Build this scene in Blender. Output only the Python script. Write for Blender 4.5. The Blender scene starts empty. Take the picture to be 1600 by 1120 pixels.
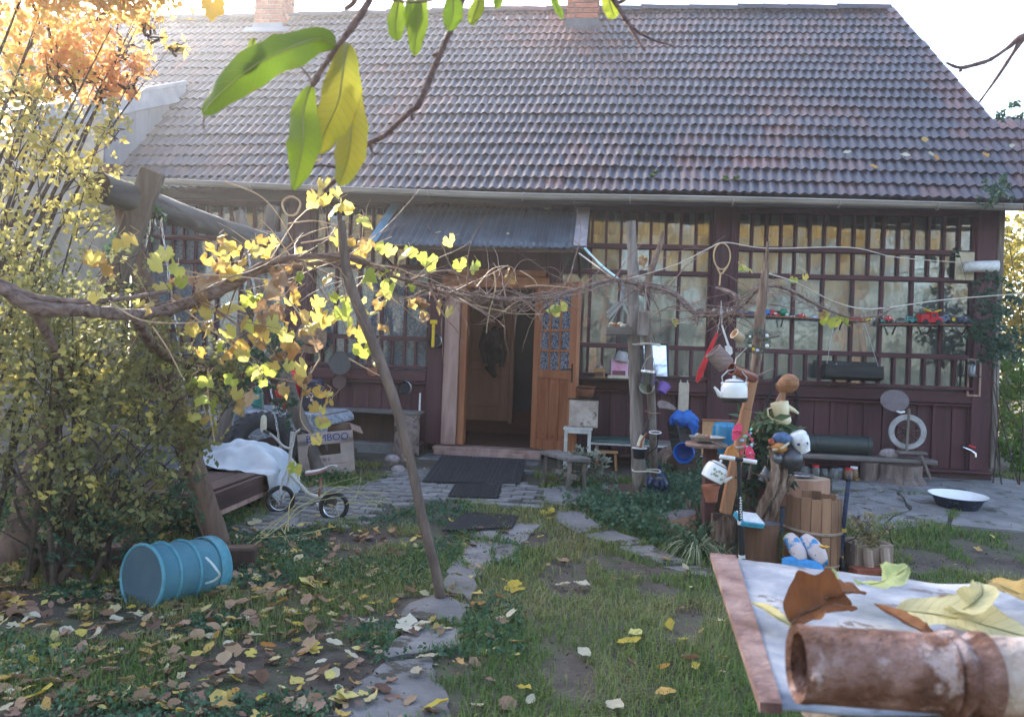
import bpy, math, random
import numpy as np
from mathutils import Vector, Matrix, noise
PI = math.pi
sc = bpy.context.scene
COL = sc.collection
rad = math.radians
# ---------------------------------------------------------------- camera
F, ROLL, CH, D0, YAW = 1232.0, rad(2.1), 1.3, 9.0, rad(6.5)
cd = bpy.data.cameras.new('camera')
cam = bpy.data.objects.new('camera', cd)
COL.objects.link(cam)
cd.sensor_width = 36; cd.lens = 36*F/1600; cd.clip_start = 0.02; cd.clip_end = 400
cam.matrix_world = Matrix(((math.cos(ROLL), -math.sin(ROLL), 0, 0), (0, 0, -1, 0), (math.sin(ROLL), math.cos(ROLL), 0, CH), (0, 0, 0, 1)))
cd.dof.use_dof = True; cd.dof.focus_distance = 6.0; cd.dof.aperture_fstop = cd.lens/1.9
sc.camera = cam
# ---------------------------------------------------------------- light
SUN_AZ, SUN_EL = rad(-36), rad(28)          # azimuth from +Y, clockwise positive
w = bpy.data.worlds.new('World'); sc.world = w; w.use_nodes = True
nt = w.node_tree; bg = nt.nodes['Background']
sky = nt.nodes.new('ShaderNodeTexSky'); sky.sky_type = 'NISHITA'; sky.sun_disc = False
sky.sun_elevation = SUN_EL; sky.sun_rotation = SUN_AZ
sky.air_density = 1.0; sky.dust_density = 2.5; sky.ozone_density = 1.0
nt.links.new(sky.outputs[0], bg.inputs[0]); bg.inputs[1].default_value = 0.15
sd = bpy.data.lights.new('sun', 'SUN'); sd.energy = 4.0; sd.angle = rad(0.5); sd.color = (1, .93, .8)
sun = bpy.data.objects.new('sun', sd); COL.objects.link(sun)
sdir = Vector((math.sin(SUN_AZ)*math.cos(SUN_EL), math.cos(SUN_AZ)*math.cos(SUN_EL), math.sin(SUN_EL)))
sun.rotation_euler = sdir.to_track_quat('Z', 'Y').to_euler()
vs = sc.view_settings
vs.view_transform = 'Standard'; vs.look = 'None'; vs.exposure = 2.4; vs.gamma = 1; vs.use_curve_mapping = False
# ---------------------------------------------------------------- pixel <-> place
def ray(px, py):
    dx = (px-800)/F; dz = (560-py)/F
    return dx*math.cos(ROLL)-dz*math.sin(ROLL), dx*math.sin(ROLL)+dz*math.cos(ROLL)
def at(px, py, Y):
    X, Z = ray(px, py); return Vector((X*Y, Y, CH+Z*Y))
def gz(x, y):
    t = min(1, max(0, (y-4.0)/4.5)); h = .19*t*t*(3-2*t)
    return h + .012*noise.noise((x*1.3, y*1.3, 0))
def gpt(px, py, up=0.0):
    X, Z = ray(px, py); Y = 5.0
    for _ in range(30): Y = (gz(X*Y, Y)+up-CH)/Z
    return Vector((X*Y, Y, gz(X*Y, Y)+up))
HM = Matrix.Translation((0, D0, 0)) @ Matrix.Rotation(-YAW, 4, 'Z')
def wallp(px, py, v=0.0):
    X, Z = ray(px, py); t = (D0*math.cos(YAW)+v)/(X*math.sin(YAW)+math.cos(YAW))
    return Vector((X*t*math.cos(YAW)-(t-D0)*math.sin(YAW), v, CH+Z*t))
R = random.Random(7)
def U(a, b): return R.uniform(a, b)
# ---------------------------------------------------------------- materials
MATS = {}
def newmat(name):
    m = bpy.data.materials.new(name); m.use_nodes = True; m.node_tree.nodes.clear()
    return m, m.node_tree.nodes, m.node_tree.links
def mat(name, c1, c2=None, c3=None, scale=8, rough=.7, stretch=(1, 1, 1), bump=.25, bscale=None, metal=0, spec=.4, detail=6, rnd=0.0,
        island=False, dist=0.0, lo=.35, hi=.65, spots=None, coat=0, space='Object', roughvar=.1, hue=0.0, trans=0.0, alpha=1.0, ior=1.45):
    if name in MATS: return MATS[name]
    m, N, L = newmat(name)
    out = N.new('ShaderNodeOutputMaterial'); p = N.new('ShaderNodeBsdfPrincipled'); L.new(p.outputs[0], out.inputs[0])
    tc = N.new('ShaderNodeTexCoord'); mp = N.new('ShaderNodeMapping'); mp.inputs['Scale'].default_value = stretch
    L.new(tc.outputs[space], mp.inputs[0])
    vec = mp.outputs[0]
    if rnd:
        oi = N.new('ShaderNodeObjectInfo'); ge = N.new('ShaderNodeNewGeometry')
        ad = N.new('ShaderNodeMath'); ad.operation = 'ADD'; L.new(oi.outputs['Random'], ad.inputs[0])
        if island: L.new(ge.outputs['Random Per Island'], ad.inputs[1])
        fr = N.new('ShaderNodeMath'); fr.operation = 'FRACT'; L.new(ad.outputs[0], fr.inputs[0])
        mu = N.new('ShaderNodeVectorMath'); mu.operation = 'MULTIPLY_ADD'
        cb = N.new('ShaderNodeCombineXYZ'); 
        for i in range(3): L.new(fr.outputs[0], cb.inputs[i])
        mu.inputs[1].default_value = (37, 17, 29); L.new(cb.outputs[0], mu.inputs[0]); L.new(vec, mu.inputs[2]); vec = mu.outputs[0]
    n = N.new('ShaderNodeTexNoise'); n.inputs['Scale'].default_value = scale; n.inputs['Detail'].default_value = detail; n.inputs['Distortion'].default_value = dist
    n.inputs['Roughness'].default_value = .6
    L.new(vec, n.inputs['Vector'])
    r = N.new('ShaderNodeValToRGB'); L.new(n.outputs[0], r.inputs[0])
    e = r.color_ramp.elements
    c2 = c2 or tuple(min(1, x*1.5) for x in c1)
    e[0].position = lo; e[1].position = hi; e[0].color = (*c1, 1); e[1].color = (*c2, 1)
    if c3:
        x = e.new((lo+hi)/2); x.color = (*c2, 1); e[len(e)-1].color = (*c3, 1)
    colr = r.outputs[0]
    if spots:   # (colour, scale, threshold)
        n3 = N.new('ShaderNodeTexNoise'); n3.inputs['Scale'].default_value = spots[1]; n3.inputs['Detail'].default_value = 8; n3.inputs['Roughness'].default_value = .65
        L.new(vec, n3.inputs['Vector'])
        mr = N.new('ShaderNodeMapRange'); mr.inputs[1].default_value = spots[2]; mr.inputs[2].default_value = spots[2]+.05
        L.new(n3.outputs[0], mr.inputs[0])
        mx = N.new('ShaderNodeMix'); mx.data_type = 'RGBA'; L.new(mr.outputs[0], mx.inputs[0]); L.new(colr, mx.inputs[6]); mx.inputs[7].default_value = (*spots[0], 1)
        colr = mx.outputs[2]
    if rnd:
        hs = N.new('ShaderNodeHueSaturation'); mr2 = N.new('ShaderNodeMapRange')
        mr2.inputs[3].default_value = 1-rnd; mr2.inputs[4].default_value = 1+rnd
        L.new(fr.outputs[0], mr2.inputs[0]); L.new(mr2.outputs[0], hs.inputs['Value']); L.new(colr, hs.inputs['Color'])
        if hue:
            m5 = N.new('ShaderNodeMath'); m5.operation = 'MULTIPLY'; m5.inputs[1].default_value = 7.13; L.new(fr.outputs[0], m5.inputs[0])
            f5 = N.new('ShaderNodeMath'); f5.operation = 'FRACT'; L.new(m5.outputs[0], f5.inputs[0])
            mr3 = N.new('ShaderNodeMapRange'); mr3.inputs[3].default_value = .5-hue; mr3.inputs[4].default_value = .5+hue
            L.new(f5.outputs[0], mr3.inputs[0]); L.new(mr3.outputs[0], hs.inputs['Hue'])
        colr = hs.outputs[0]
    L.new(colr, p.inputs['Base Color'])
    p.inputs['Metallic'].default_value = metal; p.inputs['Specular IOR Level'].default_value = spec
    p.inputs['Coat Weight'].default_value = coat; p.inputs['Transmission Weight'].default_value = trans; p.inputs['IOR'].default_value = ior
    p.inputs['Alpha'].default_value = alpha
    rr = N.new('ShaderNodeMapRange'); rr.inputs[3].default_value = max(.03, rough-roughvar); rr.inputs[4].default_value = min(1, rough+roughvar)
    L.new(n.outputs[0], rr.inputs[0]); L.new(rr.outputs[0], p.inputs['Roughness'])
    if bump:
        n2 = N.new('ShaderNodeTexNoise'); n2.inputs['Scale'].default_value = bscale or scale*2.5; n2.inputs['Detail'].default_value = 8
        L.new(vec, n2.inputs['Vector'])
        b = N.new('ShaderNodeBump'); b.inputs['Strength'].default_value = bump; b.inputs['Distance'].default_value = .01
        L.new(n2.outputs[0], b.inputs['Height']); L.new(b.outputs[0], p.inputs['Normal'])
    MATS[name] = m; return m
def leafmat(name, stops, scale=30, transl=.45, rough=.55, attr=None, island=True, spec=.3, spread=.22):
    """leaf: colour from a ramp driven by per leaf random (or a clump attribute) and mottled by noise; translucent"""
    m, N, L = newmat(name)
    out = N.new('ShaderNodeOutputMaterial'); p = N.new('ShaderNodeBsdfPrincipled'); t = N.new('ShaderNodeBsdfTranslucent'); mx = N.new('ShaderNodeMixShader')
    mx.inputs[0].default_value = transl
    L.new(p.outputs[0], mx.inputs[1]); L.new(t.outputs[0], mx.inputs[2]); L.new(mx.outputs[0], out.inputs[0])
    ge = N.new('ShaderNodeNewGeometry'); oi = N.new('ShaderNodeObjectInfo'); tc = N.new('ShaderNodeTexCoord')
    n = N.new('ShaderNodeTexNoise'); n.inputs['Scale'].default_value = scale; n.inputs['Detail'].default_value = 5; L.new(tc.outputs['Object'], n.inputs['Vector'])
    a = N.new('ShaderNodeMath'); a.operation = 'MULTIPLY_ADD'; a.inputs[1].default_value = spread*2
    L.new(n.outputs[0], a.inputs[0])
    if attr:
        at_ = N.new('ShaderNodeAttribute'); at_.attribute_name = attr; base = at_.outputs['Fac']
    else: base = ge.outputs['Random Per Island'] if island else oi.outputs['Random']
    L.new(base, a.inputs[2])
    s = N.new('ShaderNodeMath'); s.operation = 'SUBTRACT'; s.inputs[1].default_value = spread; L.new(a.outputs[0], s.inputs[0])
    r = N.new('ShaderNodeValToRGB'); L.new(s.outputs[0], r.inputs[0])
    els = r.color_ramp.elements
    while len(els) < len(stops): els.new(.5)
    for i, c in enumerate(stops): els[i].position = i/(len(stops)-1); els[i].color = (*c, 1)
    L.new(r.outputs[0], p.inputs['Base Color']); L.new(r.outputs[0], t.inputs['Color'])
    p.inputs['Roughness'].default_value = rough; p.inputs['Specular IOR Level'].default_value = spec
    MATS[name] = m; return m
def plain(name, c, rough=.5, metal=0, spec=.5, trans=0, coat=0, bump=.1, scale=30):
    return mat(name, tuple(x*.85 for x in c), tuple(min(1, x*1.12) for x in c), rough=rough, metal=metal, spec=spec, trans=trans, coat=coat, bump=bump, scale=scale)
V = (1, 1, .12); HX = (.12, 1, 1)
maroon = mat('maroon_paint', (.060, .023, .027), (.098, .038, .043), scale=9, stretch=V, rough=.62, bump=.5, bscale=24, spots=((.17, .12, .11), 7, .70), rnd=.16)
maroonh = mat('maroon_paint_rail', (.062, .023, .027), (.102, .039, .043), scale=9, stretch=HX, rough=.6, bump=.5, bscale=24, spots=((.22, .15, .13), 9, .67), rnd=.14)
pine = mat('pine_door', (.25, .085, .035), (.40, .16, .075), scale=7, stretch=V, rough=.45, bump=.25, bscale=30, dist=.8, rnd=.08, spots=((.16, .06, .03), 5, .69))
jamb = mat('raw_jamb_timber', (.26, .15, .12), (.46, .31, .26), scale=6, stretch=V, rough=.75, bump=.4, bscale=20, dist=1.2, rnd=.1)
darkwood = mat('dark_wood', (.05, .03, .022), (.10, .06, .045), scale=8, stretch=V, rough=.7, bump=.4)
greywood = mat('weathered_grey_wood', (.10, .075, .062), (.20, .165, .14), c3=(.32, .285, .26), scale=10, stretch=V, rough=.85, bump=.7, bscale=22, dist=.7, rnd=.15, spots=((.06, .05, .045), 9, .66))
greywoodh = mat('weathered_grey_board', (.12, .105, .095), (.25, .215, .19), scale=10, stretch=HX, rough=.85, bump=.7, bscale=22, dist=.7, rnd=.15, spots=((.06, .05, .045), 9, .66))
brownbark = mat('brown_bark', (.07, .045, .035), (.19, .125, .09), c3=(.30, .22, .17), scale=14, stretch=(1, 1, .2), rough=.9, bump=1.0, bscale=30, dist=1.5)
orangewood = mat('orange_timber', (.27, .12, .06), (.46, .24, .13), scale=7, stretch=V, rough=.65, bump=.4, dist=1, spots=((.13, .07, .04), 8, .68))
logend = mat('log_end', (.22, .15, .10), (.38, .28, .20), scale=16, rough=.85, bump=.5)
cedar = mat('peeled_red_log', (.30, .14, .09), (.50, .29, .20), scale=6, stretch=(1, 1, .1), rough=.8, bump=.6, dist=.8, spots=((.17, .08, .05), 6, .62))
barrelw = mat('barrel_staves', (.17, .085, .05), (.30, .17, .10), scale=9, stretch=V, rough=.75, bump=.5, rnd=.25, spots=((.09, .05, .035), 6, .64))
stumpw = mat('dark_stump', (.08, .04, .025), (.17, .085, .05), scale=9, stretch=V, rough=.8, bump=.8, dist=1)
tarry = mat('dark_stump_top', (.06, .055, .06), (.13, .12, .13), scale=20, rough=.8, bump=.4)
concrete = mat('concrete', (.125, .118, .115), (.215, .205, .20), scale=5, rough=.9, bump=.5, bscale=50, detail=9, spots=((.065, .058, .045), 4, .57), rnd=.12)
paverm = mat('concrete_paver', (.13, .125, .12), (.235, .225, .215), scale=9, rough=.92, bump=.6, bscale=60, rnd=.22, spots=((.08, .09, .06), 8, .63))
beige = mat('beige_render', (.34, .28, .22), (.50, .43, .35), scale=3, rough=.9, bump=.3, bscale=60)
sheetgrey = mat('grey_sheet_cladding', (.12, .14, .17), (.20, .22, .26), scale=3, rough=.55, bump=.1, stretch=V)
lightgrey = mat('pale_fascia', (.20, .24, .29), (.30, .34, .39), scale=4, rough=.5, bump=.1)
gutterm = mat('gutter_metal', (.26, .235, .21), (.42, .385, .35), scale=5, stretch=(.3, 1, 1), rough=.5, bump=.15, spots=((.14, .10, .08), 6, .66))
bluetin = mat('awning_tin', (.04, .05, .065), (.09, .105, .125), scale=4, stretch=(1, .25, 1), rough=.5, bump=.15, metal=.1, spots=((.22, .25, .27), 6, .7))
bluepaint = mat('blue_flashing', (.10, .20, .27), (.19, .32, .40), scale=5, rough=.5, bump=.15, spots=((.10, .10, .10), 9, .64))
rusttin = mat('rusty_flashing', (.26, .25, .26), (.30, .24, .24), c3=(.38, .36, .36), scale=7, rough=.6, bump=.2)
brickm = mat('brick', (.28, .07, .035), (.42, .14, .08), scale=14, rough=.85, bump=.4, rnd=.25)
mortar = mat('mortar', (.22, .2, .18), (.35, .33, .3), scale=20, rough=.95)
black = plain('black_plastic', (.018, .018, .02), .4)
blackrub = mat('black_rubber', (.015, .015, .017), (.035, .035, .037), scale=18, rough=.7, bump=.3)
steel = mat('steel', (.45, .45, .46), (.6, .6, .62), rough=.25, metal=1, scale=12, bump=.05)
chrome = plain('chrome', (.8, .8, .82), .12, metal=1, bump=0)
rust = mat('rust', (.10, .045, .03), (.24, .11, .07), c3=(.38, .24, .19), scale=9, rough=.85, bump=.7, bscale=45, detail=9)
enamelw = mat('white_enamel', (.70, .70, .70), (.80, .80, .79), scale=5, rough=.18, bump=0, coat=.4, spots=((.20, .12, .08), 22, .69))
enamelcream = mat('cream_enamel', (.66, .56, .33), (.74, .66, .44), scale=5, rough=.25, bump=0, coat=.3, spots=((.18, .12, .07), 20, .69))
soil = mat('soil', (.035, .028, .024), (.085, .07, .06), scale=12, rough=.95, bump=1)
whitep = plain('white_paint', (.75, .75, .74), .45)
redp = plain('red_plastic', (.55, .02, .03), .35)
bluep = plain('blue_plastic', (.02, .15, .50), .35)
pinkp = plain('pink_plastic', (.75, .06, .16), .4)
purplep = plain('purple_plastic', (.22, .12, .45), .4)
greenp = plain('green_plastic', (.02, .28, .12), .4)
yellowp = plain('yellow_plastic', (.75, .50, .03), .4)
terracotta = mat('terracotta', (.24, .08, .045), (.34, .13, .08), scale=8, rough=.8)
cream = plain('cream_plastic', (.62, .55, .40), .5)
wirem = plain('grey_wire', (.4, .4, .4), .5, metal=.5)
ropem = plain('pale_rope', (.55, .5, .42), .8)
# ---------------------------------------------------------------- mesh building
W = {}
def lk(o, parent=None):
    COL.objects.link(o)
    if parent is not None: o.parent = parent
    return o
def tagp(o, label=None, cat=None, group=None, kind=None):
    if label: o['label'] = label
    if cat: o['category'] = cat
    if group: o['group'] = group
    if kind: o['kind'] = kind
    return o
def T(name, label, cat, loc, group=None, rz=0.0, xf=None):
    o = bpy.data.objects.new(name, None); o.empty_display_size = .05
    M = xf if xf is not None else Matrix.Translation(Vector(loc)) @ Matrix.Rotation(rz, 4, 'Z')
    o.matrix_world = M; COL.objects.link(o); W[o.name] = M.copy()
    return tagp(o, label, cat, group)
def RX(a): return Matrix.Rotation(a, 4, 'X')
def RY(a): return Matrix.Rotation(a, 4, 'Y')
def RZ(a): return Matrix.Rotation(a, 4, 'Z')
def TR(*a): return Matrix.Translation(Vector(a[0] if len(a) == 1 else a))
def SC(x, y, z): return Matrix.Diagonal((x, y, z, 1))
def aim(p, d, up=(0, 0, 1)):
    """matrix with local +Z along d at p"""
    z = Vector(d).normalized(); x = Vector(up).cross(z)
    if x.length < 1e-4: x = Vector((1, 0, 0)).cross(z)
    x.normalize(); y = z.cross(x)
    m = Matrix((x, y, z)).transposed().to_4x4(); m.translation = Vector(p); return m
class B:
    def __init__(s, x=None): s.v = []; s.f = []; s.mi = []; s.m = 0; s.x = x
    def add(s, vs, fs):
        o = len(s.v)
        if s.x is not None: vs = [s.x @ Vector(v) for v in vs]
        s.v.extend(tuple(v) for v in vs); s.f.extend(tuple(i+o for i in f) for f in fs); s.mi.extend([s.m]*len(fs)); return s
    def box(s, c, d, ch=0.0, r=None):
        """centre, full size, chamfer, local rotation"""
        x, y, z = d[0]/2, d[1]/2, d[2]/2
        if ch <= 0:
            vs = [Vector((i*x, j*y, k*z)) for i in (-1, 1) for j in (-1, 1) for k in (-1, 1)]
            fs = [(0, 1, 3, 2), (4, 6, 7, 5), (0, 4, 5, 1), (2, 3, 7, 6), (0, 2, 6, 4), (1, 5, 7, 3)]
        else:
            c_ = min(ch, x*.9, y*.9, z*.9); vs = []; idx = {}
            for i in (-1, 1):
                for j in (-1, 1):
                    for k in (-1, 1):
                        for a in range(3):
                            q = [i*x, j*y, k*z]; 
                            for b in range(3):
                                if b != a: q[b] -= (i, j, k)[b]*c_
                            idx[(i, j, k, a)] = len(vs); vs.append(Vector(q))
            fs = []
            for a in range(3):
                b, c2 = (a+1) % 3, (a+2) % 3
                for sg in (-1, 1):
                    q = []
                    for (p, r_) in ((-1, -1), (1, -1), (1, 1), (-1, 1)):
                        t = [0, 0, 0]; t[a] = sg; t[b] = p; t[c2] = r_; q.append(idx[(*t, a)])
                    fs.append(tuple(q) if sg > 0 else tuple(q[::-1]))
            for a in range(3):
                b, c2 = (a+1) % 3, (a+2) % 3
                for p in (-1, 1):
                    for q in (-1, 1):
                        t0 = [0, 0, 0]; t0[b] = p; t0[c2] = q; t1 = list(t0); t0[a] = -1; t1[a] = 1
                        qd = (idx[(*t0, b)], idx[(*t1, b)], idx[(*t1, c2)], idx[(*t0, c2)])
                        fs.append(qd if p*q > 0 else qd[::-1])
            for i in (-1, 1):
                for j in (-1, 1):
                    for k in (-1, 1):
                        t = (idx[(i, j, k, 0)], idx[(i, j, k, 1)], idx[(i, j, k, 2)])
                        fs.append(t if i*j*k > 0 else t[::-1])
        if r is not None: vs = [r @ v for v in vs]
        return s.add([v+Vector(c) for v in vs], fs)
    def bar(s, p, q, w_, h, ch=0.0, up=(0, 0, 1)):
        p = Vector(p); q = Vector(q); m = aim((p+q)/2, q-p, up); o = s.x; s.x = (o @ m) if o is not None else m
        s.box((0, 0, 0), (w_, h, (q-p).length), ch); s.x = o; return s
    def tube(s, pts, r, n=8, cap=True, wob=0.0, closed=False):
        pts = [Vector(p) for p in pts]; k = len(pts)
        rs = r if isinstance(r, (list, tuple)) else [r]*k
        vs = []; fs = []; up = None
        for i, p in enumerate(pts):
            if closed: t = pts[(i+1) % k]-pts[i-1]
            else: t = pts[min(i+1, k-1)]-pts[max(i-1, 0)]
            t = t.normalized() if t.length > 1e-9 else Vector((0, 0, 1))
            if up is None: up = Vector((0, 0, 1)) if abs(t.z) < .9 else Vector((0, 1, 0))
            a = (up-t*up.dot(t)); a = a.normalized() if a.length > 1e-6 else t.orthogonal().normalized(); up = a; b = t.cross(a)
            for j in range(n):
                an = 2*PI*j/n; rr = rs[i]*(1+(U(-wob, wob) if wob else 0))
                vs.append(p+(a*math.cos(an)+b*math.sin(an))*rr)
        for i in range(k if closed else k-1):
            i2 = (i+1) % k
            for j in range(n): fs.append((i*n+j, i*n+(j+1) % n, i2*n+(j+1) % n, i2*n+j))
        if cap and not closed:
            fs.append(tuple(range(n))[::-1]); fs.append(tuple((k-1)*n+j for j in range(n)))
        return s.add(vs, fs)
    def lathe(s, prof, n=24, wob=0.0, cap0=True, cap1=True, sy=1.0, squash=None):
        vs = []; fs = []; k = len(prof)
        wb = [1+U(-wob, wob) for _ in range(n)]
        for (r, z) in prof:
            for j in range(n):
                a = 2*PI*j/n; vs.append((r*wb[j]*math.cos(a), r*wb[j]*math.sin(a)*sy, z))
        for i in range(k-1):
            for j in range(n): fs.append((i*n+j, i*n+(j+1) % n, (i+1)*n+(j+1) % n, (i+1)*n+j))
        if cap0: fs.append(tuple(range(n))[::-1])
        if cap1: fs.append(tuple((k-1)*n+j for j in range(n)))
        return s.add(vs, fs)
    def prism(s, poly, z0, z1):
        """poly: list of (x,y) CCW; z0,z1 may be functions of (x,y)"""
        n = len(poly); f0 = z0 if callable(z0) else (lambda x, y: z0); f1 = z1 if callable(z1) else (lambda x, y: z1)
        a = sum(poly[i][0]*poly[(i+1) % n][1]-poly[(i+1) % n][0]*poly[i][1] for i in range(n))
        if a < 0: poly = poly[::-1]
        vs = [(x, y, f0(x, y)) for x, y in poly]+[(x, y, f1(x, y)) for x, y in poly]
        fs = [tuple(range(n))[::-1], tuple(range(n, 2*n))]+[(i, (i+1) % n, n+(i+1) % n, n+i) for i in range(n)]
        return s.add(vs, fs)
    def grid(s, rows, thick=0.0):
        """rows: list of lists of points"""
        h, w_ = len(rows), len(rows[0]); vs = [Vector(p) for r in rows for p in r]
        fs = [(i*w_+j, i*w_+j+1, (i+1)*w_+j+1, (i+1)*w_+j) for i in range(h-1) for j in range(w_-1)]
        return s.add(vs, fs)
    def ball(s, c, r, n=12, sq=(1, 1, 1), wob=0.0):
        vs = []; fs = []; m = n//2
        for i in range(m+1):
            t = PI*i/m
            for j in range(n):
                a = 2*PI*j/n; k = 1+(U(-wob, wob) if wob else 0)
                vs.append(Vector(c)+Vector((r*sq[0]*k*math.sin(t)*math.cos(a), r*sq[1]*k*math.sin(t)*math.sin(a), r*sq[2]*math.cos(t))))
        for i in range(m):
            for j in range(n): fs.append((i*n+j, (i+1)*n+j, (i+1)*n+(j+1) % n, i*n+(j+1) % n))
        return s.add(vs, fs)
    def make(s, name, mats, parent=None, smooth=False, ang=40, loc=None, label=None, cat=None, group=None, kind=None, solid=0.0, sub=0, xf=None, disp=0):
        mats = mats if isinstance(mats, (list, tuple)) else [mats]
        if parent is not None: M = W[parent.name]
        else: M = xf if xf is not None else TR(loc if loc is not None else (0, 0, 0))
        I = M.inverted(); me = bpy.data.meshes.new(name)
        me.from_pydata([tuple(I @ Vector(v)) for v in s.v], [], s.f)
        for m in mats: me.materials.append(m)
        if len(mats) > 1: me.polygons.foreach_set('material_index', s.mi)
        if smooth:
            me.polygons.foreach_set('use_smooth', [True]*len(s.f)); me.set_sharp_from_angle(angle=rad(ang))
        me.update()
        o = bpy.data.objects.new(name, me); lk(o, parent)
        if parent is None: o.matrix_world = M
        W[o.name] = M.copy()
        if solid:
            md = o.modifiers.new('thickness', 'SOLIDIFY'); md.thickness = solid; md.offset = 0
        if sub:
            md = o.modifiers.new('smooth', 'SUBSURF'); md.levels = sub; md.render_levels = sub
        return tagp(o, label, cat, group, kind)
def inst(mesh, name, parent, M, label=None):
    """a piece with a mesh shared by its likes, at world matrix M"""
    o = bpy.data.objects.new(name, mesh); COL.objects.link(o); o.parent = parent
    o.matrix_basis = W[parent.name].inverted() @ M; W[o.name] = M.copy()
    if label: o['label'] = label
    return o
def shared(b, name, mats, smooth=False, ang=40):
    me = bpy.data.meshes.new(name); me.from_pydata(b.v, [], b.f)
    for m in (mats if isinstance(mats, (list, tuple)) else [mats]): me.materials.append(m)
    if smooth: me.polygons.foreach_set('use_smooth', [True]*len(b.f)); me.set_sharp_from_angle(angle=rad(ang))
    return me
def spline(pts, n=6):
    """Catmull-Rom through points (tuples of any length)"""
    P = [pts[0]]+list(pts)+[pts[-1]]; out = []
    for i in range(1, len(P)-2):
        for k in range(n):
            t = k/n; out.append([.5*((2*b)+(-a+c)*t+(2*a-5*b+4*c-d)*t*t+(-a+3*b-3*c+d)*t**3) for a, b, c, d in zip(P[i-1], P[i], P[i+1], P[i+2])])
    out.append(list(pts[-1])); return out
def npmesh(name, V_, F_, mats, parent=None, M=None, attr=None, smooth=False, **kw):
    """fast mesh from numpy: V_ (N,3) world, F_ (M,k); attr (N,) float"""
    Mx = W[parent.name] if parent is not None else (M if M is not None else Matrix())
    I = np.array(Mx.inverted()); V_ = V_ @ I[:3, :3].T + I[:3, 3]
    me = bpy.data.meshes.new(name); k = F_.shape[1]
    me.vertices.add(len(V_)); me.vertices.foreach_set('co', V_.astype(np.float32).ravel())
    me.loops.add(F_.size); me.loops.foreach_set('vertex_index', F_.astype(np.int32).ravel())
    me.polygons.add(len(F_)); me.polygons.foreach_set('loop_start', np.arange(0, F_.size, k, dtype=np.int32))
    me.update(calc_edges=True)
    for m in (mats if isinstance(mats, (list, tuple)) else [mats]): me.materials.append(m)
    if attr is not None:
        a = me.attributes.new('tone', 'FLOAT', 'POINT'); a.data.foreach_set('value', attr.astype(np.float32))
    if smooth:
        me.polygons.foreach_set('use_smooth', [True]*len(F_))
        if smooth > 1: me.set_sharp_from_angle(angle=rad(smooth))
    me.validate()
    o = bpy.data.objects.new(name, me); lk(o, parent)
    if parent is None: o.matrix_world = Mx
    W[o.name] = Mx.copy() if hasattr(Mx, 'copy') else Mx
    return tagp(o, **kw)
rng = np.random.default_rng(11)

def veinleaf(name, stops, transl=.5, vein=.6, scale=40, spread=.25, rough=.5):
    """leaf with herringbone side veins drawn from the blade's own along / across coordinates"""
    m = leafmat(name, stops, scale=scale, transl=transl, island=False, spread=spread, rough=rough); N, L = m.node_tree.nodes, m.node_tree.links
    def A(n):
        a = N.new('ShaderNodeAttribute'); a.attribute_name = n; return a.outputs['Fac']
    def Mt(op, a, b=None):
        x = N.new('ShaderNodeMath'); x.operation = op
        for i, v in enumerate((a, b)):
            if v is None: continue
            if isinstance(v, (int, float)): x.inputs[i].default_value = v
            else: L.new(v, x.inputs[i])
        return x.outputs[0]
    ab = Mt('ABSOLUTE', A('le')); ph = Mt('SUBTRACT', Mt('MULTIPLY', A('lq'), 15.0), Mt('MULTIPLY', ab, 1.6)); tri = Mt('ABSOLUTE', Mt('SUBTRACT', Mt('FRACT', ph), .5))
    ln = N.new('ShaderNodeMapRange'); ln.inputs[1].default_value = .06; ln.inputs[2].default_value = 0; L.new(tri, ln.inputs[0])
    md = N.new('ShaderNodeMapRange'); md.inputs[1].default_value = .07; md.inputs[2].default_value = .02; L.new(ab, md.inputs[0])
    v = Mt('MULTIPLY', Mt('MAXIMUM', ln.outputs[0], md.outputs[0]), vein)
    ramp = [n for n in N if n.bl_idname == 'ShaderNodeValToRGB'][0]; mx = N.new('ShaderNodeMix'); mx.data_type = 'RGBA'; L.new(v, mx.inputs[0]); L.new(ramp.outputs[0], mx.inputs[6]); c = stops[len(stops)//2]; mx.inputs[7].default_value = (c[0]*.45, c[1]*.42, c[2]*.5, 1)
    # brown spots and a dry edge
    n = N.new('ShaderNodeTexNoise'); n.inputs['Scale'].default_value = 55; n.inputs['Detail'].default_value = 6; tc = N.new('ShaderNodeTexCoord'); L.new(tc.outputs['Object'], n.inputs[0])
    sp = N.new('ShaderNodeMapRange'); sp.inputs[1].default_value = .92; sp.inputs[2].default_value = 1.12; L.new(Mt('ADD', n.outputs[0], Mt('MULTIPLY', Mt('POWER', ab, 4), .42)), sp.inputs[0])
    m2 = N.new('ShaderNodeMix'); m2.data_type = 'RGBA'; L.new(sp.outputs[0], m2.inputs[0]); L.new(mx.outputs[2], m2.inputs[6]); m2.inputs[7].default_value = (.16, .07, .025, 1)
    for nd in N:
        if nd.bl_idname in ('ShaderNodeBsdfPrincipled', 'ShaderNodeBsdfTranslucent'): L.new(m2.outputs[2], nd.inputs[0])
    b = N.new('ShaderNodeBump'); b.inputs['Strength'].default_value = .6; b.inputs['Distance'].default_value = .0012; L.new(Mt('SUBTRACT', n.outputs[0], v), b.inputs['Height']); p = N['Principled BSDF']; L.new(b.outputs[0], p.inputs['Normal'])
    return m
def leafattrs(o, nr, nc):
    me = o.data; q = np.repeat(np.linspace(0, 1, nr), nc); e = np.tile(np.linspace(-1, 1, nc), nr)
    for k, v in (('lq', q), ('le', e)): a = me.attributes.new(k, 'FLOAT', 'POINT'); a.data.foreach_set('value', v.astype(np.float32))
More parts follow.
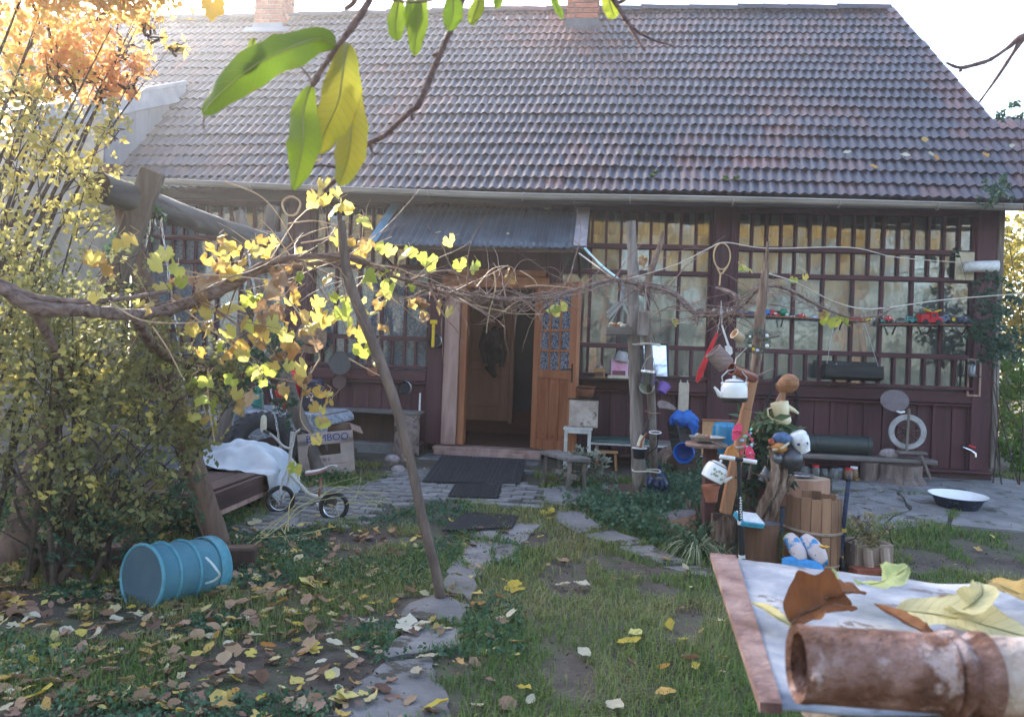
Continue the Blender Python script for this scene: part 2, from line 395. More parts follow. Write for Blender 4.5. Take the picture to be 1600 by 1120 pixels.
# ================================================================ GROUND
xs = np.concatenate([[-120, -60, -30, -18, -12], np.arange(-9, 9.01, .15), [12, 18, 30, 60, 120]])
ys = np.concatenate([[-90, -45, -20, -10, -5, -2], np.arange(-.5, 12, .15), [14, 18, 26, 45, 90, 170]])
XX, YY = np.meshgrid(xs, ys)
VZ = np.array([gz(x, y) for x, y in zip(XX.ravel(), YY.ravel())])
GV = np.stack([XX.ravel(), YY.ravel(), VZ], 1); nx = len(xs); ny = len(ys)
ii = np.arange(nx-1)[None, :]+nx*np.arange(ny-1)[:, None]; ii = ii.ravel()
GF = np.stack([ii, ii+1, ii+nx+1, ii+nx], 1)
groundm = mat('garden_soil', (.040, .033, .027), (.085, .070, .056), c3=(.075, .080, .045), scale=2.2, rough=.95, bump=.9, bscale=35, detail=10, space='Object', spots=((.05, .06, .028), 4, .56))
lawn = npmesh('lawn', GV, GF, groundm, smooth=True, kind='structure')
# ---- paths: each slab a part
path = T('path', None, None, (0, 0, 0)); path['kind'] = 'structure'
def poly_ground(pts): return [(p.x, p.y) for p in (gpt(*q) for q in pts)]
def jag(poly, k=5, a=.02):
    out = []
    for i in range(len(poly)):
        p, q = Vector(poly[i]), Vector(poly[(i+1) % len(poly)])
        for j in range(k):
            t = j/k; v = p.lerp(q, t)
            if j: v += Vector((U(-a, a), U(-a, a)))
            out.append((v.x, v.y))
    return out
SLABS = [
 [(500, 1140), (610, 1140), (702, 1130), (690, 1075), (672, 1028), (598, 1040), (543, 1090)],
 [(601, 1034), (664, 1024), (716, 1013), (724, 985), (640, 975), (606, 1014)],
 [(606, 1010), (645, 970), (723, 980), (733, 950), (690, 930), (640, 948)],
 [(694, 926), (736, 945), (745, 905), (715, 880), (697, 900)],
 [(716, 876), (748, 902), (768, 882), (770, 850), (735, 846)],
 [(737, 842), (772, 846), (790, 822), (760, 818)],
 [(770, 882), (800, 880), (810, 858), (774, 852)],
 [(776, 846), (812, 852), (850, 820), (800, 818)],
 [(862, 815), (905, 836), (945, 826), (905, 800), (868, 800)],
 [(912, 838), (960, 856), (1010, 850), (960, 830)],
 [(966, 858), (1030, 884), (1085, 884), (1020, 855)],
 [(1036, 888), (1105, 905), (1120, 893), (1090, 886)],
 [(848, 790), (900, 796), (930, 770), (880, 762), (850, 768)],
 [(1290, 795), (1345, 838), (1420, 800), (1400, 770), (1310, 770)],
 [(1352, 836), (1480, 820), (1500, 770), (1405, 772), (1425, 800)],
 [(1486, 822), (1640, 836), (1660, 792), (1510, 768)],
 [(1300, 766), (1660, 788), (1640, 762), (1560, 748), (1300, 748)],
]
SLABP = []
for s in SLABS:
    pg = poly_ground(s); SLABP.append(pg)
    pj = jag(pg); hh = U(.012, .03)
    B().prism(pj, lambda x, y: gz(x, y)-.08, lambda x, y, h=hh: gz(x, y)+h).make('slab', concrete, path)
# ---- setts by the door: rows of small pavers
pv = shared(B().box((0, 0, 0), (.193, .093, .07), .006), 'paver', paverm)
PAVE = [poly_ground(p) for p in ([(352, 838), (560, 822), (640, 800), (700, 782), (850, 800), (845, 772), (835, 735), (620, 735), (560, 760), (430, 765), (390, 800)],)]
def inpoly(x, y, pg):
    c = False; j = len(pg)-1
    for i in range(len(pg)):
        if (pg[i][1] > y) != (pg[j][1] > y) and x < (pg[j][0]-pg[i][0])*(y-pg[i][1])/(pg[j][1]-pg[i][1])+pg[i][0]: c = not c
        j = i
    return c
pcount = 0
for r_ in range(0, 40):
    for c_ in range(0, 24):
        lx = -4.2+c_*.2+(r_ % 2)*.1; ly = -.5-r_*.1
        p = HM @ Vector((lx, ly, 0))
        if not any(inpoly(p.x, p.y, g) for g in PAVE): continue
        if noise.noise((p.x*1.1, p.y*1.4, 3)) > .30 or R.random() < .05: continue
        M = TR(p.x, p.y, gz(p.x, p.y)-.012+U(-.006, .006)) @ RZ(-YAW+U(-.04, .04)) @ RX(U(-.03, .03)) @ RY(U(-.03, .03))
        if pcount < 300: inst(pv, 'paver', path, M); pcount += 1
# ================================================================ HOUSE
house = T('house', 'old single storey house with maroon lattice veranda, tiled roof and open pine door', 'house', (0, 0, 0), xf=HM)
hb = lambda: B(HM)
UL, UR = -4.75, 5.15
ZS, Z3, Z2, Z1, ZT = 1.16, 1.485, 2.31, 2.60, 3.04   # sill, lower rail, second rail, top rail, wall plate
# solid wall masses behind the timber front, side and rear walls
b = hb()
for u0, u1 in ((UL, -.98), (.45, UR-.05)):
    b.box(((u0+u1)/2, .22, .68), (u1-u0, .2, 1.0))
b.box(((UL+UR)/2, .5, 3.0), (UR-UL, .8, .5))
b.make('inner_wall', mat('inner_wall', (.10, .07, .06), (.16, .11, .1), scale=3), house)
b = hb(); b.box((UR-.04, 4.0, 1.5), (.16, 7.9, 3.2)); b.box((0, 7.3, 1.5), (UR*2, .2, 3.2))
b.add([(UR-.1, 0, 3.0), (UR-.1, 6, 3.0), (UR-.1, 3.0, 6.2)], [(0, 1, 2)]); b.make('side_wall', mat('side_timber', (.10, .06, .05), (.2, .14, .11), scale=5, stretch=V), house)
# foundation plinth and bottom boards
b = hb(); b.box(((.45+UR)/2, -.03, .11), (UR-.45, .12, .3)); b.box(((UL-.98)/2, -.03, .12), (-.98-UL, .1, .3)); b.make('plinth', mat('plinth_timber', (.045, .022, .025), (.11, .07, .065), scale=8, stretch=HX, rough=.85, bump=.7), house)
b = hb(); b.box(((1.0+UR)/2-.02, -.1, .275), (UR-1.0+.06, .07, .035), .008); b.box(((UL-.98)/2, -.1, .30), (-.98-UL, .05, .035), .008); b.make('plinth_ledge', maroonh, house)
# lower boards, one by one, with cover battens
def boards(u0, u1, z0, z1, n):
    wd = (u1-u0)/n
    for i in range(n):
        b = hb(); b.box((u0+wd*(i+.5), U(-.004, .004), (z0+z1)/2), (wd-.006, .03, z1-z0), .004, r=RZ(U(-.006, .006))); b.make('board', maroon, house)
    for i in range(n+1):
        if i % 2 == 0: b = hb(); b.box((u0+wd*i+U(-.01, .01), -.03, (z0+z1)/2), (.045, .026, z1-z0-.004), .004); b.make('batten', maroon, house)
boards(.46, 2.18, .29, .99, 10); boards(2.45, 4.94, .29, .99, 14); boards(-2.38, -.98, .29, .95, 8); boards(-4.70, -2.68, .29, .95, 12)
# posts
for u0, u1, z1 in ((2.18, 2.45, 3.05), (4.93, 5.13, 3.1), (-.97, -.775, 3.05), (.38, .52, 3.05), (-2.68, -2.38, 3.05)):
    b = hb(); b.box(((u0+u1)/2, -.03, (z1+.29)/2), (u1-u0, .10, z1-.29), .008); 
    if u1-u0 > .22: b.box((u0+.05, -.088, (z1+1.0)/2), (.05, .022, z1-1.0), .004); b.box((u1-.05, -.088, (z1+1.0)/2), (.05, .022, z1-1.0), .004)
    b.make('post', maroon, house)
b = hb(); b.box((5.16, -.05, 1.7), (.055, .11, 2.75), .006); b.make('corner_board', greywood, house)
# sills / bands
for u0, u1 in ((.52, 2.18), (2.45, 4.93), (-2.38, -.97), (-4.72, -2.68)):
    b = hb(); b.box(((u0+u1)/2, -.045, 1.06), (u1-u0, .06, .13), .008); b.make('sill_band', maroonh, house)
    b = hb(); b.box(((u0+u1)/2, -.06, 1.155), (u1-u0-.002, .10, .035), .006); b.make('sill', maroonh, house)
    b = hb(); b.box(((u0+u1)/2, -.05, .975), (u1-u0-.004, .05, .022), .005); b.make('sill_moulding', maroonh, house)
# glass with a real, slightly wavy reflection; curtains hang behind
def glassmat():
    m, N, L = newmat('old_window_glass')
    out = N.new('ShaderNodeOutputMaterial'); tr = N.new('ShaderNodeBsdfTransparent'); g = N.new('ShaderNodeBsdfGlossy'); mx = N.new('ShaderNodeMixShader')
    lw = N.new('ShaderNodeLayerWeight'); lw.inputs[0].default_value = .5; mr = N.new('ShaderNodeMapRange')
    mr.inputs[3].default_value = .12; mr.inputs[4].default_value = .9; L.new(lw.outputs['Facing'], mr.inputs[0]); 
    pw = N.new('ShaderNodeMath'); pw.operation = 'POWER'; pw.inputs[1].default_value = 3; L.new(lw.outputs['Facing'], pw.inputs[0]); L.new(pw.outputs[0], mr.inputs[0])
    L.new(mr.outputs[0], mx.inputs[0]); L.new(tr.outputs[0], mx.inputs[1]); L.new(g.outputs[0], mx.inputs[2]); L.new(mx.outputs[0], out.inputs[0])
    tr.inputs[0].default_value = (.8, .84, .85, 1); g.inputs['Roughness'].default_value = .05
    tc = N.new('ShaderNodeTexCoord'); n = N.new('ShaderNodeTexNoise'); n.inputs['Scale'].default_value = 5; n.inputs['Detail'].default_value = 2; L.new(tc.outputs['Object'], n.inputs['Vector'])
    bp = N.new('ShaderNodeBump'); bp.inputs['Strength'].default_value = .10; bp.inputs['Distance'].default_value = .02; L.new(n.outputs[0], bp.inputs['Height']); L.new(bp.outputs[0], g.inputs['Normal'])
    return m
glass = glassmat()
curtain = mat('grey_curtain', (.27, .25, .22), (.35, .33, .30), scale=2, stretch=(6, 6, .5), rough=.95, bump=.2)
lace = mat('lace_curtain', (.22, .25, .33), (.42, .46, .55), scale=38, rough=.95, bump=.2, lo=.42, hi=.55)
def window(u0, u1, nbig, label, cm):
    f = hb()
    for z, h in ((ZT-.02, .05),): f.box(((u0+u1)/2, -.02, z), (u1-u0, .06, h), .005)
    for u in (u0+.012, u1-.012): f.box((u, -.02, (ZT+1.18)/2), (.024, .055, ZT-1.18), .004)
    win = f.make('window', maroon, house, label=label)
    for z, h in ((Z1, .055), (Z2, .05), (Z3, .05)):
        b = hb(); b.box(((u0+u1)/2, -.024, z), (u1-u0-.05, .052, h), .005); b.make('rail', maroonh, win)
    wd = (u1-u0-.02)/nbig
    def col(us, z0, z1, th):
        for i in range(len(us)-1):
            a, c = us[i]+th/2-.004, us[i+1]-th/2+.004
            b = hb(); b.box(((a+c)/2+0, .004, (z0+z1)/2), (c-a, .004, z1-z0), r=RZ(U(-.012, .012)) @ RX(U(-.012, .012))); b.make('pane', glass, win)
            if i:
                b = hb(); b.box((us[i]+U(-.003, .003), -.018, (z0+z1)/2), (th, .042, z1-z0-.004), .004, r=RY(U(-.004, .004))); b.make('mullion', maroon, win)
    half = [u0+.01+wd*.5*i for i in range(2*nbig+1)]; full = half[::2]
    col(half, Z1+.027, ZT-.045, .030); col(half, Z2+.025, Z1-.028, .028); col(full, Z3+.025, Z2-.025, .036); col(half, 1.173, Z3-.025, .032)
    rows = []
    for z in np.linspace(1.1, 3.0, 12):
        rows.append([HM @ Vector((u0+(u1-u0)*k/70, .10+.014*math.sin(k*.9+math.sin(z*2)*.8)+.008*noise.noise((k*.2, z*2, u0)), z)) for k in range(71)])
    B().grid(rows).make('curtain', cm, win, smooth=True)
    b = hb(); b.box(((u0+u1)/2, .19, 2.1), (u1-u0+.1, .02, 2.0)); b.make('lining', mat('lining', (.08, .08, .09), (.12, .12, .13)), win)
window(.52, 2.18, 5, 'narrower veranda window between the door and the middle post', curtain)
window(2.45, 4.93, 8, 'wide veranda window right of the middle post', curtain)
window(-2.38, -.97, 5, 'veranda window with lace curtain left of the door', lace)
window(-4.72, -2.68, 7, 'veranda window behind the log swing frame', lace)
# boarding above the door and hall
b = hb(); b.box((-.2, .0, 2.62), (1.14, .06, .86)); b.make('transom_boarding', maroon, house)
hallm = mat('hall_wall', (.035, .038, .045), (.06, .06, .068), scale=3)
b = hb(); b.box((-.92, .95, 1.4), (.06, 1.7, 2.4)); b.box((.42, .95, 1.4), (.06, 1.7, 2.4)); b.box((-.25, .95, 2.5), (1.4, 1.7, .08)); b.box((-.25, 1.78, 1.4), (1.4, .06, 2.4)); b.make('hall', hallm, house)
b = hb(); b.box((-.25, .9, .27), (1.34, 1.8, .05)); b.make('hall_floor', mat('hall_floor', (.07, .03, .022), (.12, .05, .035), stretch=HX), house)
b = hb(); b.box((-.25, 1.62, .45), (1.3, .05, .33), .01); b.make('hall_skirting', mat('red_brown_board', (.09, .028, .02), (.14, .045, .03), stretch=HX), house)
# inner door, hall
b = hb(); b.box((-.52, 1.45, 1.34), (.66, .05, 1.75), .008)
for z0, z1 in ((.66, 1.15), (1.25, 1.95)):
    for s in (-1,): b.box((-.52, 1.42, (z0+z1)/2), (.44, .02, z1-z0), .008)
idm = mat('inner_door_wood', (.27, .13, .08), (.38, .19, .12), stretch=V, scale=6)
b.make('inner_door', idm, house)
b = hb(); b.box((-.155, 1.41, 1.34), (.05, .08, 1.8), .008); b.make('inner_door_jamb', idm, house)
bb = hb(); bb.ball((-.40, 1.37, 1.45), .21, 26, (.52, .22, 1.35)); bb.v = [tuple(Vector(v)+Vector((.07*noise.noise((v[0]*9, 1, v[2]*7)), .05*noise.noise((v[0]*14, 2, v[2]*5)), .09*noise.noise((v[0]*11, 5, v[2]*3))))) for v in bb.v]; bb.tube([(-.50, 1.33, 1.70), (-.54, 1.32, 1.45), (-.50, 1.31, 1.22)], [.05, .055, .035], 8, wob=.15); bb.tube([(-.30, 1.33, 1.70), (-.25, 1.32, 1.45), (-.29, 1.31, 1.18)], [.05, .05, .03], 8, wob=.15); bb.tube([(-.46, 1.35, 1.20), (-.36, 1.34, 1.05)], [.07, .03], 8, wob=.2); bb.make('hanging_jacket', mat('dark_cloth', (.05, .04, .035), (.09, .075, .065), scale=14, rough=1, spec=.1), house, smooth=True)
bb = hb(); bb.tube([(-.40+.13*math.cos(a), 1.33, 1.93+.11*math.sin(a)) for a in np.linspace(0, 2*PI, 18)[:-1]], .035, 8, closed=True, wob=.2); bb.make('twig_garland', brownbark, house, smooth=True)
# door frame: raw wide jambs, head
for u, wd, dy in ((-.682, .175, -.085), (-.552, .082, -.05), (.315, .08, -.06)):
    b = hb(); b.box((u, dy+.03, 1.20), (wd-.003, .17 if wd > .06 else .14, 1.80), .007); b.make('jamb', jamb if wd > .09 else pine, house)
b = hb(); b.box((-.21, -.055, 2.155), (1.22, .16, .13), .008); b.box((-.19, -.08, 2.26), (1.10, .12, .07), .006); b.make('door_head', pine, house)
b = hb(); b.box((-.22, -.11, .262), (1.24, .24, .05), .01); b.box((-.22, -.17, .215), (1.20, .2, .06), .012); b.make('threshold', jamb, house)
# the open glazed pine door
dh = Vector((.27, -.10, 0)); DM = HM @ TR(dh) @ RZ(rad(-49))
d = B(DM)
DW, DZ0, DZ1 = .76, .31, 2.13
def vb(x, z0, z1, wd, t=.052): d.box((x, 0, (z0+z1)/2), (wd, t, z1-z0), .004)
vb(.05, DZ0, DZ1, .10); vb(DW-.06, DZ0, DZ1, .12)
zr = [(DZ0, .42), (1.12, 1.19), (1.47, 1.50), (1.73, 1.76), (1.98, 2.01)]
for z0, z1 in ((DZ0, .43), (1.10, 1.19), (2.04, DZ1)): d.box((DW/2-.005, 0, (z0+z1)/2), (DW-.222, .050, z1-z0), .004)
door = d.make('door', pine, house, label='open glazed pine door with decorative bars')
for z in (1.40, 1.62, 1.84):
    b = B(DM); b.box((DW/2-.005, 0, z), (DW-.222, .034, .028), .004); b.make('glazing_bar', pine, door)
cx = [.10+(DW-.22)*k/3 for k in range(4)]
for k in (1, 2):
    b = B(DM); b.box((cx[k], 0, 1.615), (.032, .037, .85), .004); b.box((cx[k], 0, .765), (.036, .048, .67), .004); b.make('glazing_bar', pine, door)
pg = mat('patterned_glass', (.03, .035, .05), (.24, .28, .35), scale=42, rough=.25, bump=.6, lo=.45, hi=.55, detail=2, dist=1.5)
for i in range(3):
    zz = [1.19, 1.386, 1.414, 1.606, 1.634, 1.826, 1.854, 2.04]
    for j in range(4):
        b = B(DM); b.box(((cx[i]+cx[i+1])/2, 0, (zz[2*j]+zz[2*j+1])/2), (cx[1]-cx[0]-.034, .006, zz[2*j+1]-zz[2*j]-.002)); b.make('pane', pg, door)
    b = B(DM); b.box(((cx[i]+cx[i+1])/2, 0, .765), (cx[1]-cx[0]-.034, .008, .666)); b.box(((cx[i]+cx[i+1])/2, 0, .765), (cx[1]-cx[0]-.095, .032, .59), .014); b.make('door_panel', pine, door)
b = B(DM); b.box((DW-.055, -.026, 1.17), (.03, .008, .2), .003); b.tube([(DW-.055, -.03, 1.21), (DW-.055, -.075, 1.21), (DW-.15, -.08, 1.205)], .009); b.make('handle', mat('bronze', (.05, .035, .02), (.09, .06, .035), metal=.7, rough=.45), door, smooth=True)
# ---------------------------------------------------------------- roof
TP = 1.0; VE, ZE = -.52, 3.05; VR = 2.88
def roofz(v): return ZE+(v-VE)*TP
def u_right(v): return 5.02+(VR-v)*.15 if v > .5 else 6.6
SL = math.sqrt(2)
def sagm(u): return -.05*math.sin(max(0, min(1, (u+4.7)/9.8))*PI)*0+(.05*math.sin(max(0, min(1, (u+4.7)/9.7))*PI))
tilem = None
def tilemat():
    m, N, L = newmat('clay_roof_tile')
    out = N.new('ShaderNodeOutputMaterial'); p = N.new('ShaderNodeBsdfPrincipled'); L.new(p.outputs[0], out.inputs[0])
    oi = N.new('ShaderNodeObjectInfo'); ge = N.new('ShaderNodeNewGeometry')
    ad = N.new('ShaderNodeMath'); ad.operation = 'ADD'; L.new(oi.outputs['Random'], ad.inputs[0]); L.new(ge.outputs['Random Per Island'], ad.inputs[1])
    fr = N.new('ShaderNodeMath'); fr.operation = 'FRACT'; L.new(ad.outputs[0], fr.inputs[0])
    geo = ge.outputs['Position']
    def nz(s, d, st=None):
        n = N.new('ShaderNodeTexNoise'); n.inputs['Scale'].default_value = s; n.inputs['Detail'].default_value = d
        if st:
            mp = N.new('ShaderNodeMapping'); mp.inputs['Scale'].default_value = st; L.new(geo, mp.inputs[0]); L.new(mp.outputs[0], n.inputs[0])
        else: L.new(geo, n.inputs[0])
        return n
    n1 = nz(.55, 4); n2 = nz(26, 6)
    a = N.new('ShaderNodeMath'); a.operation = 'MULTIPLY_ADD'; L.new(fr.outputs[0], a.inputs[0]); a.inputs[1].default_value = .30; L.new(n1.outputs[0], a.inputs[2])
    # reddening near the right verge and below the chimney: newer, cleaner tiles there
    tx = N.new('ShaderNodeVectorMath'); tx.operation = 'DISTANCE'; L.new(geo, tx.inputs[0]); tx.inputs[1].default_value = (.9, 11.7, 5.9)
    m1 = N.new('ShaderNodeMapRange'); m1.inputs[1].default_value = 1.8; m1.inputs[2].default_value = .5; m1.inputs[3].default_value = 0; m1.inputs[4].default_value = .22; L.new(tx.outputs['Value'], m1.inputs[0])
    sx = N.new('ShaderNodeSeparateXYZ'); L.new(geo, sx.inputs[0])
    m2 = N.new('ShaderNodeMapRange'); m2.inputs[1].default_value = 2.5; m2.inputs[2].default_value = 6.0; m2.inputs[3].default_value = 0; m2.inputs[4].default_value = .17; L.new(sx.outputs['X'], m2.inputs[0])
    b1 = N.new('ShaderNodeMath'); L.new(a.outputs[0], b1.inputs[0]); L.new(m1.outputs[0], b1.inputs[1])
    b2 = N.new('ShaderNodeMath'); L.new(b1.outputs[0], b2.inputs[0]); L.new(m2.outputs[0], b2.inputs[1])
    r = N.new('ShaderNodeValToRGB'); L.new(b2.outputs[0], r.inputs[0]); e = r.color_ramp.elements
    e[0].position = .45; e[0].color = (.034, .035, .050, 1); e[1].position = .99; e[1].color = (.20, .085, .07, 1)
    for pos, c in ((.68, (.055, .046, .060)), (.86, (.12, .058, .056))):
        x = e.new(pos); x.color = (*c, 1)
    mx = N.new('ShaderNodeMix'); mx.data_type = 'RGBA'; mx.blend_type = 'MULTIPLY'; mx.inputs[0].default_value = .55
    r2 = N.new('ShaderNodeValToRGB'); L.new(n2.outputs[0], r2.inputs[0]); r2.color_ramp.elements[0].position = .35; r2.color_ramp.elements[0].color = (.45, .45, .45, 1); r2.color_ramp.elements[1].position = .6
    L.new(r.outputs[0], mx.inputs[6]); L.new(r2.outputs[0], mx.inputs[7])
    # moss flecks
    n3 = nz(5, 8); mr = N.new('ShaderNodeMapRange'); mr.inputs[1].default_value = .72; mr.inputs[2].default_value = .76; L.new(n3.outputs[0], mr.inputs[0])
    m3 = N.new('ShaderNodeMix'); m3.data_type = 'RGBA'; L.new(mr.outputs[0], m3.inputs[0]); L.new(mx.outputs[2], m3.inputs[6]); m3.inputs[7].default_value = (.07, .09, .03, 1)
    L.new(m3.outputs[2], p.inputs['Base Color'])
    rr = N.new('ShaderNodeMapRange'); rr.inputs[3].default_value = .28; rr.inputs[4].default_value = .55; L.new(n2.outputs[0], rr.inputs[0]); L.new(rr.outputs[0], p.inputs['Roughness'])
    p.inputs['Specular IOR Level'].default_value = .6
    bp = N.new('ShaderNodeBump'); bp.inputs['Strength'].default_value = .3; bp.inputs['Distance'].default_value = .004; L.new(n2.outputs[0], bp.inputs['Height']); L.new(bp.outputs[0], p.inputs['Normal'])
    return m
tilem = tilemat()
TWD, TEX = .200, .236
def tile_geo():
    """double trough clay tile: x across, y up the slope, z out; front edge at y=0"""
    n = 13; vs = []; fs = []
    for k in range(n):
        x = TWD*k/(n-1)*1.0; ph = (k/(n-1))*2*PI*2
        z = .013*(1-math.cos(ph))+.003
        if k == n-1: z += .004
        vs += [(x, 0, z+.028), (x, TEX+.05, z), (x, .006, z-.008)]
    for k in range(n-1):
        a = 3*k; fs += [(a, a+3, a+4, a+1), (a+2, a+5, a+3, a)]
    return vs, fs
tv, tf = tile_geo(); tb = B(); tb.add(tv, tf); tile_me = shared(tb, 'tile', tilem, smooth=True, ang=50)
RM0 = HM @ TR(0, VE, ZE) @ RX(rad(45))      # roof frame: x=u, y=up slope, z=out
b = B(HM)
def deck(u0, u1a, u1b, v0, v1, off=-.03):
    b.add([(u0, v0, roofz(v0)+off), (u1a, v0, roofz(v0)+off), (u1b, v1, roofz(v1)+off), (u0, v1, roofz(v1)+off)], [(0, 1, 2, 3)])
deck(-4.8, 6.5, 6.45, VE+.02, .5); deck(-4.8, 5.38, 5.22, .5, 1.2); deck(-9.9, 5.22, 5.0, 1.2, VR)
zr_ = roofz(VR)
b.add([(-9.9, VR, zr_-.03), (5.0, VR, zr_-.03), (5.4, 8.2, 2.9), (-9.9, 8.2, 2.9)], [(0, 1, 2, 3)])
roof = b.make('roof', mat('roof_underlay', (.05, .035, .03), (.08, .055, .05)), house)
cand = []
nrow = int((VR-VE)*SL/TEX)+1
for k in range(nrow):
    s_ = k*TEX; v = VE+s_/SL
    lo_ = -4.8 if v < 1.1 else -9.8; hi_ = u_right(v)
    sh = (k*.067) % TWD if k % 2 else (k*.031) % TWD
    u = hi_-TWD+U(-.01, .01); wob = U(-.012, .012)
    while u > lo_-.1:
        cand.append((k, u, s_+wob+.010*noise.noise((u*.6, k*.7, 1)), .012*noise.noise((u*.8, k*.5, 4))))
        u -= TWD*(1.004 if k % 2 else 1.011)
cand.sort(key=lambda c: (c[0], abs(c[1]-1)))
mini = [c for c in cand if c[0] < 7 and -4.6 < c[1] < 5.9][:300]; ms = set(mini)
def tmat(c):
    k, u, s_, dz = c
    return RM0 @ TR(u, s_, dz+sagm(u)*1.0) @ RX(rad(-.5)+U(-.008, .008)) @ RZ(U(-.008, .008)) @ RY(U(-.012, .012))
for c in mini: inst(tile_me, 'tile', roof, tmat(c))
TVn = np.array(tv)
def mass(name, cs, parent, fn, **kw):
    VV, FF = [], []
    F4 = np.array(tf)
    for i, c in enumerate(cs):
        m = np.array(fn(c)); VV.append(TVn @ m[:3, :3].T+m[:3, 3]); FF.append(F4+i*len(TVn))
    return npmesh(name, np.concatenate(VV), np.concatenate(FF), tilem, parent, smooth=50, kind='stuff')
mass('tiling', [c for c in cand if c not in ms], roof, tmat)
# left wing: lower pitch, reaching forward over its own side wall
WP = math.tan(rad(24)); WV0, WV1 = -2.0, 1.12; WU = -4.72
def wz(v): return roofz(WV1)+.12-(WV1-v)*WP
b = B(HM); b.add([(-9.9, WV0, wz(WV0)), (WU, WV0, wz(WV0)), (WU, WV1, wz(WV1)), (-9.9, WV1, wz(WV1))], [(0, 1, 2, 3)])
wroof = b.make('wing_roof', mat('roof_underlay2', (.05, .035, .03), (.08, .055, .05)), house)
RMW = HM @ TR(0, WV0, wz(WV0)) @ RX(rad(24)); cw = []
for k in range(int((WV1-WV0)/math.cos(rad(24))/TEX)+1):
    u = -9.9+(k % 2)*.1
    while u < WU-.12: cw.append((k, u, k*TEX, .0)); u += TWD
mass('wing_tiling', cw, wroof, lambda c: RMW @ TR(c[1], c[2], 0) @ RX(U(-.01, .01)))
# wing verge board (pale) and grey sheet cladding beneath it, down to the main roof
b = B(HM); sl_ = math.atan(WP); Lw = (WV1-WV0)/math.cos(sl_)
b.x = HM @ TR(WU, (WV0+WV1)/2, (wz(WV0)+wz(WV1))/2) @ RX(sl_); b.box((.03, 0, .045), (.05, Lw, .05), .004); b.box((.02, 0, -.08), (.03, Lw, .20), .004)
b.make('verge_board', lightgrey, house)
for k in range(6):
    v0 = -.5+k*.28; v1 = v0+.275
    b = B(HM); zb = lambda v: max(roofz(max(v, VE)), 0)-.02
    b.add([(WU, v0, zb(v0)), (WU, v1, zb(v1)), (WU, v1, wz(v1)-.06), (WU, v0, wz(v0)-.06), (WU-.03, v0, zb(v0)), (WU-.03, v1, zb(v1)), (WU-.03, v1, wz(v1)-.06), (WU-.03, v0, wz(v0)-.06)],
          [(0, 1, 2, 3), (7, 6, 5, 4), (0, 3, 7, 4), (1, 5, 6, 2)]); b.make('cladding_sheet', sheetgrey, house)
b = B(HM); b.add([(WU-.02, -1.9, -.2), (WU-.02, .1, -.2), (WU-.02, .1, wz(.1)-.03), (WU-.02, -1.9, wz(-1.9)-.03)], [(0, 1, 2, 3)]); b.box((WU-2.55, -1.85, 1.5), (5.0, .1, 3.5)); b.make('wing_wall', beige, house)
# eaves: fascia, soffit, rafter ends
b = B(HM); b.box((.85, VE+.10, ZE-.03), (11.2, .03, .07), .004); b.box((.9, -.22, ZE+.06), (11.4, .5, .02)); b.make('eaves_board', mat('eaves_wood', (.03, .02, .018), (.06, .045, .04), stretch=HX), house)
# gutter (half round), stepping down to the right, with brackets
gp = [(-4.55, -.62, 3.17), (-3.0, -.62, 3.12), (-1.5, -.62, 3.075), (0, -.62, 3.04), (1.6, -.62, 3.035), (3.2, -.62, 3.02), (4.6, -.62, 3.0), (6.6, -.62, 2.975)]
b = B(HM); rows = []
for p in spline(gp, 5):
    rows.append([(p[0], p[1]+.05*math.cos(a), p[2]+.05*math.sin(a)) for a in np.linspace(PI, 2*PI, 9)])
b.grid(rows); 
b.tube([(p[0], p[1]-.051, p[2]+.002) for p in spline(gp, 4)], .009, 6)
b.make('gutter', gutterm, house, smooth=True)
for u in (-3.9, -2.9, -1.9, -.9, .12, 1.25, 2.3, 3.35, 4.3, 5.2):
    z = 3.04+(.0 if u > 0 else -u*.027)-(max(u, 0)*.009)
    b = B(HM); b.tube([(u, -.62+.056*math.cos(a), z-.003+.056*math.sin(a)) for a in np.linspace(PI*.95, 2*PI, 8)]+[(u, -.5, z+.05)], .007, 5); b.make('gutter_bracket', gutterm, house)
# moss cushions on the lower courses
mossm = mat('moss', (.04, .07, .015), (.10, .15, .03), scale=40, rough=1, bump=1)
for px, py, n in ((1140, 289, 9), (1003, 250, 4), (1018, 282, 4), (1290, 215, 3)):
    X_, Z_ = ray(px, py); tt = (ZE-CH-(VE)*TP-TP*D0*math.cos(YAW))/(Z_-TP*(X_*math.sin(YAW)+math.cos(YAW))); b = B()
    for i in range(n): b.ball(Vector((X_*tt+U(-.07, .07), tt-.06+U(-.03, .03), CH+Z_*tt+.05+U(-.03, .03))), U(.012, .028), 7, (1.2, 1, .8), .2)
    b.make('moss', mossm, roof, smooth=True, kind='stuff')
# ridge tiles
rb = B(); rb.add(*(lambda n=9: ([(x, r_*math.cos(a), r_*math.sin(a)*.8) for x, r_ in ((0, .115), (.38, .10)) for a in np.linspace(-.15, PI+.15, n)], [(i, i+1, n+i+1, n+i) for i in range(n-1)]))())
ridge_me = shared(rb, 'ridge_tile', tilem, smooth=True)
u = -9.8
while u < 4.8:
    dz = sagm(u)+.02
    inst(ridge_me, 'ridge_tile', roof, HM @ TR(u, VR+.0, roofz(VR)-.0+dz+U(-.008, .008)) @ RZ(U(-.02, .02)) @ RY(U(-.012, .02))); u += .35
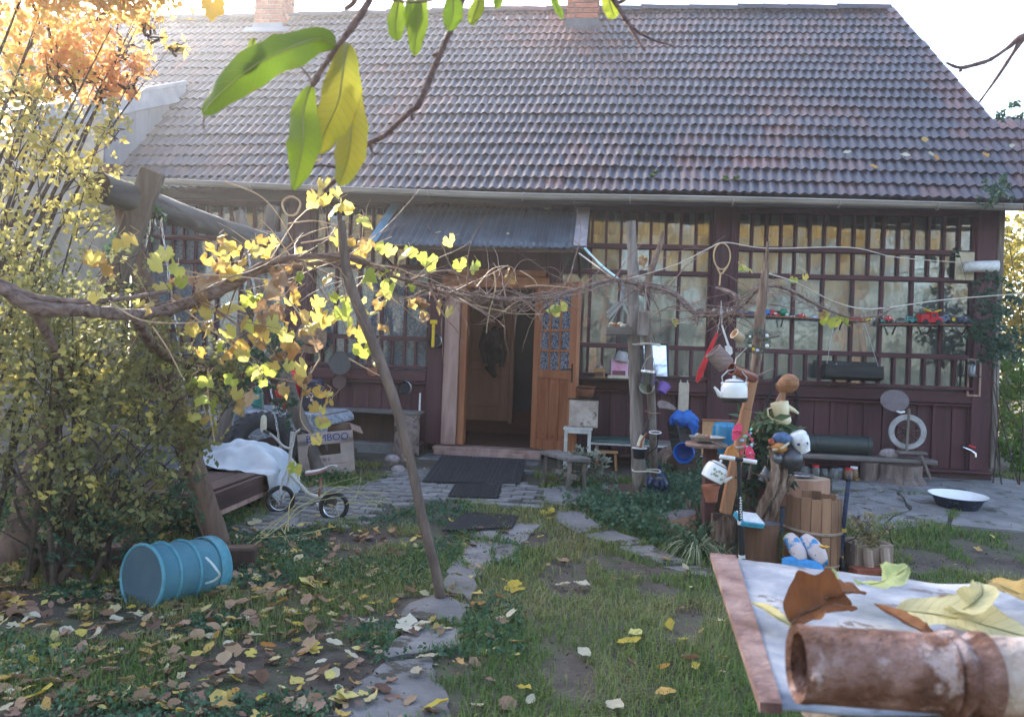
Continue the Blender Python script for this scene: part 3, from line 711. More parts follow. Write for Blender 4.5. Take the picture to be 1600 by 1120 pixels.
# chimneys, brick by brick
bk = shared(B().box((0, 0, 0), (.225, .11, .065), .006), 'brick', brickm)
def chimney(u, v, nx_, ny_, z0, courses, flash, label):
    core = B(HM); wx, wy = nx_*.235-.02, ny_*.235-.02
    core.box((u, v, z0+courses*.0375), (wx-.02, wy-.02, courses*.075))
    ch = core.make('chimney', mortar, house, label=label)
    for k in range(courses):
        z = z0+.0375+k*.075
        for s in (-1, 1):
            off = .5 if k % 2 else 0
            for i in range(nx_+(1 if k % 2 else 0)):
                x = u-wx/2+.1125+(i-off)*.235
                if x < u-wx/2: x = u-wx/2+.055; M = HM @ TR(x, v+s*(wy/2-.05), z) @ SC(.49, 1, 1)
                elif x > u+wx/2: x = u+wx/2-.055; M = HM @ TR(x, v+s*(wy/2-.05), z) @ SC(.49, 1, 1)
                else: M = HM @ TR(x, v+s*(wy/2-.05), z)
                inst(bk, 'brick', ch, M)
            inst(bk, 'brick', ch, HM @ TR(u+s*(wx/2-.05), v, z) @ RZ(PI/2) @ SC((wy-.24)/.225, 1, 1))
    b = B(HM); b.box((u, v-wy/2-.012, roofz(v-wy/2)+.09), (wx+.03, .012, .10 if flash > .7 else .26)); b.box((u, v-wy/2-.07, roofz(v-wy/2-.07)+.085), (wx+.25*flash, .16, .012), r=RX(rad(45))); b.make('flashing', sheetgrey if flash > .7 else mat('dark_flashing', (.06, .06, .07), (.1, .1, .11), rough=.5), ch)
    return ch
chimney(-4.22, 2.78, 2, 2, 6.1, 15, 1.0, 'brick chimney at the left of the ridge'); chimney(.56, 2.66, 2, 2, 6.0, 16, .6, 'brick chimney near the middle of the ridge')
b = B(HM); b.tube([(3.82, VR, 6.6), (3.82, VR, 7.6)], .008, 6); b.make('roof_rod', wirem, house)
# ---------------------------------------------------------------- door awning of corrugated sheet
aw = T('awning', 'grey blue corrugated sheet awning over the open door', 'awning', HM @ Vector((-.1, -.1, 2.9)), rz=-YAW)
ua0, ua1, v0_, za0, v1_, za1 = -1.42, .80, -.10, 3.0, -.98, 2.43
rows = []
for i in range(7):
    t = i/6; rows.append([HM @ Vector((ua0+(ua1-ua0)*k/240, v0_+(v1_-v0_)*t, za0+(za1-za0)*t+.011*math.sin(k*2*PI/8)-.02*math.sin(t*PI)*0)) for k in range(241)])
B().grid(rows).make('corrugated_sheet', bluetin, aw, smooth=True, solid=.003)
b = B(HM); an = math.atan2(za1-za0, v1_-v0_)
def sidestrip(u, w_, m_, name, lift=.022):
    b = B(HM @ TR(u, (v0_+v1_)/2, (za0+za1)/2+lift) @ RX(math.atan2(za0-za1, v0_-v1_))); b.box((0, 0, 0), (w_, 1.02, .006), .002); b.box((-w_/2 if u < 0 else w_/2, 0, -.03), (.006, 1.02, .06)); b.make(name, m_, aw)
sidestrip(-1.40, .10, bluepaint, 'blue_flashing'); sidestrip(.755, .13, rusttin, 'worn_flashing')
for u in (-1.36, .12, .74):
    b = B(HM); b.bar((u, v0_, za0-.03), (u, v1_+.03, za1-.03), .035, .045, .004); b.make('rafter', darkwood, aw)
for u in (-1.36, .74):
    b = B(HM); b.bar((u, -.08, 2.25), (u, v1_+.12, za1-.03), .03, .03, .003); b.make('brace', darkwood, aw)
b = B(HM); b.bar((ua0+.03, v1_+.06, za1-.02), (ua1-.03, v1_+.06, za1-.02), .03, .04, .004); b.make('front_rail', darkwood, aw)
# step, mat
st = T('doorstep', 'low concrete doorstep under the black mat', 'step', gpt(755, 720)); b = B(HM); b.box((-.25, -.42, .12), (1.32, .52, .16), .02); b.make('step_block', concrete, st)
b = B(HM); b.box((-.68, -.62, .14), (.3, .3, .05), .01); b.make('side_slab', concrete, st)
def ribmat(px, Yoff, size, label, corners, slope=0):
    P = [gpt(x, y, u_) for (x, y, u_) in corners]
    rows = []; n, m_ = 60, 8
    for i in range(m_+1):
        t = i/m_; a = P[0].lerp(P[3], t); c = P[1].lerp(P[2], t)
        rows.append([a.lerp(c, k/n)+Vector((0, 0, .004*math.sin(k*PI*.7)+.003*noise.noise((k*.2, t*3, 1)))) for k in range(n+1)])
    B().grid(rows).make('doormat', blackrub, label=label, cat='doormat', solid=.012, loc=P[0])
ribmat(0, 0, 0, 'large black ribbed rubber mat in front of the open door', [(660, 752, .03), (812, 756, .03), (823, 718, .14), (690, 712, .14)])
ribmat(0, 0, 0, 'small black mat on the setts below the large ribbed mat', [(700, 775, .03), (778, 778, .03), (785, 757, .03), (712, 755, .03)])
ribmat(0, 0, 0, 'sunken dark mat where the concrete path meets the setts', [(690, 829, .03), (800, 824, .03), (810, 806, .03), (730, 800, .03)])
# ================================================================ THINGS: helpers
def hang(pts, r=.0025, name='hanging_wire', parent=None, m=None): return B().tube(pts, r, 5).make(name, m or wirem, parent, smooth=True)
def vessel(prof, x, m, parent, name='body', n=28, **k): 
    b = B(x); b.lathe(prof, n, **k); return b.make(name, m, parent, smooth=True, ang=50)
def shell(prof, t): return prof+[(max(r-t, .001), z+(t if i == len(prof)-1 else 0)) for i, (r, z) in list(enumerate(prof))[::-1]]
# ---------------------------------------------------------------- first vine post, double
p0 = gpt(1003, 790); YP = p0.y
vp = T('vine_post', 'thick barked post tied to a thinner grey post, carrying the vine and hung with pots', 'post', p0)
pts = spline([tuple(gpt(1003, 792, -.05))+(.062,), tuple(at(998, 730, YP))+(.058,), tuple(at(993, 600, YP))+(.052,), tuple(at(989, 480, YP))+(.05,), tuple(at(989, 420, YP))+(.046,), tuple(at(986, 346, YP))+(.040,)], 6)
B().tube([p[:3] for p in pts], [p[3] for p in pts], 14, wob=.12).make('thick_stake', greywood, vp, smooth=True)
pts = spline([tuple(gpt(1024, 788, -.05))+(.030,), tuple(at(1019, 650, YP-.06))+(.034,), tuple(at(1014, 560, YP-.05))+(.034,), tuple(at(1012, 500, YP-.04))+(.03,)], 6)
B().tube([p[:3] for p in pts], [p[3] for p in pts], 10, wob=.05).make('thin_stake', greywood, vp, smooth=True)
def tie(y, name='wire_tie', m=ropem, w_=17):
    c = at(1010, y, YP-.03); B().tube([c+Vector((.115*math.cos(a), .09*math.sin(a), .006*math.sin(3*a))) for a in np.linspace(0, 2*PI, 20)[:-1]], .007, 6, closed=True).make(name, m, vp, smooth=True)
tie(735); tie(538)
pts = [at(1003, 462, YP-.05), at(1012, 440, YP-.05), at(1022, 410, YP-.05), at(1033, 380, YP-.05), at(1037, 362, YP-.05)]
B().tube(pts, [.032, .03, .026, .02, .012], 8, wob=.08).make('forked_branch', brownbark, vp, smooth=True)
# board tag hanging on post
c = at(1006, 500, YP-.14); t = T('wooden_board', 'small weathered chopping board hanging by a string from the thick vine post', 'board', c)
b = B(TR(c) @ RY(.04)); b.box((0, 0, -.03), (.095, .016, .20), .008); b.make('board', greywood, t); hang([c+Vector((0, 0, .06)), c+Vector((.0, .01, .2)), at(1001, 445, YP-.06)], .003, parent=t)
# basket tray on wires, with potatoes
YB = YP-.02; c = at(966, 517, YB); t = T('hanging_tray', 'small wooden tray of dried fruit hanging on bent tin strips left of the vine post', 'tray', c)
b = B(TR(c) @ RY(-.05)); b.box((0, 0, -.03), (.20, .12, .012), .003)
for s in (-1, 1): b.box((0, s*.06, 0), (.20, .012, .062), .003); b.box((s*.10, 0, 0), (.012, .13, .062), .003)
b.make('tray', greywoodh, t)
for i in range(9):
    b = B(); b.ball(c+Vector((U(-.07, .07), U(-.03, .03), .03+U(0, .03))), U(.018, .03), 9, (1.2, 1, .8), .12); b.make('fruit', [cream, logend, pine][i % 3], t, smooth=True)
tin = plain('grey_tin_strip', (.32, .38, .42), .4, metal=.6)
top = at(973, 440, YB)
for (x0, y0, x1, y1, w_) in ((974, 446, 971, 474, .035), (971, 474, 950, 496, .03), (972, 472, 986, 500, .016), (975, 452, 982, 478, .02), (966, 472, 948, 489, .02)):
    b = B(); b.bar(at(x0, y0, YB), at(x1, y1, YB+.01), w_, .004, up=(0, 1, 0)); b.make('tin_strip', tin, t)
for s in (-1, 1): hang([c+Vector((s*.09, 0, .02)), at(975+s*7, 480, YB), top], .003, parent=t)
# mirror on the sill side, framed black, tipped to the sky
YM = YP+.10; c = at(1024, 563, YM); t = T('framed_mirror', 'black framed mirror leaning behind the vine post and reflecting white sky', 'mirror', c)
MX = TR(c) @ RZ(.10) @ RX(rad(-14)); wM, hM = .215, .285
b = B(MX)
for s in (-1, 1): b.box((s*wM/2, 0, 0), (.014, .02, hM+.014), .003); b.box((0, 0, s*hM/2), (wM-.014, .02, .014), .003)
b.make('frame', black, t); b = B(MX); b.box((0, .004, 0), (wM-.014, .004, hM-.014)); b.make('mirror_glass', plain('mirror', (.9, .9, .9), .02, metal=1, bump=0), t)
hang([MX @ Vector((0, .01, hM/2)), at(1012, 500, YP+.02)], .003, parent=t)
# metal mug / saucepan
def pot_on_post(px, py, Y, r, h, m, name, label, cat, tilt=0, roll=0, handle=True, inner=None, cone=1.0, mtx=None):
    c = at(px, py, Y); X = TR(c) @ RY(roll) @ RX(tilt); t = T(name, label, cat, c)
    vessel(shell([(r*cone*.96, -h/2), (r*cone, -h/2+.006), (r, h/2-.004), (r*1.04, h/2)], .003), X, m, t, cap1=True)
    if handle: B(X).tube([(r*.98, 0, h*.3), (r+.035, 0, h*.28), (r+.045, 0, 0), (r+.02, 0, -h*.28), (r*.96, 0, -h*.3)], .005, 7).make('handle', m, t, smooth=True)
    return t, X, c
t, X, c = pot_on_post(1012, 590, YP-.16, .066, .10, steel, 'steel_pot', 'shiny steel pot hanging sideways on the vine post below the mirror', 'pot', rad(8), rad(4), False)
B(X).tube([(-.06, 0, .05), (-.03, 0, .15), (.01, 0, .19)], .003, 5).make('hanging_wire', wirem, t); B(X).tube([(.06, 0, .05), (.03, 0, .15), (.01, 0, .19)], .003, 5).make('hanging_wire', wirem, t)
B(X).tube([(.01, 0, .19), (-.01, .02, .3)], .003, 5).make('hanging_wire', wirem, t)
pot_on_post(1012, 607, YP-.12, .060, .075, plain('pale_grey_enamel', (.52, .55, .48), .35), 'enamel_bowl', 'pale enamel bowl tipped on its side under the steel pot', 'bowl', rad(60), rad(-35), False, cone=.5)
t, X, c = pot_on_post(1036, 607, YP-.14, .052, .078, purplep, 'purple_cup', 'purple plastic cup tipped over beside the vine post', 'cup', rad(-20), rad(28), False, cone=.72)
hang([X @ Vector((-.05, 0, .03)), at(1016, 585, YP-.05)], parent=t)
t, X, c = pot_on_post(999, 708, YP-.17, .056, .085, black, 'black_pot', 'small blackened pot with pale rim wired low on the vine post', 'pot', 0, 0, False, cone=.85)
B(X).tube([(.058*math.cos(a), .058*math.sin(a), .043) for a in np.linspace(0, 2*PI, 24)[:-1]], .0045, 6, closed=True).make('rim', whitep, t, smooth=True)
b = B(X); b.tube([(0, .01, 0), (.015, 0, .10), (.05, 0, .17)], [.012, .009, .006], 7); b.make('wooden_handle', pine, t, smooth=True)
c = at(1015, 675, YP-.16); t = T('wire_hoop', 'white enamelled wire hoop sticking out from the thin grey post', 'hoop', c)
B(TR(c) @ RX(rad(18))).tube([(.045+.048*math.cos(a), .03*math.sin(a), 0) for a in np.linspace(0, 2*PI, 24)[:-1]], .0045, 6, closed=True).make('ring', whitep, t, smooth=True)
hang([c+Vector((.08, 0, 0)), c+Vector((.07, .03, -.12)), c+Vector((.0, .1, -.2))], .005, 'stem', t, black)
c = at(1008, 664, YP-.12); t = T('garden_trowel', 'wooden handled trowel pointing down at the thin grey post', 'trowel', c)
b = B(); b.tube([at(1014, 655, YP-.12), at(1004, 680, YP-.13)], .012, 8); b.make('handle', black, t, smooth=True); b = B(); b.tube([at(1004, 680, YP-.13), at(1000, 697, YP-.13)], [.02, .03], 8); b.make('blade', cream, t, smooth=True)
c = at(1018, 645, YP-.12); t = T('wire_hook', 'thin rusty wire hook bent out of the grey stake', 'hook', c); hang([at(1012, 640, YP-.1), at(1008, 643, YP-.13), at(1020, 646, YP-.16), at(1032, 645, YP-.16)], .005, 'hook_wire', t, rust)
# ---------------------------------------------------------------- leaning timber prop on the middle stump
Y2 = 5.15
ms_ = gpt(1130, 852); c = Vector((ms_.x, ms_.y, ms_.z))
t = T('tree_stump', 'middle split stump with ragged top carrying the leaning orange prop', 'stump', c)
def stump(c, r, h, parent, m_side, m_top, wob=.1, flare=1.15, tilt=(0, 0), name='trunk', sqy=1.0, rag=0.0):
    X = TR(c) @ RY(tilt[0]) @ RX(tilt[1]); n = 28; vs = []; K = 7
    ph = [U(0, 6) for _ in range(4)]
    prof = [1+wob*(math.sin(2*a+ph[0])*.5+math.sin(5*a+ph[1])*.35+math.sin(11*a+ph[2])*.25) for a in np.linspace(0, 2*PI, n+1)[:-1]]
    for i in range(K):
        tt = i/(K-1)
        for j in range(n):
            a = 2*PI*j/n; rr = r*prof[j]*(flare+(1-flare)*min(1, tt*2)); z = -.04+(h+.04)*tt+(rag*math.sin(a*4+ph[3])*tt)
            vs.append((rr*math.cos(a), rr*sqy*math.sin(a), z))
    fs = [(i*n+j, i*n+(j+1) % n, (i+1)*n+(j+1) % n, (i+1)*n+j) for i in range(K-1) for j in range(n)]
    B(X).add(vs, fs).make(name, m_side, parent, smooth=True, ang=60)
    b = B(X); vs2 = [(x, y, z+.001) for x, y, z in vs[-n:]]; vs3 = [(x*.55, y*.55, z+.004) for x, y, z in vs[-n:]]
    b.add(vs2+vs3+[(0, 0, h+.004)], [(j, (j+1) % n, n+(j+1) % n, n+j) for j in range(n)]+[(n+j, n+(j+1) % n, 2*n) for j in range(n)]); b.make('cut_top', m_top, parent)
stump(c, .095, .20, t, brownbark, darkwood, rag=.025, wob=.18)
foot = at(1134, 800, Y2); 
lp = T('leaning_prop', 'orange squared timber prop leaning over the middle stump, branchy at the top', 'post', foot)
lpp = [at(1133, 802, Y2), at(1152, 712, Y2), at(1166, 640, Y2), at(1177, 590, Y2)]
for i in range(3): 
    b = B(); b.bar(lpp[i], lpp[i+1]+(lpp[i+1]-lpp[i]).normalized()*.004, .072-.008*i, .055, .006, up=(0, 1, 0)); b.make('timber', orangewood, lp)
pts = spline([tuple(at(1177, 596, Y2))+(.033,), tuple(at(1182, 560, Y2))+(.032,), tuple(at(1187, 500, Y2))+(.033,), tuple(at(1193, 450, Y2))+(.028,), tuple(at(1198, 400, Y2))+(.013,), tuple(at(1200, 378, Y2))+(.008,)], 5)
B().tube([p[:3] for p in pts], [p[3] for p in pts], 10, wob=.12).make('forked_top', brownbark, lp, smooth=True)
for a, bb, c2 in (((1180, 590), (1196, 582), (1210, 576)), ((1188, 530), (1204, 527), (1218, 525)), ((1150, 700), (1165, 698), (1182, 693)), ((1148, 702), (1130, 697), (1112, 690))):
    B().tube([at(*a, Y2-.03), at(*bb, Y2-.08), at(*c2, Y2-.1)], [.012, .008, .005], 7).make('branch_stub', greywood, lp, smooth=True)
# white kettle
def kettle(c, r, h, x, name, label, cat, m, dark=None, lid=True, spout_side=-1, bail=True, sprigs=None):
    X = TR(c) @ x; t = T(name, label, cat, c)
    vessel([(r*.80, -h*.5), (r*.98, -h*.44), (r*1.02, -h*.1), (r*1.0, h*.2), (r*.9, h*.42), (r*.70, h*.5)], X, m, t, n=36)
    if dark: vessel([(r*.4, -h*.52), (r*.82, -h*.515), (r*.99, -h*.45), (r*1.025, -h*.32), (r*1.0, -h*.28)], X, dark, t, name='sooty_base', n=36)
    if lid: vessel([(r*.72, h*.5), (r*.70, h*.56), (r*.45, h*.64), (r*.1, h*.67), (r*.12, h*.74), (r*.14, h*.80), (r*.05, h*.84)], X, m, t, name='lid', n=30); B(X).tube([(r*.72*math.cos(a), r*.72*math.sin(a), h*.5) for a in np.linspace(0, 2*PI, 28)[:-1]], .003, 6, closed=True).make('rim', dark or black, t, smooth=True)
    s = spout_side
    B(X).tube([(s*r*.80, 0, -h*.22), (s*r*1.15, 0, -h*.12), (s*r*1.35, 0, h*.1), (s*r*1.52, 0, h*.24)], [h*.15, h*.13, h*.08, h*.055], 12).make('spout', m, t, smooth=True)
    if bail:
        B(X).tube([(-r*.85, 0, h*.42), (-r*.95, 0, h*.75), (-r*.5, 0, h*1.05), (r*.05, 0, h*1.12), (r*.6, 0, h*1.0), (r*.98, 0, h*.7), (r*.85, 0, h*.42)], .0045, 7).make('bail_handle', wirem, t, smooth=True)
        for q in (-1, 1): B(X).ball((q*r*.88, 0, h*.42), .012, 8).make('lug', m, t, smooth=True)
    if sprigs:
        for i in range(sprigs[0]):
            a = -PI/2+U(-.9, .9); z = U(-.25, .2)*h; b = B(X @ RZ(a) @ TR(r*1.015, 0, z) @ RY(PI/2)); b.lathe([(U(.006, .011), 0), (.005, .002), (.001, .003)], 7); b.make('painted_flower', sprigs[1], t)
    return t, X
soot = plain('soot', (.03, .025, .02), .8)
t, X = kettle(at(1147, 612, 4.95), .082, .125, RY(rad(-2)), 'white_kettle', 'white enamel kettle with sooty base hanging in front of the leaning prop', 'kettle', enamelw, soot)
hang([X @ Vector((0, 0, .14)), at(1150, 560, 5.0), at(1170, 540, 5.1)], parent=t)
# clay pipe pot & ribbed pot & little cup on the prop
def cylpot(p, q, r, m, name, label, cat, rim=True, ribs=0, hollow=True):
    p, q = Vector(p), Vector(q); X = aim(p, q-p); L_ = (q-p).length; t = T(name, label, cat, (p+q)/2)
    prof = [(r*.93, 0), (r*.97, .01)]
    if ribs:
        for i in range(ribs): z = L_*(.05+.9*i/ribs); prof += [(r*(1+.05*math.sin(i/ribs*PI)), z), (r*(1.05+.05*math.sin(i/ribs*PI)), z+.45*L_/ribs)]
    prof += [(r, L_-.012), (r*1.06, L_-.01), (r*1.06, L_)]
    vessel(prof+[(r*.93, L_), (r*.85, .02)], X, m, t, cap1=True); return t, X
cylpot(at(1178, 590, 5.05), at(1143, 576, 4.95), .036, mat('glazed_brown', (.17, .045, .03), (.28, .09, .05), rough=.25, scale=6), 'clay_pot', 'glazed red brown clay pot lying open end out above the white kettle', 'pot')
cylpot(at(1136, 572, 5.15), at(1114, 548, 5.15), .058, mat('ribbed_grey_clay', (.20, .14, .13), (.32, .24, .22), scale=9, rough=.7, stretch=(1, 1, 8)), 'ribbed_pot', 'ribbed greyish clay pot hanging aslant on the dark post', 'pot', ribs=7)
cylpot(at(1159, 530, 5.1), at(1147, 521, 5.08), .032, mat('two_tone_cup', (.55, .33, .18), (.72, .58, .40), scale=4, rough=.35), 'small_cup', 'small cream and brown cup hanging beside the wreath', 'cup')
# wreath
c = at(1182, 533, 5.05); t = T('advent_wreath', 'dark green wreath with pale baubles hanging on the prop', 'wreath', c)
vs, fs = [], []
for i in range(900):
    a = U(0, 2*PI); th = U(0, 2*PI); rr = .062+.022*math.cos(th)*U(.6, 1.1); p = c+Vector((rr*math.cos(a), .022*math.sin(th)-.02, rr*math.sin(a))); d = Vector((U(-1, 1), U(-1, .3), U(-1, 1))).normalized()*.016; s = d.orthogonal().normalized()*.0025
    o = len(vs); vs += [p-s, p+s, p+d]; fs.append((o, o+1, o+2))
B().add(vs, fs).make('needles', leafmat('wreath_green', [(.012, .03, .022), (.03, .07, .045), (.06, .10, .08)], transl=.1), t, kind='stuff')
for a, r_, m_ in ((.6, .012, whitep), (-.5, .013, whitep), (-2.6, .011, cream), (-1.7, .014, plain('silver_bauble', (.5, .55, .6), .2, metal=.6)), (2.7, .008, whitep), (-2.1, .010, yellowp)): B().ball(c+Vector((.062*math.cos(a), -.045, .062*math.sin(a))), r_, 10).make('bauble', m_, t, smooth=True)
# red shoehorn, white brush, whisk wire, racket all hung in front of dark middle post
YH = 5.6
def flat(pts, Y, m, name, parent, th=.008, sub=0):
    """flat outline traced at distance Y, given thickness"""
    P = [at(x, y, Y) for x, y in pts]; n = len(P); q = [p+Vector((0, th, 0)) for p in P]
    return B().add(P+q, [tuple(range(n)), tuple(range(n, 2*n))[::-1]]+[(i, (i+1) % n, n+(i+1) % n, n+i) for i in range(n)]).make(name, m, parent)
c = at(1118, 525, YH); t = T('red_paddle', 'long red plastic paddle hanging aslant against the dark middle post', 'paddle', c)
flat([(1120, 519), (1123, 521), (1113, 546), (1104, 570), (1097, 590), (1090, 598), (1087, 595), (1090, 580), (1099, 562), (1108, 542)], YH, redp, 'blade', t, .012); hang([at(1121, 520, YH), at(1125, 498, YH), at(1127, 470, YH)], parent=t)
c = at(1137, 545, YH); t = T('white_spatula', 'white plastic spatula hanging head down beside the red paddle', 'spatula', c)
flat([(1127, 508), (1129, 507), (1140, 540), (1137, 541)], YH-.05, whitep, 'handle', t); flat([(1133, 541), (1139, 539), (1144, 543), (1145, 552), (1141, 555), (1136, 554)], YH-.05, whitep, 'head', t, .012); hang([at(1128, 508, YH-.05), at(1128, 488, YH-.02), at(1127, 470, YH)], parent=t)
c = at(1128, 402, YH); t = T('old_racket', 'old wooden racket frame hanging from the line in front of the dark middle post', 'racket', c)
rk = plain('racket_wood', (.5, .35, .17), .4)
B().tube([at(1128+13*math.cos(a), 400-20*math.sin(a)*(1 if math.sin(a) > 0 else 1.05), YH) for a in np.linspace(0, 2*PI, 30)[:-1]], .0055, 7, closed=True).make('hoop', rk, t, smooth=True)
for a, bb in (((1120, 417), (1125, 428)), ((1136, 417), (1128, 428)), ((1126, 426), (1124, 446))): B().tube([at(*a, YH), at(*bb, YH)], .006, 7).make('handle' if a[0] == 1126 else 'throat', rk, t, smooth=True)
b = B()
for k in range(-4, 5): b.tube([at(1128+k*2.7, 400-19*math.sqrt(max(0, 1-(k/5)**2)), YH), at(1128+k*2.7, 400+19*math.sqrt(max(0, 1-(k/5)**2)), YH)], .0009, 3)
for k in range(-6, 7): b.tube([at(1128-12*math.sqrt(max(0, 1-(k/7)**2)), 400+k*2.8, YH), at(1128+12*math.sqrt(max(0, 1-(k/7)**2)), 400+k*2.8, YH)], .0009, 3)
b.make('strings', darkwood, t, kind='stuff')
# clothes lines
def line(pts, label, r=.006, m=None):
    P = [tuple(at(*p)) for p in pts]; o = B().tube([tuple(q) for q in spline(P, 6)], r, 6).make('rope', m or ropem, None, smooth=True, loc=P[0], label=label, cat='rope'); return o
line([(905, 396, 7.9), (945, 425, 7), (965, 438, 6.6)], 'pale cord from the awning corner down to the vine', .008)
line([(914, 388, 7.9), (940, 415, 7.1), (972, 440, 6.5)], 'light blue strap from the awning corner to the vine', .011, plain('light_blue_strap', (.3, .55, .62), .5))
line([(965, 440, 6.6), (1010, 428, 6.4), (1060, 412, 6.2), (1108, 388, 6), (1135, 379, 6), (1200, 388, 6.3), (1330, 387, 7), (1400, 402, 7.6), (1500, 410, 8.2), (1545, 411, 8.28)], 'pale line running along the veranda from the vine post to the corner bracket', .0048)
line([(1190, 425, 5.3), (1240, 440, 5.5), (1300, 470, 5.9), (1345, 482, 6.2), (1385, 481, 6.5), (1440, 473, 6.9), (1500, 466, 7.2), (1640, 456, 7.8)], 'clothes line sagging from the prop past the toy shelves to the right', .0048)
# ---------------------------------------------------------------- things at the second upright
YG = 5.35
c = gpt(1222, 800); t = T('mug_post', 'slim brown post behind the driftwood carrying gourd and coffee pot', 'post', Vector((at(1216, 700, YG+.1).x, YG+.1, .05)))
b = B(); b.bar(Vector((at(1214, 700, YG+.1).x, YG+.1, .05)), at(1221, 640, YG+.1), .05, .04, .006); b.bar(at(1221, 645, YG+.1), at(1225, 600, YG+.1), .03, .03, .004); b.make('stake', orangewood, t)
c = at(1230, 600, YG-.05); t = T('dried_gourd', 'brown woven looking gourd on a stick above the cream coffee pot', 'gourd', c)
X = TR(c) @ RY(rad(65))
B(X).lathe([(.005, -.075), (.03, -.07), (.052, -.03), (.064, .0), (.06, .035), (.04, .065), (.012, .08), (.004, .085)], 20, wob=.04).make('gourd_body', mat('gourd', (.24, .10, .045), (.42, .20, .09), scale=16, stretch=(1, 1, 3), rough=.6, bump=.8), t, smooth=True)
B().tube([at(1222, 612, YG-.02), at(1215, 625, YG), at(1213, 634, YG+.05)], .012, 8).make('stick', jamb, t, smooth=True)
c = at(1221, 645, YG-.06); t = T('cream_coffee_pot', 'cream enamel coffee pot hung upside down below the gourd', 'coffee pot', c); X = TR(c) @ RY(rad(-14)) @ RX(PI)
k_ = .0044
vessel([(.056, -.075), (.060, -.07), (.052, .0), (.046, .02), (.052, .025), (.054, .06), (.044, .078), (.03, .082)], X @ SC(1, 1, -1) @ SC(1, 1, -1), enamelcream, t, n=30)
B(X).tube([(.045, 0, -.03), (.085, 0, .0), (.11, 0, .028)], [.022, .014, .008], 10).make('spout', enamelcream, t, smooth=True)
B(X).tube([(-.052, 0, -.05), (-.085, 0, -.045), (-.09, 0, .0), (-.07, 0, .03), (-.048, 0, .035)], .006, 7).make('handle', enamelcream, t, smooth=True)
B(X).tube([(.049*math.cos(a), .049*math.sin(a), .018) for a in np.linspace(0, 2*PI, 24)[:-1]], .0035, 5, closed=True).make('patterned_band', terracotta, t)
# hose loop on wall
c = HM @ wallp(1222, 640, -.10); t = T('hose_loop', 'dark rubber hose hung in a loop on the maroon wall behind the coffee pot', 'hose', c)
B().tube([c+Vector((.17*math.cos(a), -.02*math.sin(a*3), .38*math.sin(a)-.02)) for a in np.linspace(0, 2*PI, 34)[:-1]], .012, 7, closed=True).make('coil', blackrub, t, smooth=True)
# ---------------------------------------------------------------- driftwood root with china on top
c = gpt(1182, 838); t = T('driftwood_root', 'twisted grey brown driftwood root standing between stump and log', 'root', c); YD = 5.15
for pts in ([(1178, 832, .02), (1190, 795, .03), (1205, 765, .035), (1212, 735, .03), (1207, 708, .022), (1201, 698, .014)], [(1196, 835, .02), (1212, 790, .028), (1222, 755, .03), (1226, 730, .022)], [(1186, 838, .015), (1203, 800, .02), (1222, 770, .02), (1240, 742, .016)], [(1205, 768, .012), (1195, 745, .01), (1184, 742, .006)], [(1200, 700, .012), (1212, 697, .010), (1226, 690, .006)], [(1213, 740, .02), (1208, 720, .016), (1200, 712, .008)]):
    P = spline([tuple(at(x, y, YD+.03*math.sin(x)))+(r_,) for x, y, r_ in pts], 5); B().tube([p[:3] for p in P], [p[3] for p in P], 9, wob=.2).make('root_limb', brownbark, t, smooth=True)
c = at(1235, 716, YD); t = T('grey_ball_jug', 'round dark grey metal ball jug wedged on the driftwood root', 'jug', c); B().ball(c, .078, 22, (1, 1, .92)).make('body', plain('dull_pewter', (.10, .10, .115), .35, metal=.5), t, smooth=True); B().ball(c+Vector((-.09, -.02, 0)), .036, 14).make('knob', plain('dull_pewter2', (.2, .22, .25), .3, metal=.6), t, smooth=True)
c = at(1251, 690, YD-.02); t = T('white_china_pot', 'white china pot with dark blue flowers upside down on the root', 'pot', c); X = TR(c) @ RY(rad(-205))
vessel([(.040, -.07), (.055, -.055), (.060, -.02), (.052, .03), (.036, .065), (.038, .07)], X, plain('china', (.78, .78, .80), .12, bump=0), t, n=26)
for i in range(13): a = U(0, 2*PI); z = U(-.04, .03); B(X @ RZ(a) @ TR(.0585-.10*abs(z+.02)*(.9 if z > -.02 else .4), 0, z) @ RY(PI/2)).lathe([(U(.006, .013), 0), (.004, .003)], 7).make('painted_flower', plain('cobalt', (.02, .03, .16), .3), t)
c = at(1218, 690, YD-.03); t = T('china_rooster', 'blue and orange china rooster pot behind the grey ball jug', 'ornament', c)
B().ball(c+Vector((.015, 0, .02)), .06, 16, (1.1, .9, .75), .05).make('blue_body', mat('rooster_blue', (.03, .08, .20), (.10, .17, .30), scale=30, rough=.4), t, smooth=True); B().ball(c+Vector((-.01, -.03, -.035)), .042, 14, (1.2, 1, .8), .08).make('orange_breast', mat('rooster_orange', (.42, .15, .04), (.6, .3, .08), scale=20, rough=.5), t, smooth=True)
B().tube([c+Vector((-.06, -.05, -.05)), c+Vector((0, -.07, -.03)), c+Vector((.04, -.06, .0))], .008, 6).make('leg', cream, t, smooth=True); B().ball(c+Vector((-.06, -.02, .0)), .022, 10).make('head', mat('rooster_red', (.35, .05, .03), (.45, .2, .1), scale=20), t, smooth=True)
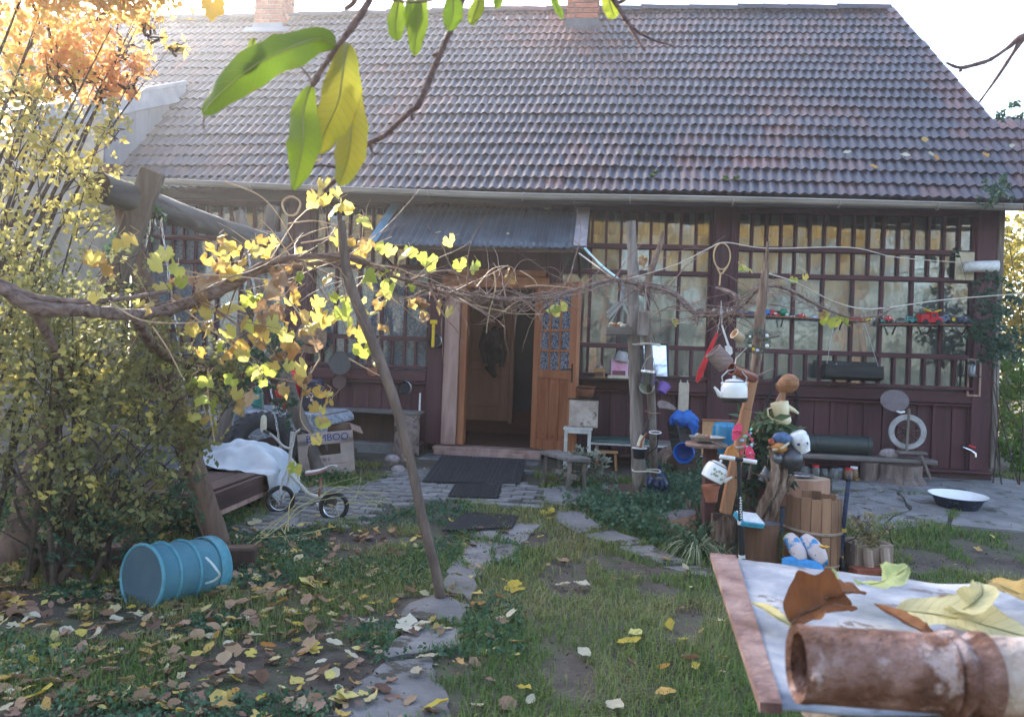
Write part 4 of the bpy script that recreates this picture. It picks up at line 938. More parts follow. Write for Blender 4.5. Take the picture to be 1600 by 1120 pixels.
# ---------------------------------------------------------------- big peeled log, barrel, stumps
c = gpt(1262, 835); c.y += .15
t = T('peeled_log', 'big upright peeled reddish log behind the wooden barrel', 'log', c)
wl = 90*c.y/F
stump(c, wl*.47, .40, t, cedar, logend, wob=.07, flare=1.06, sqy=.8)
c2 = c+Vector((-.02, 0, .415)); o = B(TR(c2)).lathe([(.10, 0), (.105, .012), (.10, .015), (.07, .008)], 22).make('pot_lid', steel, None, smooth=True, loc=c2, label='dented metal lid lying on top of the peeled log', cat='lid')
cb_ = gpt(1283, 893); cb_.y += .16
def barrel(c, r0, h, label):
    t = T('wooden_barrel', label, 'barrel', c); n = 17
    for i in range(n):
        a = 2*PI*i/n+.1; w_ = 2*PI*r0/n-.003; hh = h+U(-.012, .004)-(.05 if i in (3, 4, 9, 10) else 0)
        b = B(TR(c) @ RZ(a) @ TR(0, -r0, 0)); K = 6; vs = []; 
        for k in range(K):
            tt = k/(K-1); bul = .02*math.sin(tt*PI)*0+.008*(1-tt); z = tt*hh
            for dx, dy in ((-w_/2, 0), (w_/2, 0), (w_/2, .014), (-w_/2, .014)): vs.append((dx*(1+bul), dy-bul, z))
        fs = [(4*k+j, 4*k+(j+1) % 4, 4*k+4+(j+1) % 4, 4*k+4+j) for k in range(K-1) for j in range(4)]+[(0, 3, 2, 1), tuple(4*(K-1)+j for j in range(4))]
        b.add(vs, fs); b.make('stave', barrelw, t)
    for z, rr in ((h*.52, .011), (h*.08, .008)):
        B(TR(c)).tube([((r0+.008)*math.cos(a), (r0+.008)*math.sin(a), z+.006*math.sin(a*2+1)) for a in np.linspace(0, 2*PI, 40)[:-1]], rr, 7, closed=True).make('hoop', logend, t, smooth=True)
    B(TR(c)).lathe([(r0*.9, h*.35), (r0*.92, h*.36)], 20).make('filling', soil, t)
    return t
barrel(cb_, .170, .46, 'wooden stave barrel with one pale willow hoop in front of the peeled log')
c = gpt(1195, 893); c.y += .14; t = T('tree_stump', 'broad round stump with flat black top next to the scooter', 'stump', c); stump(c, .125, .285, t, stumpw, tarry, wob=.035, flare=1.0)
c = gpt(1070, 842); c.y += .1; t = T('tree_stump', 'short pale stump with tarry slanting top among the ground cover', 'stump', c); stump(c, .135, .16, t, cedar, tarry, wob=.08, flare=1.0, tilt=(rad(-12), 0))
c = gpt(985, 792); c.y += .2; t = T('tree_stump', 'low dark log end at the foot of the vine post', 'stump', c); stump(c, .17, .13, t, brownbark, darkwood, wob=.12)
c = gpt(1222, 850); c.y += .25; t = T('dark_bucket', 'dark blue grey plastic bucket between the driftwood root and the peeled log', 'bucket', c); vessel(shell([(.085, 0), (.10, .20), (.105, .215)], .004), TR(c), plain('bucket_dark', (.035, .05, .075), .5), t)
c = gpt(1152, 835); c.y += .05; t = T('clay_saucer', 'rust brown clay saucer leaning beside the middle stump', 'saucer', c); B(TR(c+Vector((0, 0, .07))) @ RX(rad(70))).lathe([(.001, 0), (.06, .002), (.075, .02), (.072, .024), (.055, .008), (.001, .006)], 22).make('saucer_body', terracotta, t, smooth=True)
c = at(1196, 742, 5.3); t = T('hanging_tin', 'dented grey tin hanging in the greens left of the driftwood root', 'tin', c); vessel(shell([(.035, -.05), (.036, .05)], .002), TR(c) @ RY(.5), plain('dented_tin', (.22, .25, .27), .35, metal=.6), t); hang([c, c+Vector((.02, 0, .16))], parent=t)
# box on stump
c = at(1170, 812, 4.97); t = T('tissue_box', 'blue and white box lying tilted on the stump edge behind the scooter', 'box', c)
X = TR(c) @ RZ(rad(18)) @ RY(rad(8)) @ RX(rad(24)); b = B(X); b.box((0, 0, 0), (.165, .12, .035), .004); b.make('carton', plain('box_blue', (.06, .33, .48), .5), t); b = B(X); b.box((.004, .003, .019), (.15, .11, .004)); b.make('white_top', whitep, t)
# scooters
def scooter(base, top, label, grips, mm, yb=None, text=False):
    t = T('kick_scooter', label, 'scooter', base); d = (top-base); L_ = d.length; X = aim(base, d, up=(0, 1, 0))
    B(X).tube([(0, 0, .0), (0, 0, L_*.42)], .019, 12).make('lower_tube', mm, t, smooth=True); B(X).tube([(0, 0, L_*.42), (0, 0, L_)], .014, 12).make('upper_tube', mm, t, smooth=True)
    for z in (.12, .42): B(X).lathe([(.021, L_*z), (.021, L_*z+.022)], 14).make('clamp_ring', whitep if grips else plain('yellow_ring', (.7, .5, .1), .4), t, smooth=True)
    if text:
        for i in range(9):
            z = L_*(.48+i*.022); b = B(X); b.box((U(-.003, .003), -.0145, z), (.014, .002, .006)); b.box((U(-.003, .003), -.0142, z+.006), (.005, .002, .006)); b.make('stem_print', whitep, t)
    return t, X, L_
base = gpt(1160, 893); top = at(1154, 716, base.y-.02)
t, X, L_ = scooter(base, top, 'black kick scooter with white grips standing in front of the leaning prop', True, plain('scooter_black', (.02, .022, .028), .35), text=True)
a, b_ = at(1125, 713, base.y-.03), at(1182, 722, base.y-.03); m_ = (a+b_)/2
B().tube([a.lerp(b_, .40), a.lerp(b_, .62)], .012, 10).make('handlebar', black, t, smooth=True)
B().tube([a, a.lerp(b_, .40)], .014, 12).make('grip', whitep, t, smooth=True); B().tube([a.lerp(b_, .62), b_], .014, 12).make('grip', whitep, t, smooth=True)
b = B(); b.box(base+Vector((.02, .20, .05)), (.10, .42, .015), .005, r=RZ(.15)); b.make('deck', black, t)
for y in (-.02, .42): B(TR(base+Vector((.0+y*.15, y, .045))) @ RY(PI/2)).lathe([(.02, -.012), (.043, -.011), (.045, 0), (.043, .011), (.02, .012)], 20).make('wheel', blackrub, t, smooth=True)
base = gpt(1326, 900); base.y += .15; top = at(1326, 748, base.y)
t, X, L_ = scooter(base, top, 'dark blue scooter stem with yellow ring standing right of the barrel', False, plain('scooter_blue', (.03, .045, .10), .3))
B(X).tube([(0, 0, L_*.72), (0, 0, L_*.96)], .011, 8).make('printed_sleeve', mat('bw_print', (.03, .03, .03), (.7, .7, .7), scale=45, lo=.48, hi=.52, detail=2), t, smooth=True)
B(X).ball((0, 0, L_*1.0), .02, 12, (1.1, 1, 1.3)).make('knob', black, t, smooth=True)
b = B(); b.box(base+Vector((0, .16, .05)), (.09, .36, .015), .005); b.make('deck', black, t)
for y in (-.02, .34): B(TR(base+Vector((0, y, .045))) @ RY(PI/2)).lathe([(.02, -.012), (.045, -.008), (.045, .008), (.02, .012)], 20).make('wheel', blackrub, t, smooth=True)
# ---------------------------------------------------------------- clogs (shoes)
def shoe(c, rz, m1, m2, label, s=1.0, tilt=0, group=None, spots_=True):
    X = TR(c) @ RZ(rz) @ RX(tilt) @ SC(s, s, s); t = T('garden_clog', label, 'clog', c, group)
    rows = []
    for i, y in enumerate(np.linspace(0, .2, 11)):
        tt = y/.2; w_ = .036+.010*math.sin(tt*PI)-.014*max(0, tt-.85)/.15; h = .052+.022*math.sin(min(1, tt*1.6)*PI*.8) if tt < .6 else .060*(1-((tt-.6)/.42)**2)+.012
        rows.append([X @ Vector((w_*math.cos(a), y-.1, max(0, h*math.sin(a)))) for a in np.linspace(0, PI, 12)])
    B().grid(rows).make('upper', m1, t, smooth=True, solid=.004)
    b = B(X); pl = [(.040*math.cos(a)*(1+.12*math.sin(a)), .102*math.sin(a)) for a in np.linspace(0, 2*PI, 25)[:-1]]; b.prism(pl, -.012, .008); b.make('sole', m2, t)
    for i in range(10):
        a = (.45, .95, 1.57, 2.2, 2.7)[i % 5]; y = .005+.034*(i//5); h = .065
        b = B(X @ TR(.041*math.cos(a), y, .058*math.sin(a)+.002)); b.ball((0, 0, 0), .0075, 8, (1, 1.2, .5)); b.make('hole', black, t, smooth=True)
    B(X).tube([(.037*math.cos(a), -.02-.06*math.sin(a), .045+.01*math.sin(a)) for a in np.linspace(0, PI, 10)], .005, 6).make('strap', m1, t, smooth=True)
    return t
clw = mat('clog_white_blue', (.05, .25, .5), (.60, .50, .49), scale=9, lo=.42, hi=.47, rough=.45, bump=0); clb = plain('clog_blue', (.04, .25, .55), .4)
ysh = 4.83; navy = plain('clog_sole_navy', (.02, .07, .2), .6)
shoe(at(1248, 868, ysh)+Vector((0, .06, .015)), rad(195), clw, clb, 'left white and blue patterned clog leaning against the barrel', 1.0, rad(-38))
shoe(at(1275, 870, ysh-.03)+Vector((0, .05, .015)), rad(212), clw, clb, 'right white and blue patterned clog with yellow flower beside the barrel', 1.05, rad(-36))
shoe(at(1243, 885, ysh), rad(250), clb, navy, 'bright blue clog lying under the left patterned clog', .8)
shoe(at(1266, 890, ysh-.05), rad(240), clb, navy, 'second blue clog half hidden under the right patterned clog', .8)
c = at(1287, 857, ysh-.12); t = T('silk_flower', 'yellow orange silk flower lying on the right patterned clog', 'flower', c)
for k in range(7): a = k*.9; B(TR(c) @ RZ(a) @ RX(.5)).ball((0, .02, 0), .014, 8, (.8, 1.3, .3)).make('petal', mat('flower_yellow', (.5, .22, .04), (.75, .45, .08), scale=30), t, smooth=True)
c = at(1232, 842, 5.0); B(TR(c) @ RX(rad(70)) @ RY(.3)).lathe([(.001, 0), (.035, .002), (.040, .006), (.038, .009), (.001, .006)], 20).make('plastic_lid', plain('lime_plastic', (.03, .30, .04), .4), None, smooth=True, loc=c, label='bright green plastic lid between the black topped stump and the barrel', cat='lid')
# planter box with wilting plant
c = gpt(1362, 893); c.y += .12; t = T('planter_box', 'rough wooden planter box with wilting plants right of the scooter stem', 'planter', c)
bx = mat('box_wood', (.16, .115, .095), (.32, .25, .21), scale=6, rough=.85, bump=.4, stretch=V)
X = TR(c) @ RZ(rad(10))
for (cx_, cy_, dx_, dy_) in ((0, -.11, .26, .014), (0, .11, .26, .014), (-.13, 0, .014, .22), (.13, 0, .014, .22)): b = B(X); b.box((cx_, cy_, .085), (dx_, dy_, .17), .003); b.make('side', bx, t)
b = B(X); b.box((0, 0, .12), (.25, .21, .03)); b.make('potting_soil', soil, t)
b = B(X); b.box((-.06, -.16, .02), (.25, .09, .04), .004); b.make('loose_brick', brickm, t)
b = B(X)
for k in range(2): b.tube([(-.06+.12*k, -.122, .15), (-.07+.12*k, -.15, .08), (-.05+.12*k, -.135, .02)], .03, 8)
b.make('torn_cardboard', mat('cardboard', (.34, .25, .20), (.44, .34, .28), scale=5, rough=.9, bump=.2), t, smooth=True)
# teapot on terracotta, tilted; pot on root wood
c = at(1117, 738, 5.0); t, X = kettle(c, .073, .11, RY(rad(26)), 'floral_teapot', 'white floral enamel teapot tipped to the right on a terracotta pot', 'teapot', enamelw, None, lid=True, spout_side=1, bail=False, sprigs=(12, plain('faded_flower', (.35, .38, .28), .5)))
c2 = at(1111, 770, 5.02); t = T('terracotta_pot', 'small terracotta pot holding up the tipped floral teapot', 'flower pot', c2); vessel([(.036, -.055), (.052, .03), (.058, .032), (.058, .05)], TR(c2) @ RY(rad(-5)), terracotta, t)
c = gpt(1108, 845); c.y += .3; t = T('root_tangle', 'knotted grey root tangle under the terracotta pot', 'root', c)
for k in range(14):
    a = U(0, 6.28); p = c+Vector((U(-.08, .1), U(-.1, .08), .0)); B().tube([p, p+Vector((U(-.06, .06), U(-.05, .05), .10)), p+Vector((U(-.1, .1), U(-.06, .06), U(.15, .27)))], [U(.014, .026), U(.01, .02), .006], 7, wob=.2).make('root_limb', brownbark, t, smooth=True)
# dish on pedestal
c = at(1105, 685, 5.6); t = T('bird_table', 'round dish of scraps on a dark wooden pedestal', 'bird table', Vector((c.x, c.y, .1)))
B(TR(c)).lathe([(.001, -.01), (.10, -.008), (.125, .012), (.13, .014), (.105, -.014), (.001, -.018)], 28, sy=1).make('dish', plain('dish_grey', (.32, .30, .28), .4), t, smooth=True)
B(TR(c+Vector((0, .02, -.045)))).lathe([(.14, -.014), (.145, 0), (.14, .014)], 26, wob=.03).make('wooden_round', jamb, t)
b = B(); b.bar(Vector((c.x+.03, c.y+.02, .08)), c+Vector((.03, .02, -.06)), .10, .08, .006); b.make('pedestal', mat('pedestal_wood', (.07, .03, .028), (.13, .055, .05), stretch=V), t)
for i in range(6): B().ball(c+Vector((U(-.06, .06), U(-.05, .05), .012)), U(.012, .022), 8, wob=.2).make('scrap', [logend, cream, terracotta][i % 3], t, smooth=True)
# orange board and blue canister on a low shelf
c = at(1150, 705, 6.3); t = T('orange_crate', 'open orange brown board crate behind the blue canister', 'crate', c); zc = at(1150, 665, 6.3)
b = B(TR(c)); b.box((-.02, .1, .09), (.46, .02, .28), .004); b.make('back_board', plain('orange_board', (.50, .28, .14), .6), t); b = B(TR(c)); b.box((-.02, .095, .235), (.47, .035, .014), .003); b.make('rim', terracotta, t)
b = B(); b.bar((c.x, c.y+.12, .15), c+Vector((0, .12, 0)), .3, .05, .005); b.make('stand', darkwood, t)
c = at(1134, 680, 5.9); t = T('blue_canister', 'bright blue dented canister in front of the orange board crate', 'canister', c)
B(TR(c) @ RX(rad(8))).lathe([(.09, -.13), (.10, -.12), (.10, .06), (.085, .085), (.04, .095)], 26).make('body', plain('canister_blue', (.02, .20, .36), .3), t, smooth=True); B(TR(c) @ RY(PI/2)).lathe([(.012, -.03), (.012, .03)], 8).make('grip', black, t)
b = B(); b.bar((c.x, c.y, .12), c+Vector((0, 0, -.13)), .22, .18, .006); b.make('support', darkwood, t)
# pink sandals, pouch, string
for (x, y, rot, lab) in ((1151, 675, .3, 'upper pink sandal strung on the leaning prop'), (1172, 711, -.25, 'lower pink sandal dangling right of the scooter handlebar')):
    c = at(x, y, 4.98); t = T('pink_sandal', lab, 'sandal', c); X = TR(c) @ RY(rot)
    pl = [(.026*math.cos(a)*(1+.2*math.sin(a)), .058*math.sin(a)) for a in np.linspace(0, 2*PI, 21)[:-1]]; b = B(X @ RX(PI/2)); b.prism(pl, -.007, .007); b.make('sole', pinkp, t)
    B(X).tube([(-.024, -.01, .0), (-.01, -.035, .015), (.01, -.035, .015), (.024, -.01, .0)], .006, 6).make('strap', pinkp, t, smooth=True)
c = at(1166, 690, 5.0); t = T('string_toys', 'mint green and pink string of small plastic toys hanging on the prop', 'toy string', c)
for i in range(13): p = at(1160+U(-3, 16), 672+i*3.2, 4.98+U(-.02, .02)); B().tube([p, p+Vector((U(-.03, .03), U(-.02, .02), U(-.03, .03)))], U(.005, .009), 6).make('toy_piece', [plain('mint', (.25, .65, .5), .4), pinkp, plain('pale_blue', (.3, .5, .65), .4)][i % 3], t, smooth=True)
c = at(1143, 705, 4.93); t = T('leather_pouch', 'orange leather pouch hanging just above the scooter handlebar', 'pouch', c)
X = TR(c); B(X).lathe([(.05, -.03), (.046, -.01), (.03, .02), (.012, .036)], 7, sy=.5).make('pouch_body', plain('orange_leather', (.45, .18, .04), .6), t, smooth=True); B(X).tube([(-.04, -.02, -.02), (-.03, -.03, .02), (0, -.02, .045), (.035, -.03, .0)], .004, 6).make('strap', plain('orange_leather', (.45, .18, .04), .6), t, smooth=True)
# ---------------------------------------------------------------- centre: bench tables and what stands on them
def hthing(name, label, cat, u, v, z, group=None): return T(name, label, cat, HM @ Vector((u, v, z)), group, rz=-YAW)
GH = .20
t = hthing('potting_bench', 'long low bench with pale edge and green cloth end under the veranda windows', 'bench', 1.4, -.5, GH)
zt = .46; u0, u1 = .92, 1.98
b = hb(); b.box(((u0+u1)/2, -.45, zt), (u1-u0, .38, .03), .005); b.make('bench_top', greywoodh, t); b = hb(); b.box(((u0+u1)/2, -.645, zt-.015), (u1-u0+.02, .012, .022), .002); b.make('pale_edge', plain('aluminium_edge', (.6, .6, .6), .4), t)
rows = [[HM @ Vector((u0-.01+.62*i/16, -.66+.42*j/8, zt+.028+.008*noise.noise((i*.5, j*.5, 3)) - (.03 if j == 0 else 0))) for i in range(17)] for j in range(9)]
B().grid(rows).make('green_cloth', mat('green_cloth', (.015, .05, .045), (.05, .12, .10), scale=9, rough=.6), t, smooth=True)
for u, v in ((u0+.08, -.62), (u0+.08, -.3), (u1-.08, -.3), (u1-.22, -.62)):
    b = hb(); b.bar((u, v, GH-.03), (u, v, zt-.015), .035, .035, .004); b.make('leg', greywood, t)
b = hb(); b.bar((u0+.1, -.62, .33), (u1-.2, -.62, .33), .02, .03); b.make('stretcher', darkwood, t)
b = hb(); b.bar((u1-.2, -.66, GH-.03), (u1-.05, -.66, zt-.01), .03, .03, .004); b.bar((u1-.12, -.70, GH-.03), (u1+.02, -.68, zt-.01), .022, .022, .004); b.make('loose_lath', logend, t)
# small stool beneath
t = hthing('small_stool', 'small orange wooden stool tucked under the potting bench', 'stool', 1.03, -.55, GH); oc = plain('stool_wood', (.40, .20, .08), .5)
b = hb(); b.box((1.10, -.72, GH+.17), (.24, .16, .018), .006); b.make('seat', oc, t)
for sx_ in (-1, 1):
    for sy_ in (-1, 1): b = hb(); b.bar((1.10+sx_*.11, -.72+sy_*.06, GH-.06), (1.10+sx_*.09, -.72+sy_*.05, GH+.165), .028, .022, .004); b.make('leg', oc, t)
# white side table by the door + box + bowls
t = hthing('white_side_table', 'small white painted side table squeezed behind the open door', 'table', .78, -.6, GH)
b = hb(); b.box((.80, -.70, .60), (.30, .28, .02), .004); b.box((.80, -.83, .575), (.26, .015, .035)); b.make('table_top', mat('worn_white', (.42, .40, .36), (.62, .60, .56), scale=9), t)
for sx_, sy_ in ((-1, -1), (1, -1), (-1, 1), (1, 1)): b = hb(); b.bar((.80+sx_*.12, -.70+sy_*.11, GH-.04), (.80+sx_*.12, -.70+sy_*.11, .59), .035, .035, .004); b.make('leg', MATS['worn_white'], t)
t = hthing('worn_cupboard', 'worn cream cupboard box with stained door standing on the side table', 'cupboard', .80, -.6, .61)
wc = mat('stained_cream', (.33, .25, .20), (.52, .44, .38), scale=7, rough=.7, spots=((.16, .10, .08), 5, .60))
b = hb(); b.box((.85, -.62, .755), (.30, .22, .285), .006); b.make('carcass', wc, t); b = hb(); b.box((.85, -.735, .755), (.27, .012, .255), .004); b.make('door', wc, t); B(HM @ TR(.965, -.75, .77)).ball((0, 0, 0), .009, 8).make('knob', black, t, smooth=True)
b = hb(); b.box((.85, -.62, .905), (.33, .25, .012), .002); b.make('dark_cover', black, t)
t = hthing('clay_bowl', 'dark brown clay bowl on top of the worn cupboard', 'bowl', .82, -.62, .915); vessel(shell([(.06, 0), (.09, .02), (.105, .07), (.108, .085)], .006), HM @ TR(.85, -.62, .915), mat('brown_glaze', (.10, .04, .025), (.22, .09, .05), rough=.3), t)
vessel(shell([(.08, .0), (.105, .02), (.11, .03)], .004), HM @ TR(.86, -.62, 1.005), MATS['brown_glaze'], t, name='upper_saucer')
# shelf under the sill
t = hthing('sill_shelf', 'narrow dark shelf board below the window right of the door', 'shelf', 1.2, -.2, 1.1); b = hb(); b.box((1.18, -.20, 1.115), (.95, .20, .022), .003); b.make('shelf_board', darkwood, t)
for u in (.8, 1.5): b = hb(); b.bar((u, -.07, 1.0), (u, -.26, 1.105), .02, .02); b.make('bracket', darkwood, t)
t = hthing('coffee_grinder', 'little orange wooden coffee grinder on the sill shelf', 'coffee grinder', 1.01, -.2, 1.13)
b = hb(); b.box((1.00, -.20, 1.18), (.11, .10, .10), .005); b.box((1.00, -.20, 1.13), (.13, .12, .01), .002); b.make('body', oc, t); b = hb(); b.box((1.0, -.255, 1.165), (.085, .012, .05), .003); b.make('drawer', darkwood, t)
vessel([(.035, 0), (.04, .015), (.02, .03), (.008, .035), (.012, .045)], HM @ TR(1.0, -.2, 1.23), plain('tin_funnel', (.5, .45, .4), .4, metal=.5), t, name='hopper')
t = hthing('pink_magazines', 'pink and white magazine box standing on the sill shelf', 'box', 1.21, -.2, 1.13)
b = hb(); b.box((1.215, -.19, 1.24), (.19, .10, .19), .004); b.make('box_body', mat('pink_print', (.62, .22, .38), (.75, .55, .65), scale=6, rough=.5), t); b = hb(); b.box((1.21, -.243, 1.185), (.14, .006, .05)); b.make('dark_print', plain('print_plum', (.18, .06, .08), .5), t); b = hb(); b.box((1.20, -.2, 1.135), (.23, .16, .018), .003); b.box((1.205, -.2, 1.152), (.22, .15, .012), .003); b.make('magazine_stack', cream, t)
t = hthing('bucket_hat', 'grey bucket hat resting on top of the pink magazine box', 'hat', 1.23, -.2, 1.34)
vessel([(.085, -.05), (.072, -.03), (.066, .03), (.05, .055), (.01, .06)], HM @ TR(1.235, -.22, 1.365) @ RY(.15), mat('cap_grey', (.30, .28, .27), (.45, .43, .42), scale=12, rough=.9), t, name='hat_body')
# cutting board, paddle, crate with blue cloth
c = HM @ wallp(1068, 620, -.08); t = T('cutting_board', 'long beige cutting board with white handle hung on the maroon wall', 'board', c); X = TR(c) @ RZ(-YAW)
bd = plain('beige_board', (.52, .44, .34), .6); b = B(X); b.box((0, 0, -.02), (.115, .018, .36), .012); b.make('board', bd, t); B(X).tube([(-.035, 0, .15), (-.04, 0, .225), (.04, 0, .225), (.035, 0, .15)], .008, 8).make('handle', whitep, t, smooth=True); hang([X @ Vector((0, 0, .22)), X @ Vector((0, .04, .27))], .003, parent=t)
c = HM @ wallp(1040, 635, -.5); t = T('tin_paddle', 'long greyish tin spade blade pointing left above the blue cloth', 'spade', c)
flat([(1027, 632), (1028, 627), (1034, 625), (1042, 627), (1052, 633), (1060, 641), (1055, 641), (1040, 638), (1030, 637)], 8.2, mat('tin_dull', (.20, .15, .15), (.30, .24, .23), rough=.5), 'blade', t, .008)
B().tube([at(1056, 640, 8.2), at(1075, 655, 8.1), at(1082, 700, 8.0)], .014, 8).make('shaft', darkwood, t, smooth=True)
c = at(1069, 682, 7.7); t = T('black_crate', 'tall black plastic crate tilted between the potting bench and the dish', 'crate', c); X = TR(c) @ RY(rad(-12)) @ RZ(.3)
for z in np.linspace(-.18, .16, 13): b = B(X); b.box((0, -.09, z), (.20, .008, .012)); b.box((-.10, 0, z), (.008, .18, .012)); b.box((.10, 0, z), (.008, .18, .012)); b.make('slat', black, t)
for sx_ in (-1, 0, 1): b = B(X); b.box((sx_*.10, -.092, -.01), (.014, .01, .38)); b.box((sx_*.10, .09, -.01), (.014, .01, .38)); b.make('corner_rib', black, t)
b = B(X); b.box((0, .09, -.01), (.20, .008, .36)); b.box((0, 0, -.19), (.2, .18, .01)); b.make('back_panel', black, t)
b = B(); b.bar((c.x, c.y, .15), c+Vector((0, 0, -.19)), .16, .14, .006); b.make('support', darkwood, t)
c = at(1067, 655, 7.65); t = T('blue_cloth', 'crumpled bright blue jacket stuffed into the black crate', 'cloth', c)
b = B(); b.ball(c, .12, 26, (1.15, .9, .75)); bb = B(); bb.v = [tuple(Vector(v)+Vector((noise.noise((v[0]*12, v[1]*12, v[2]*12)), 0, noise.noise((v[2]*14, v[0]*14, 4))))*.055) for v in b.v]; bb.f = b.f; bb.mi = b.mi
bb.make('jacket', mat('blue_fabric', (.01, .08, .35), (.03, .17, .52), scale=12, rough=.6, bump=.5), t, smooth=True, ang=80)
b = B(); b.tube([at(1078, 660, 7.6), at(1086, 668, 7.55), at(1084, 678, 7.55)], [.05, .04, .02], 9, wob=.2); b.make('sleeve', MATS['blue_fabric'], t, smooth=True)
c = at(1075, 708, 7.45); t = T('blue_enamel_pot', 'blue pot lying on its side below the black crate', 'pot', c); vessel(shell([(.07, 0), (.09, .02), (.095, .14), (.10, .15)], .006), aim(c+Vector((0, .1, 0)), (-.35, -1, .05)), plain('pot_blue', (.02, .14, .5), .25), t)
B().tube([c+Vector((.10, -.05, -.02)), c+Vector((.2, -.05, -.01))], .007, 7).make('handle', steel, t, smooth=True); b = B(); b.bar((c.x, c.y+.05, .14), c+Vector((0, .05, -.1)), .14, .14, .006); b.make('support', darkwood, t)
c = at(1027, 745, 6.75); c.z = .1; t = T('water_bottle', 'big dark blue water cooler bottle standing behind the vine post', 'bottle', c); wm = mat('bottle_blue', (.01, .02, .06), (.03, .05, .12), rough=.15, scale=4)
vessel([(.10, 0), (.105, .02), (.105, .06), (.098, .07), (.105, .08), (.105, .12), (.098, .13), (.105, .14), (.105, .19), (.06, .27), (.035, .29), (.035, .33)], TR(c), wm, t)
b = B(TR(c+Vector((0, -.09, .23))) @ RX(rad(-35))); b.lathe([(.035, 0), (.03, .004)], 16); b.make('paper_label', whitep, t)
c = gpt(1075, 760); c.y += .45; t = T('cut_log', 'fat sawn log lying end on under the blue pot', 'log', c); X = TR(c+Vector((0, 0, .15))) @ RX(PI/2)
B(X).lathe([(.15, -.35), (.155, .1), (.15, .14)], 24, wob=.05, cap1=False).make('bark', brownbark, t, smooth=True); B(X).lathe([(.15, .138), (.001, .142)], 24).make('cut_end', stumpw, t)
# bench by the door
t = hthing('wooden_bench', 'small rough grey bench at the foot of the open door', 'bench', .72, -1.25, .15)
P = [at(858, 706, 7.45), at(908, 717, 6.9)]; d = (P[1]-P[0]); zt = P[0].z; yy = aim((P[0]+P[1])/2, Vector((d.x, d.y, 0)))
b = B(yy); b.box((0, .0, 0), (.03, .20, d.length*1.05), .006); 
b = B(); q0, q1 = P[0], Vector((P[1].x, P[1].y, P[0].z)); b.bar(q0, q1, .21, .035, .006); b.make('seat', greywoodh, t)
for s_, q in ((.12, 0), (.88, 0)):
    for off in (-.07, .07):
        pp = q0.lerp(q1, s_)+Vector((off*.9, off*.5, 0)); b = B(); b.bar((pp.x+off*.2, pp.y, gz(pp.x, pp.y)-.02), pp+Vector((0, 0, -.018)), .045, .035, .004); b.make('leg', greywood, t)
b = B(); b.bar(q0.lerp(q1, .12)+Vector((0, 0, -.16)), q0.lerp(q1, .88)+Vector((0, 0, -.16)), .02, .05, .003); b.make('stretcher', greywood, t)
# ---------------------------------------------------------------- right: bench with tube, stump, wheel, jars, basin
t = hthing('plank_bench', 'grey plank bench on a stump along the right wall', 'bench', 3.6, -.55, .2)
zb = .405; b = hb(); b.box((3.55, -.42, zb), (1.75, .26, .045), .008); b.make('plank', greywoodh, t); b = hb(); b.box((3.1, -.40, .28), (.08, .22, .22), .006); b.make('leg', darkwood, t)
t = hthing('olive_tube', 'long dark olive metal tube lying on the plank bench', 'tube', 3.3, -.4, .6)
X = HM @ TR(3.35, -.38, zb+.125) @ RY(PI/2); ol = plain('olive_paint', (.035, .045, .04), .45)
B(X).lathe([(.09, -.62), (.095, -.60), (.095, -.1), (.10, -.095), (.10, -.065), (.095, -.06), (.095, .42), (.10, .425), (.10, .45), (.088, .47)], 26).make('tube_body', ol, t, smooth=True, ang=30)
t = hthing('flint_stone', 'lumpy grey pink stone at the right end of the plank bench', 'stone', 4.0, -.5, .55); b = B(HM); b.ball((3.98, -.46, zb+.06), .075, 14, (1.3, .9, .75), .12); b.make('stone_body', mat('stone', (.22, .17, .17), (.42, .36, .35), scale=30, rough=.9, bump=.8), t, smooth=True, ang=70)
c = HM @ Vector((4.05, -.55, .17)); t = T('tree_stump', 'flared grey stump under the right end of the plank bench', 'stump', c); stump(c, .20, .205, t, mat('grey_bark', (.09, .065, .055), (.22, .165, .14), scale=13, stretch=(1, 1, .2), rough=.95, bump=1, dist=1), darkwood, wob=.12, flare=1.55)
c = HM @ Vector((3.78, -.52, .17)); t = T('tree_stump', 'narrow split log post beside the flared grey stump', 'stump', c); stump(c, .09, .205, t, mat('grey_bark', (.09, .065, .055), (.22, .165, .14)), darkwood, wob=.15)
# spinning wheel
t = hthing('spinning_wheel', 'old wooden spinning wheel standing on the end of the plank bench', 'spinning wheel', 4.2, -.5, .55)
wc_ = HM @ Vector((4.13, -.52, .70)); X = TR(wc_) @ RZ(-YAW-.12) @ RX(PI/2); wr = .172
b = B(X); b.lathe([(wr-.045, -.012), (wr, -.014), (wr+.008, 0), (wr, .014), (wr-.045, .012), (wr-.05, 0), (wr-.045, -.012)], 40, cap0=False, cap1=False); b.make('wheel_rim', mat('pale_rim', (.28, .27, .26), (.46, .44, .43), scale=12, rough=.8), t, smooth=True, ang=50)
for k in range(8): a = k*PI/4+.2; B(X).tube([(.02*math.cos(a), .02*math.sin(a), 0), ((wr-.045)*.6*math.cos(a), (wr-.045)*.6*math.sin(a), 0), ((wr-.04)*math.cos(a), (wr-.04)*math.sin(a), 0)], [.008, .011, .006], 7).make('spoke', darkwood, t, smooth=True)
B(X).lathe([(.025, -.03), (.03, 0), (.025, .03)], 12).make('hub', darkwood, t, smooth=True)
for dy in (-.05, .06): b = B(TR(wc_) @ RZ(-YAW)); b.bar((-.02, dy, -.20), (-.01, dy, .24 if dy < 0 else .05), .018, .024, .004); b.make('upright', greywood, t)
b = B(TR(wc_) @ RZ(-YAW)); b.box((.04, 0, -.205), (.28, .14, .025), .005); b.make('table', greywoodh, t)
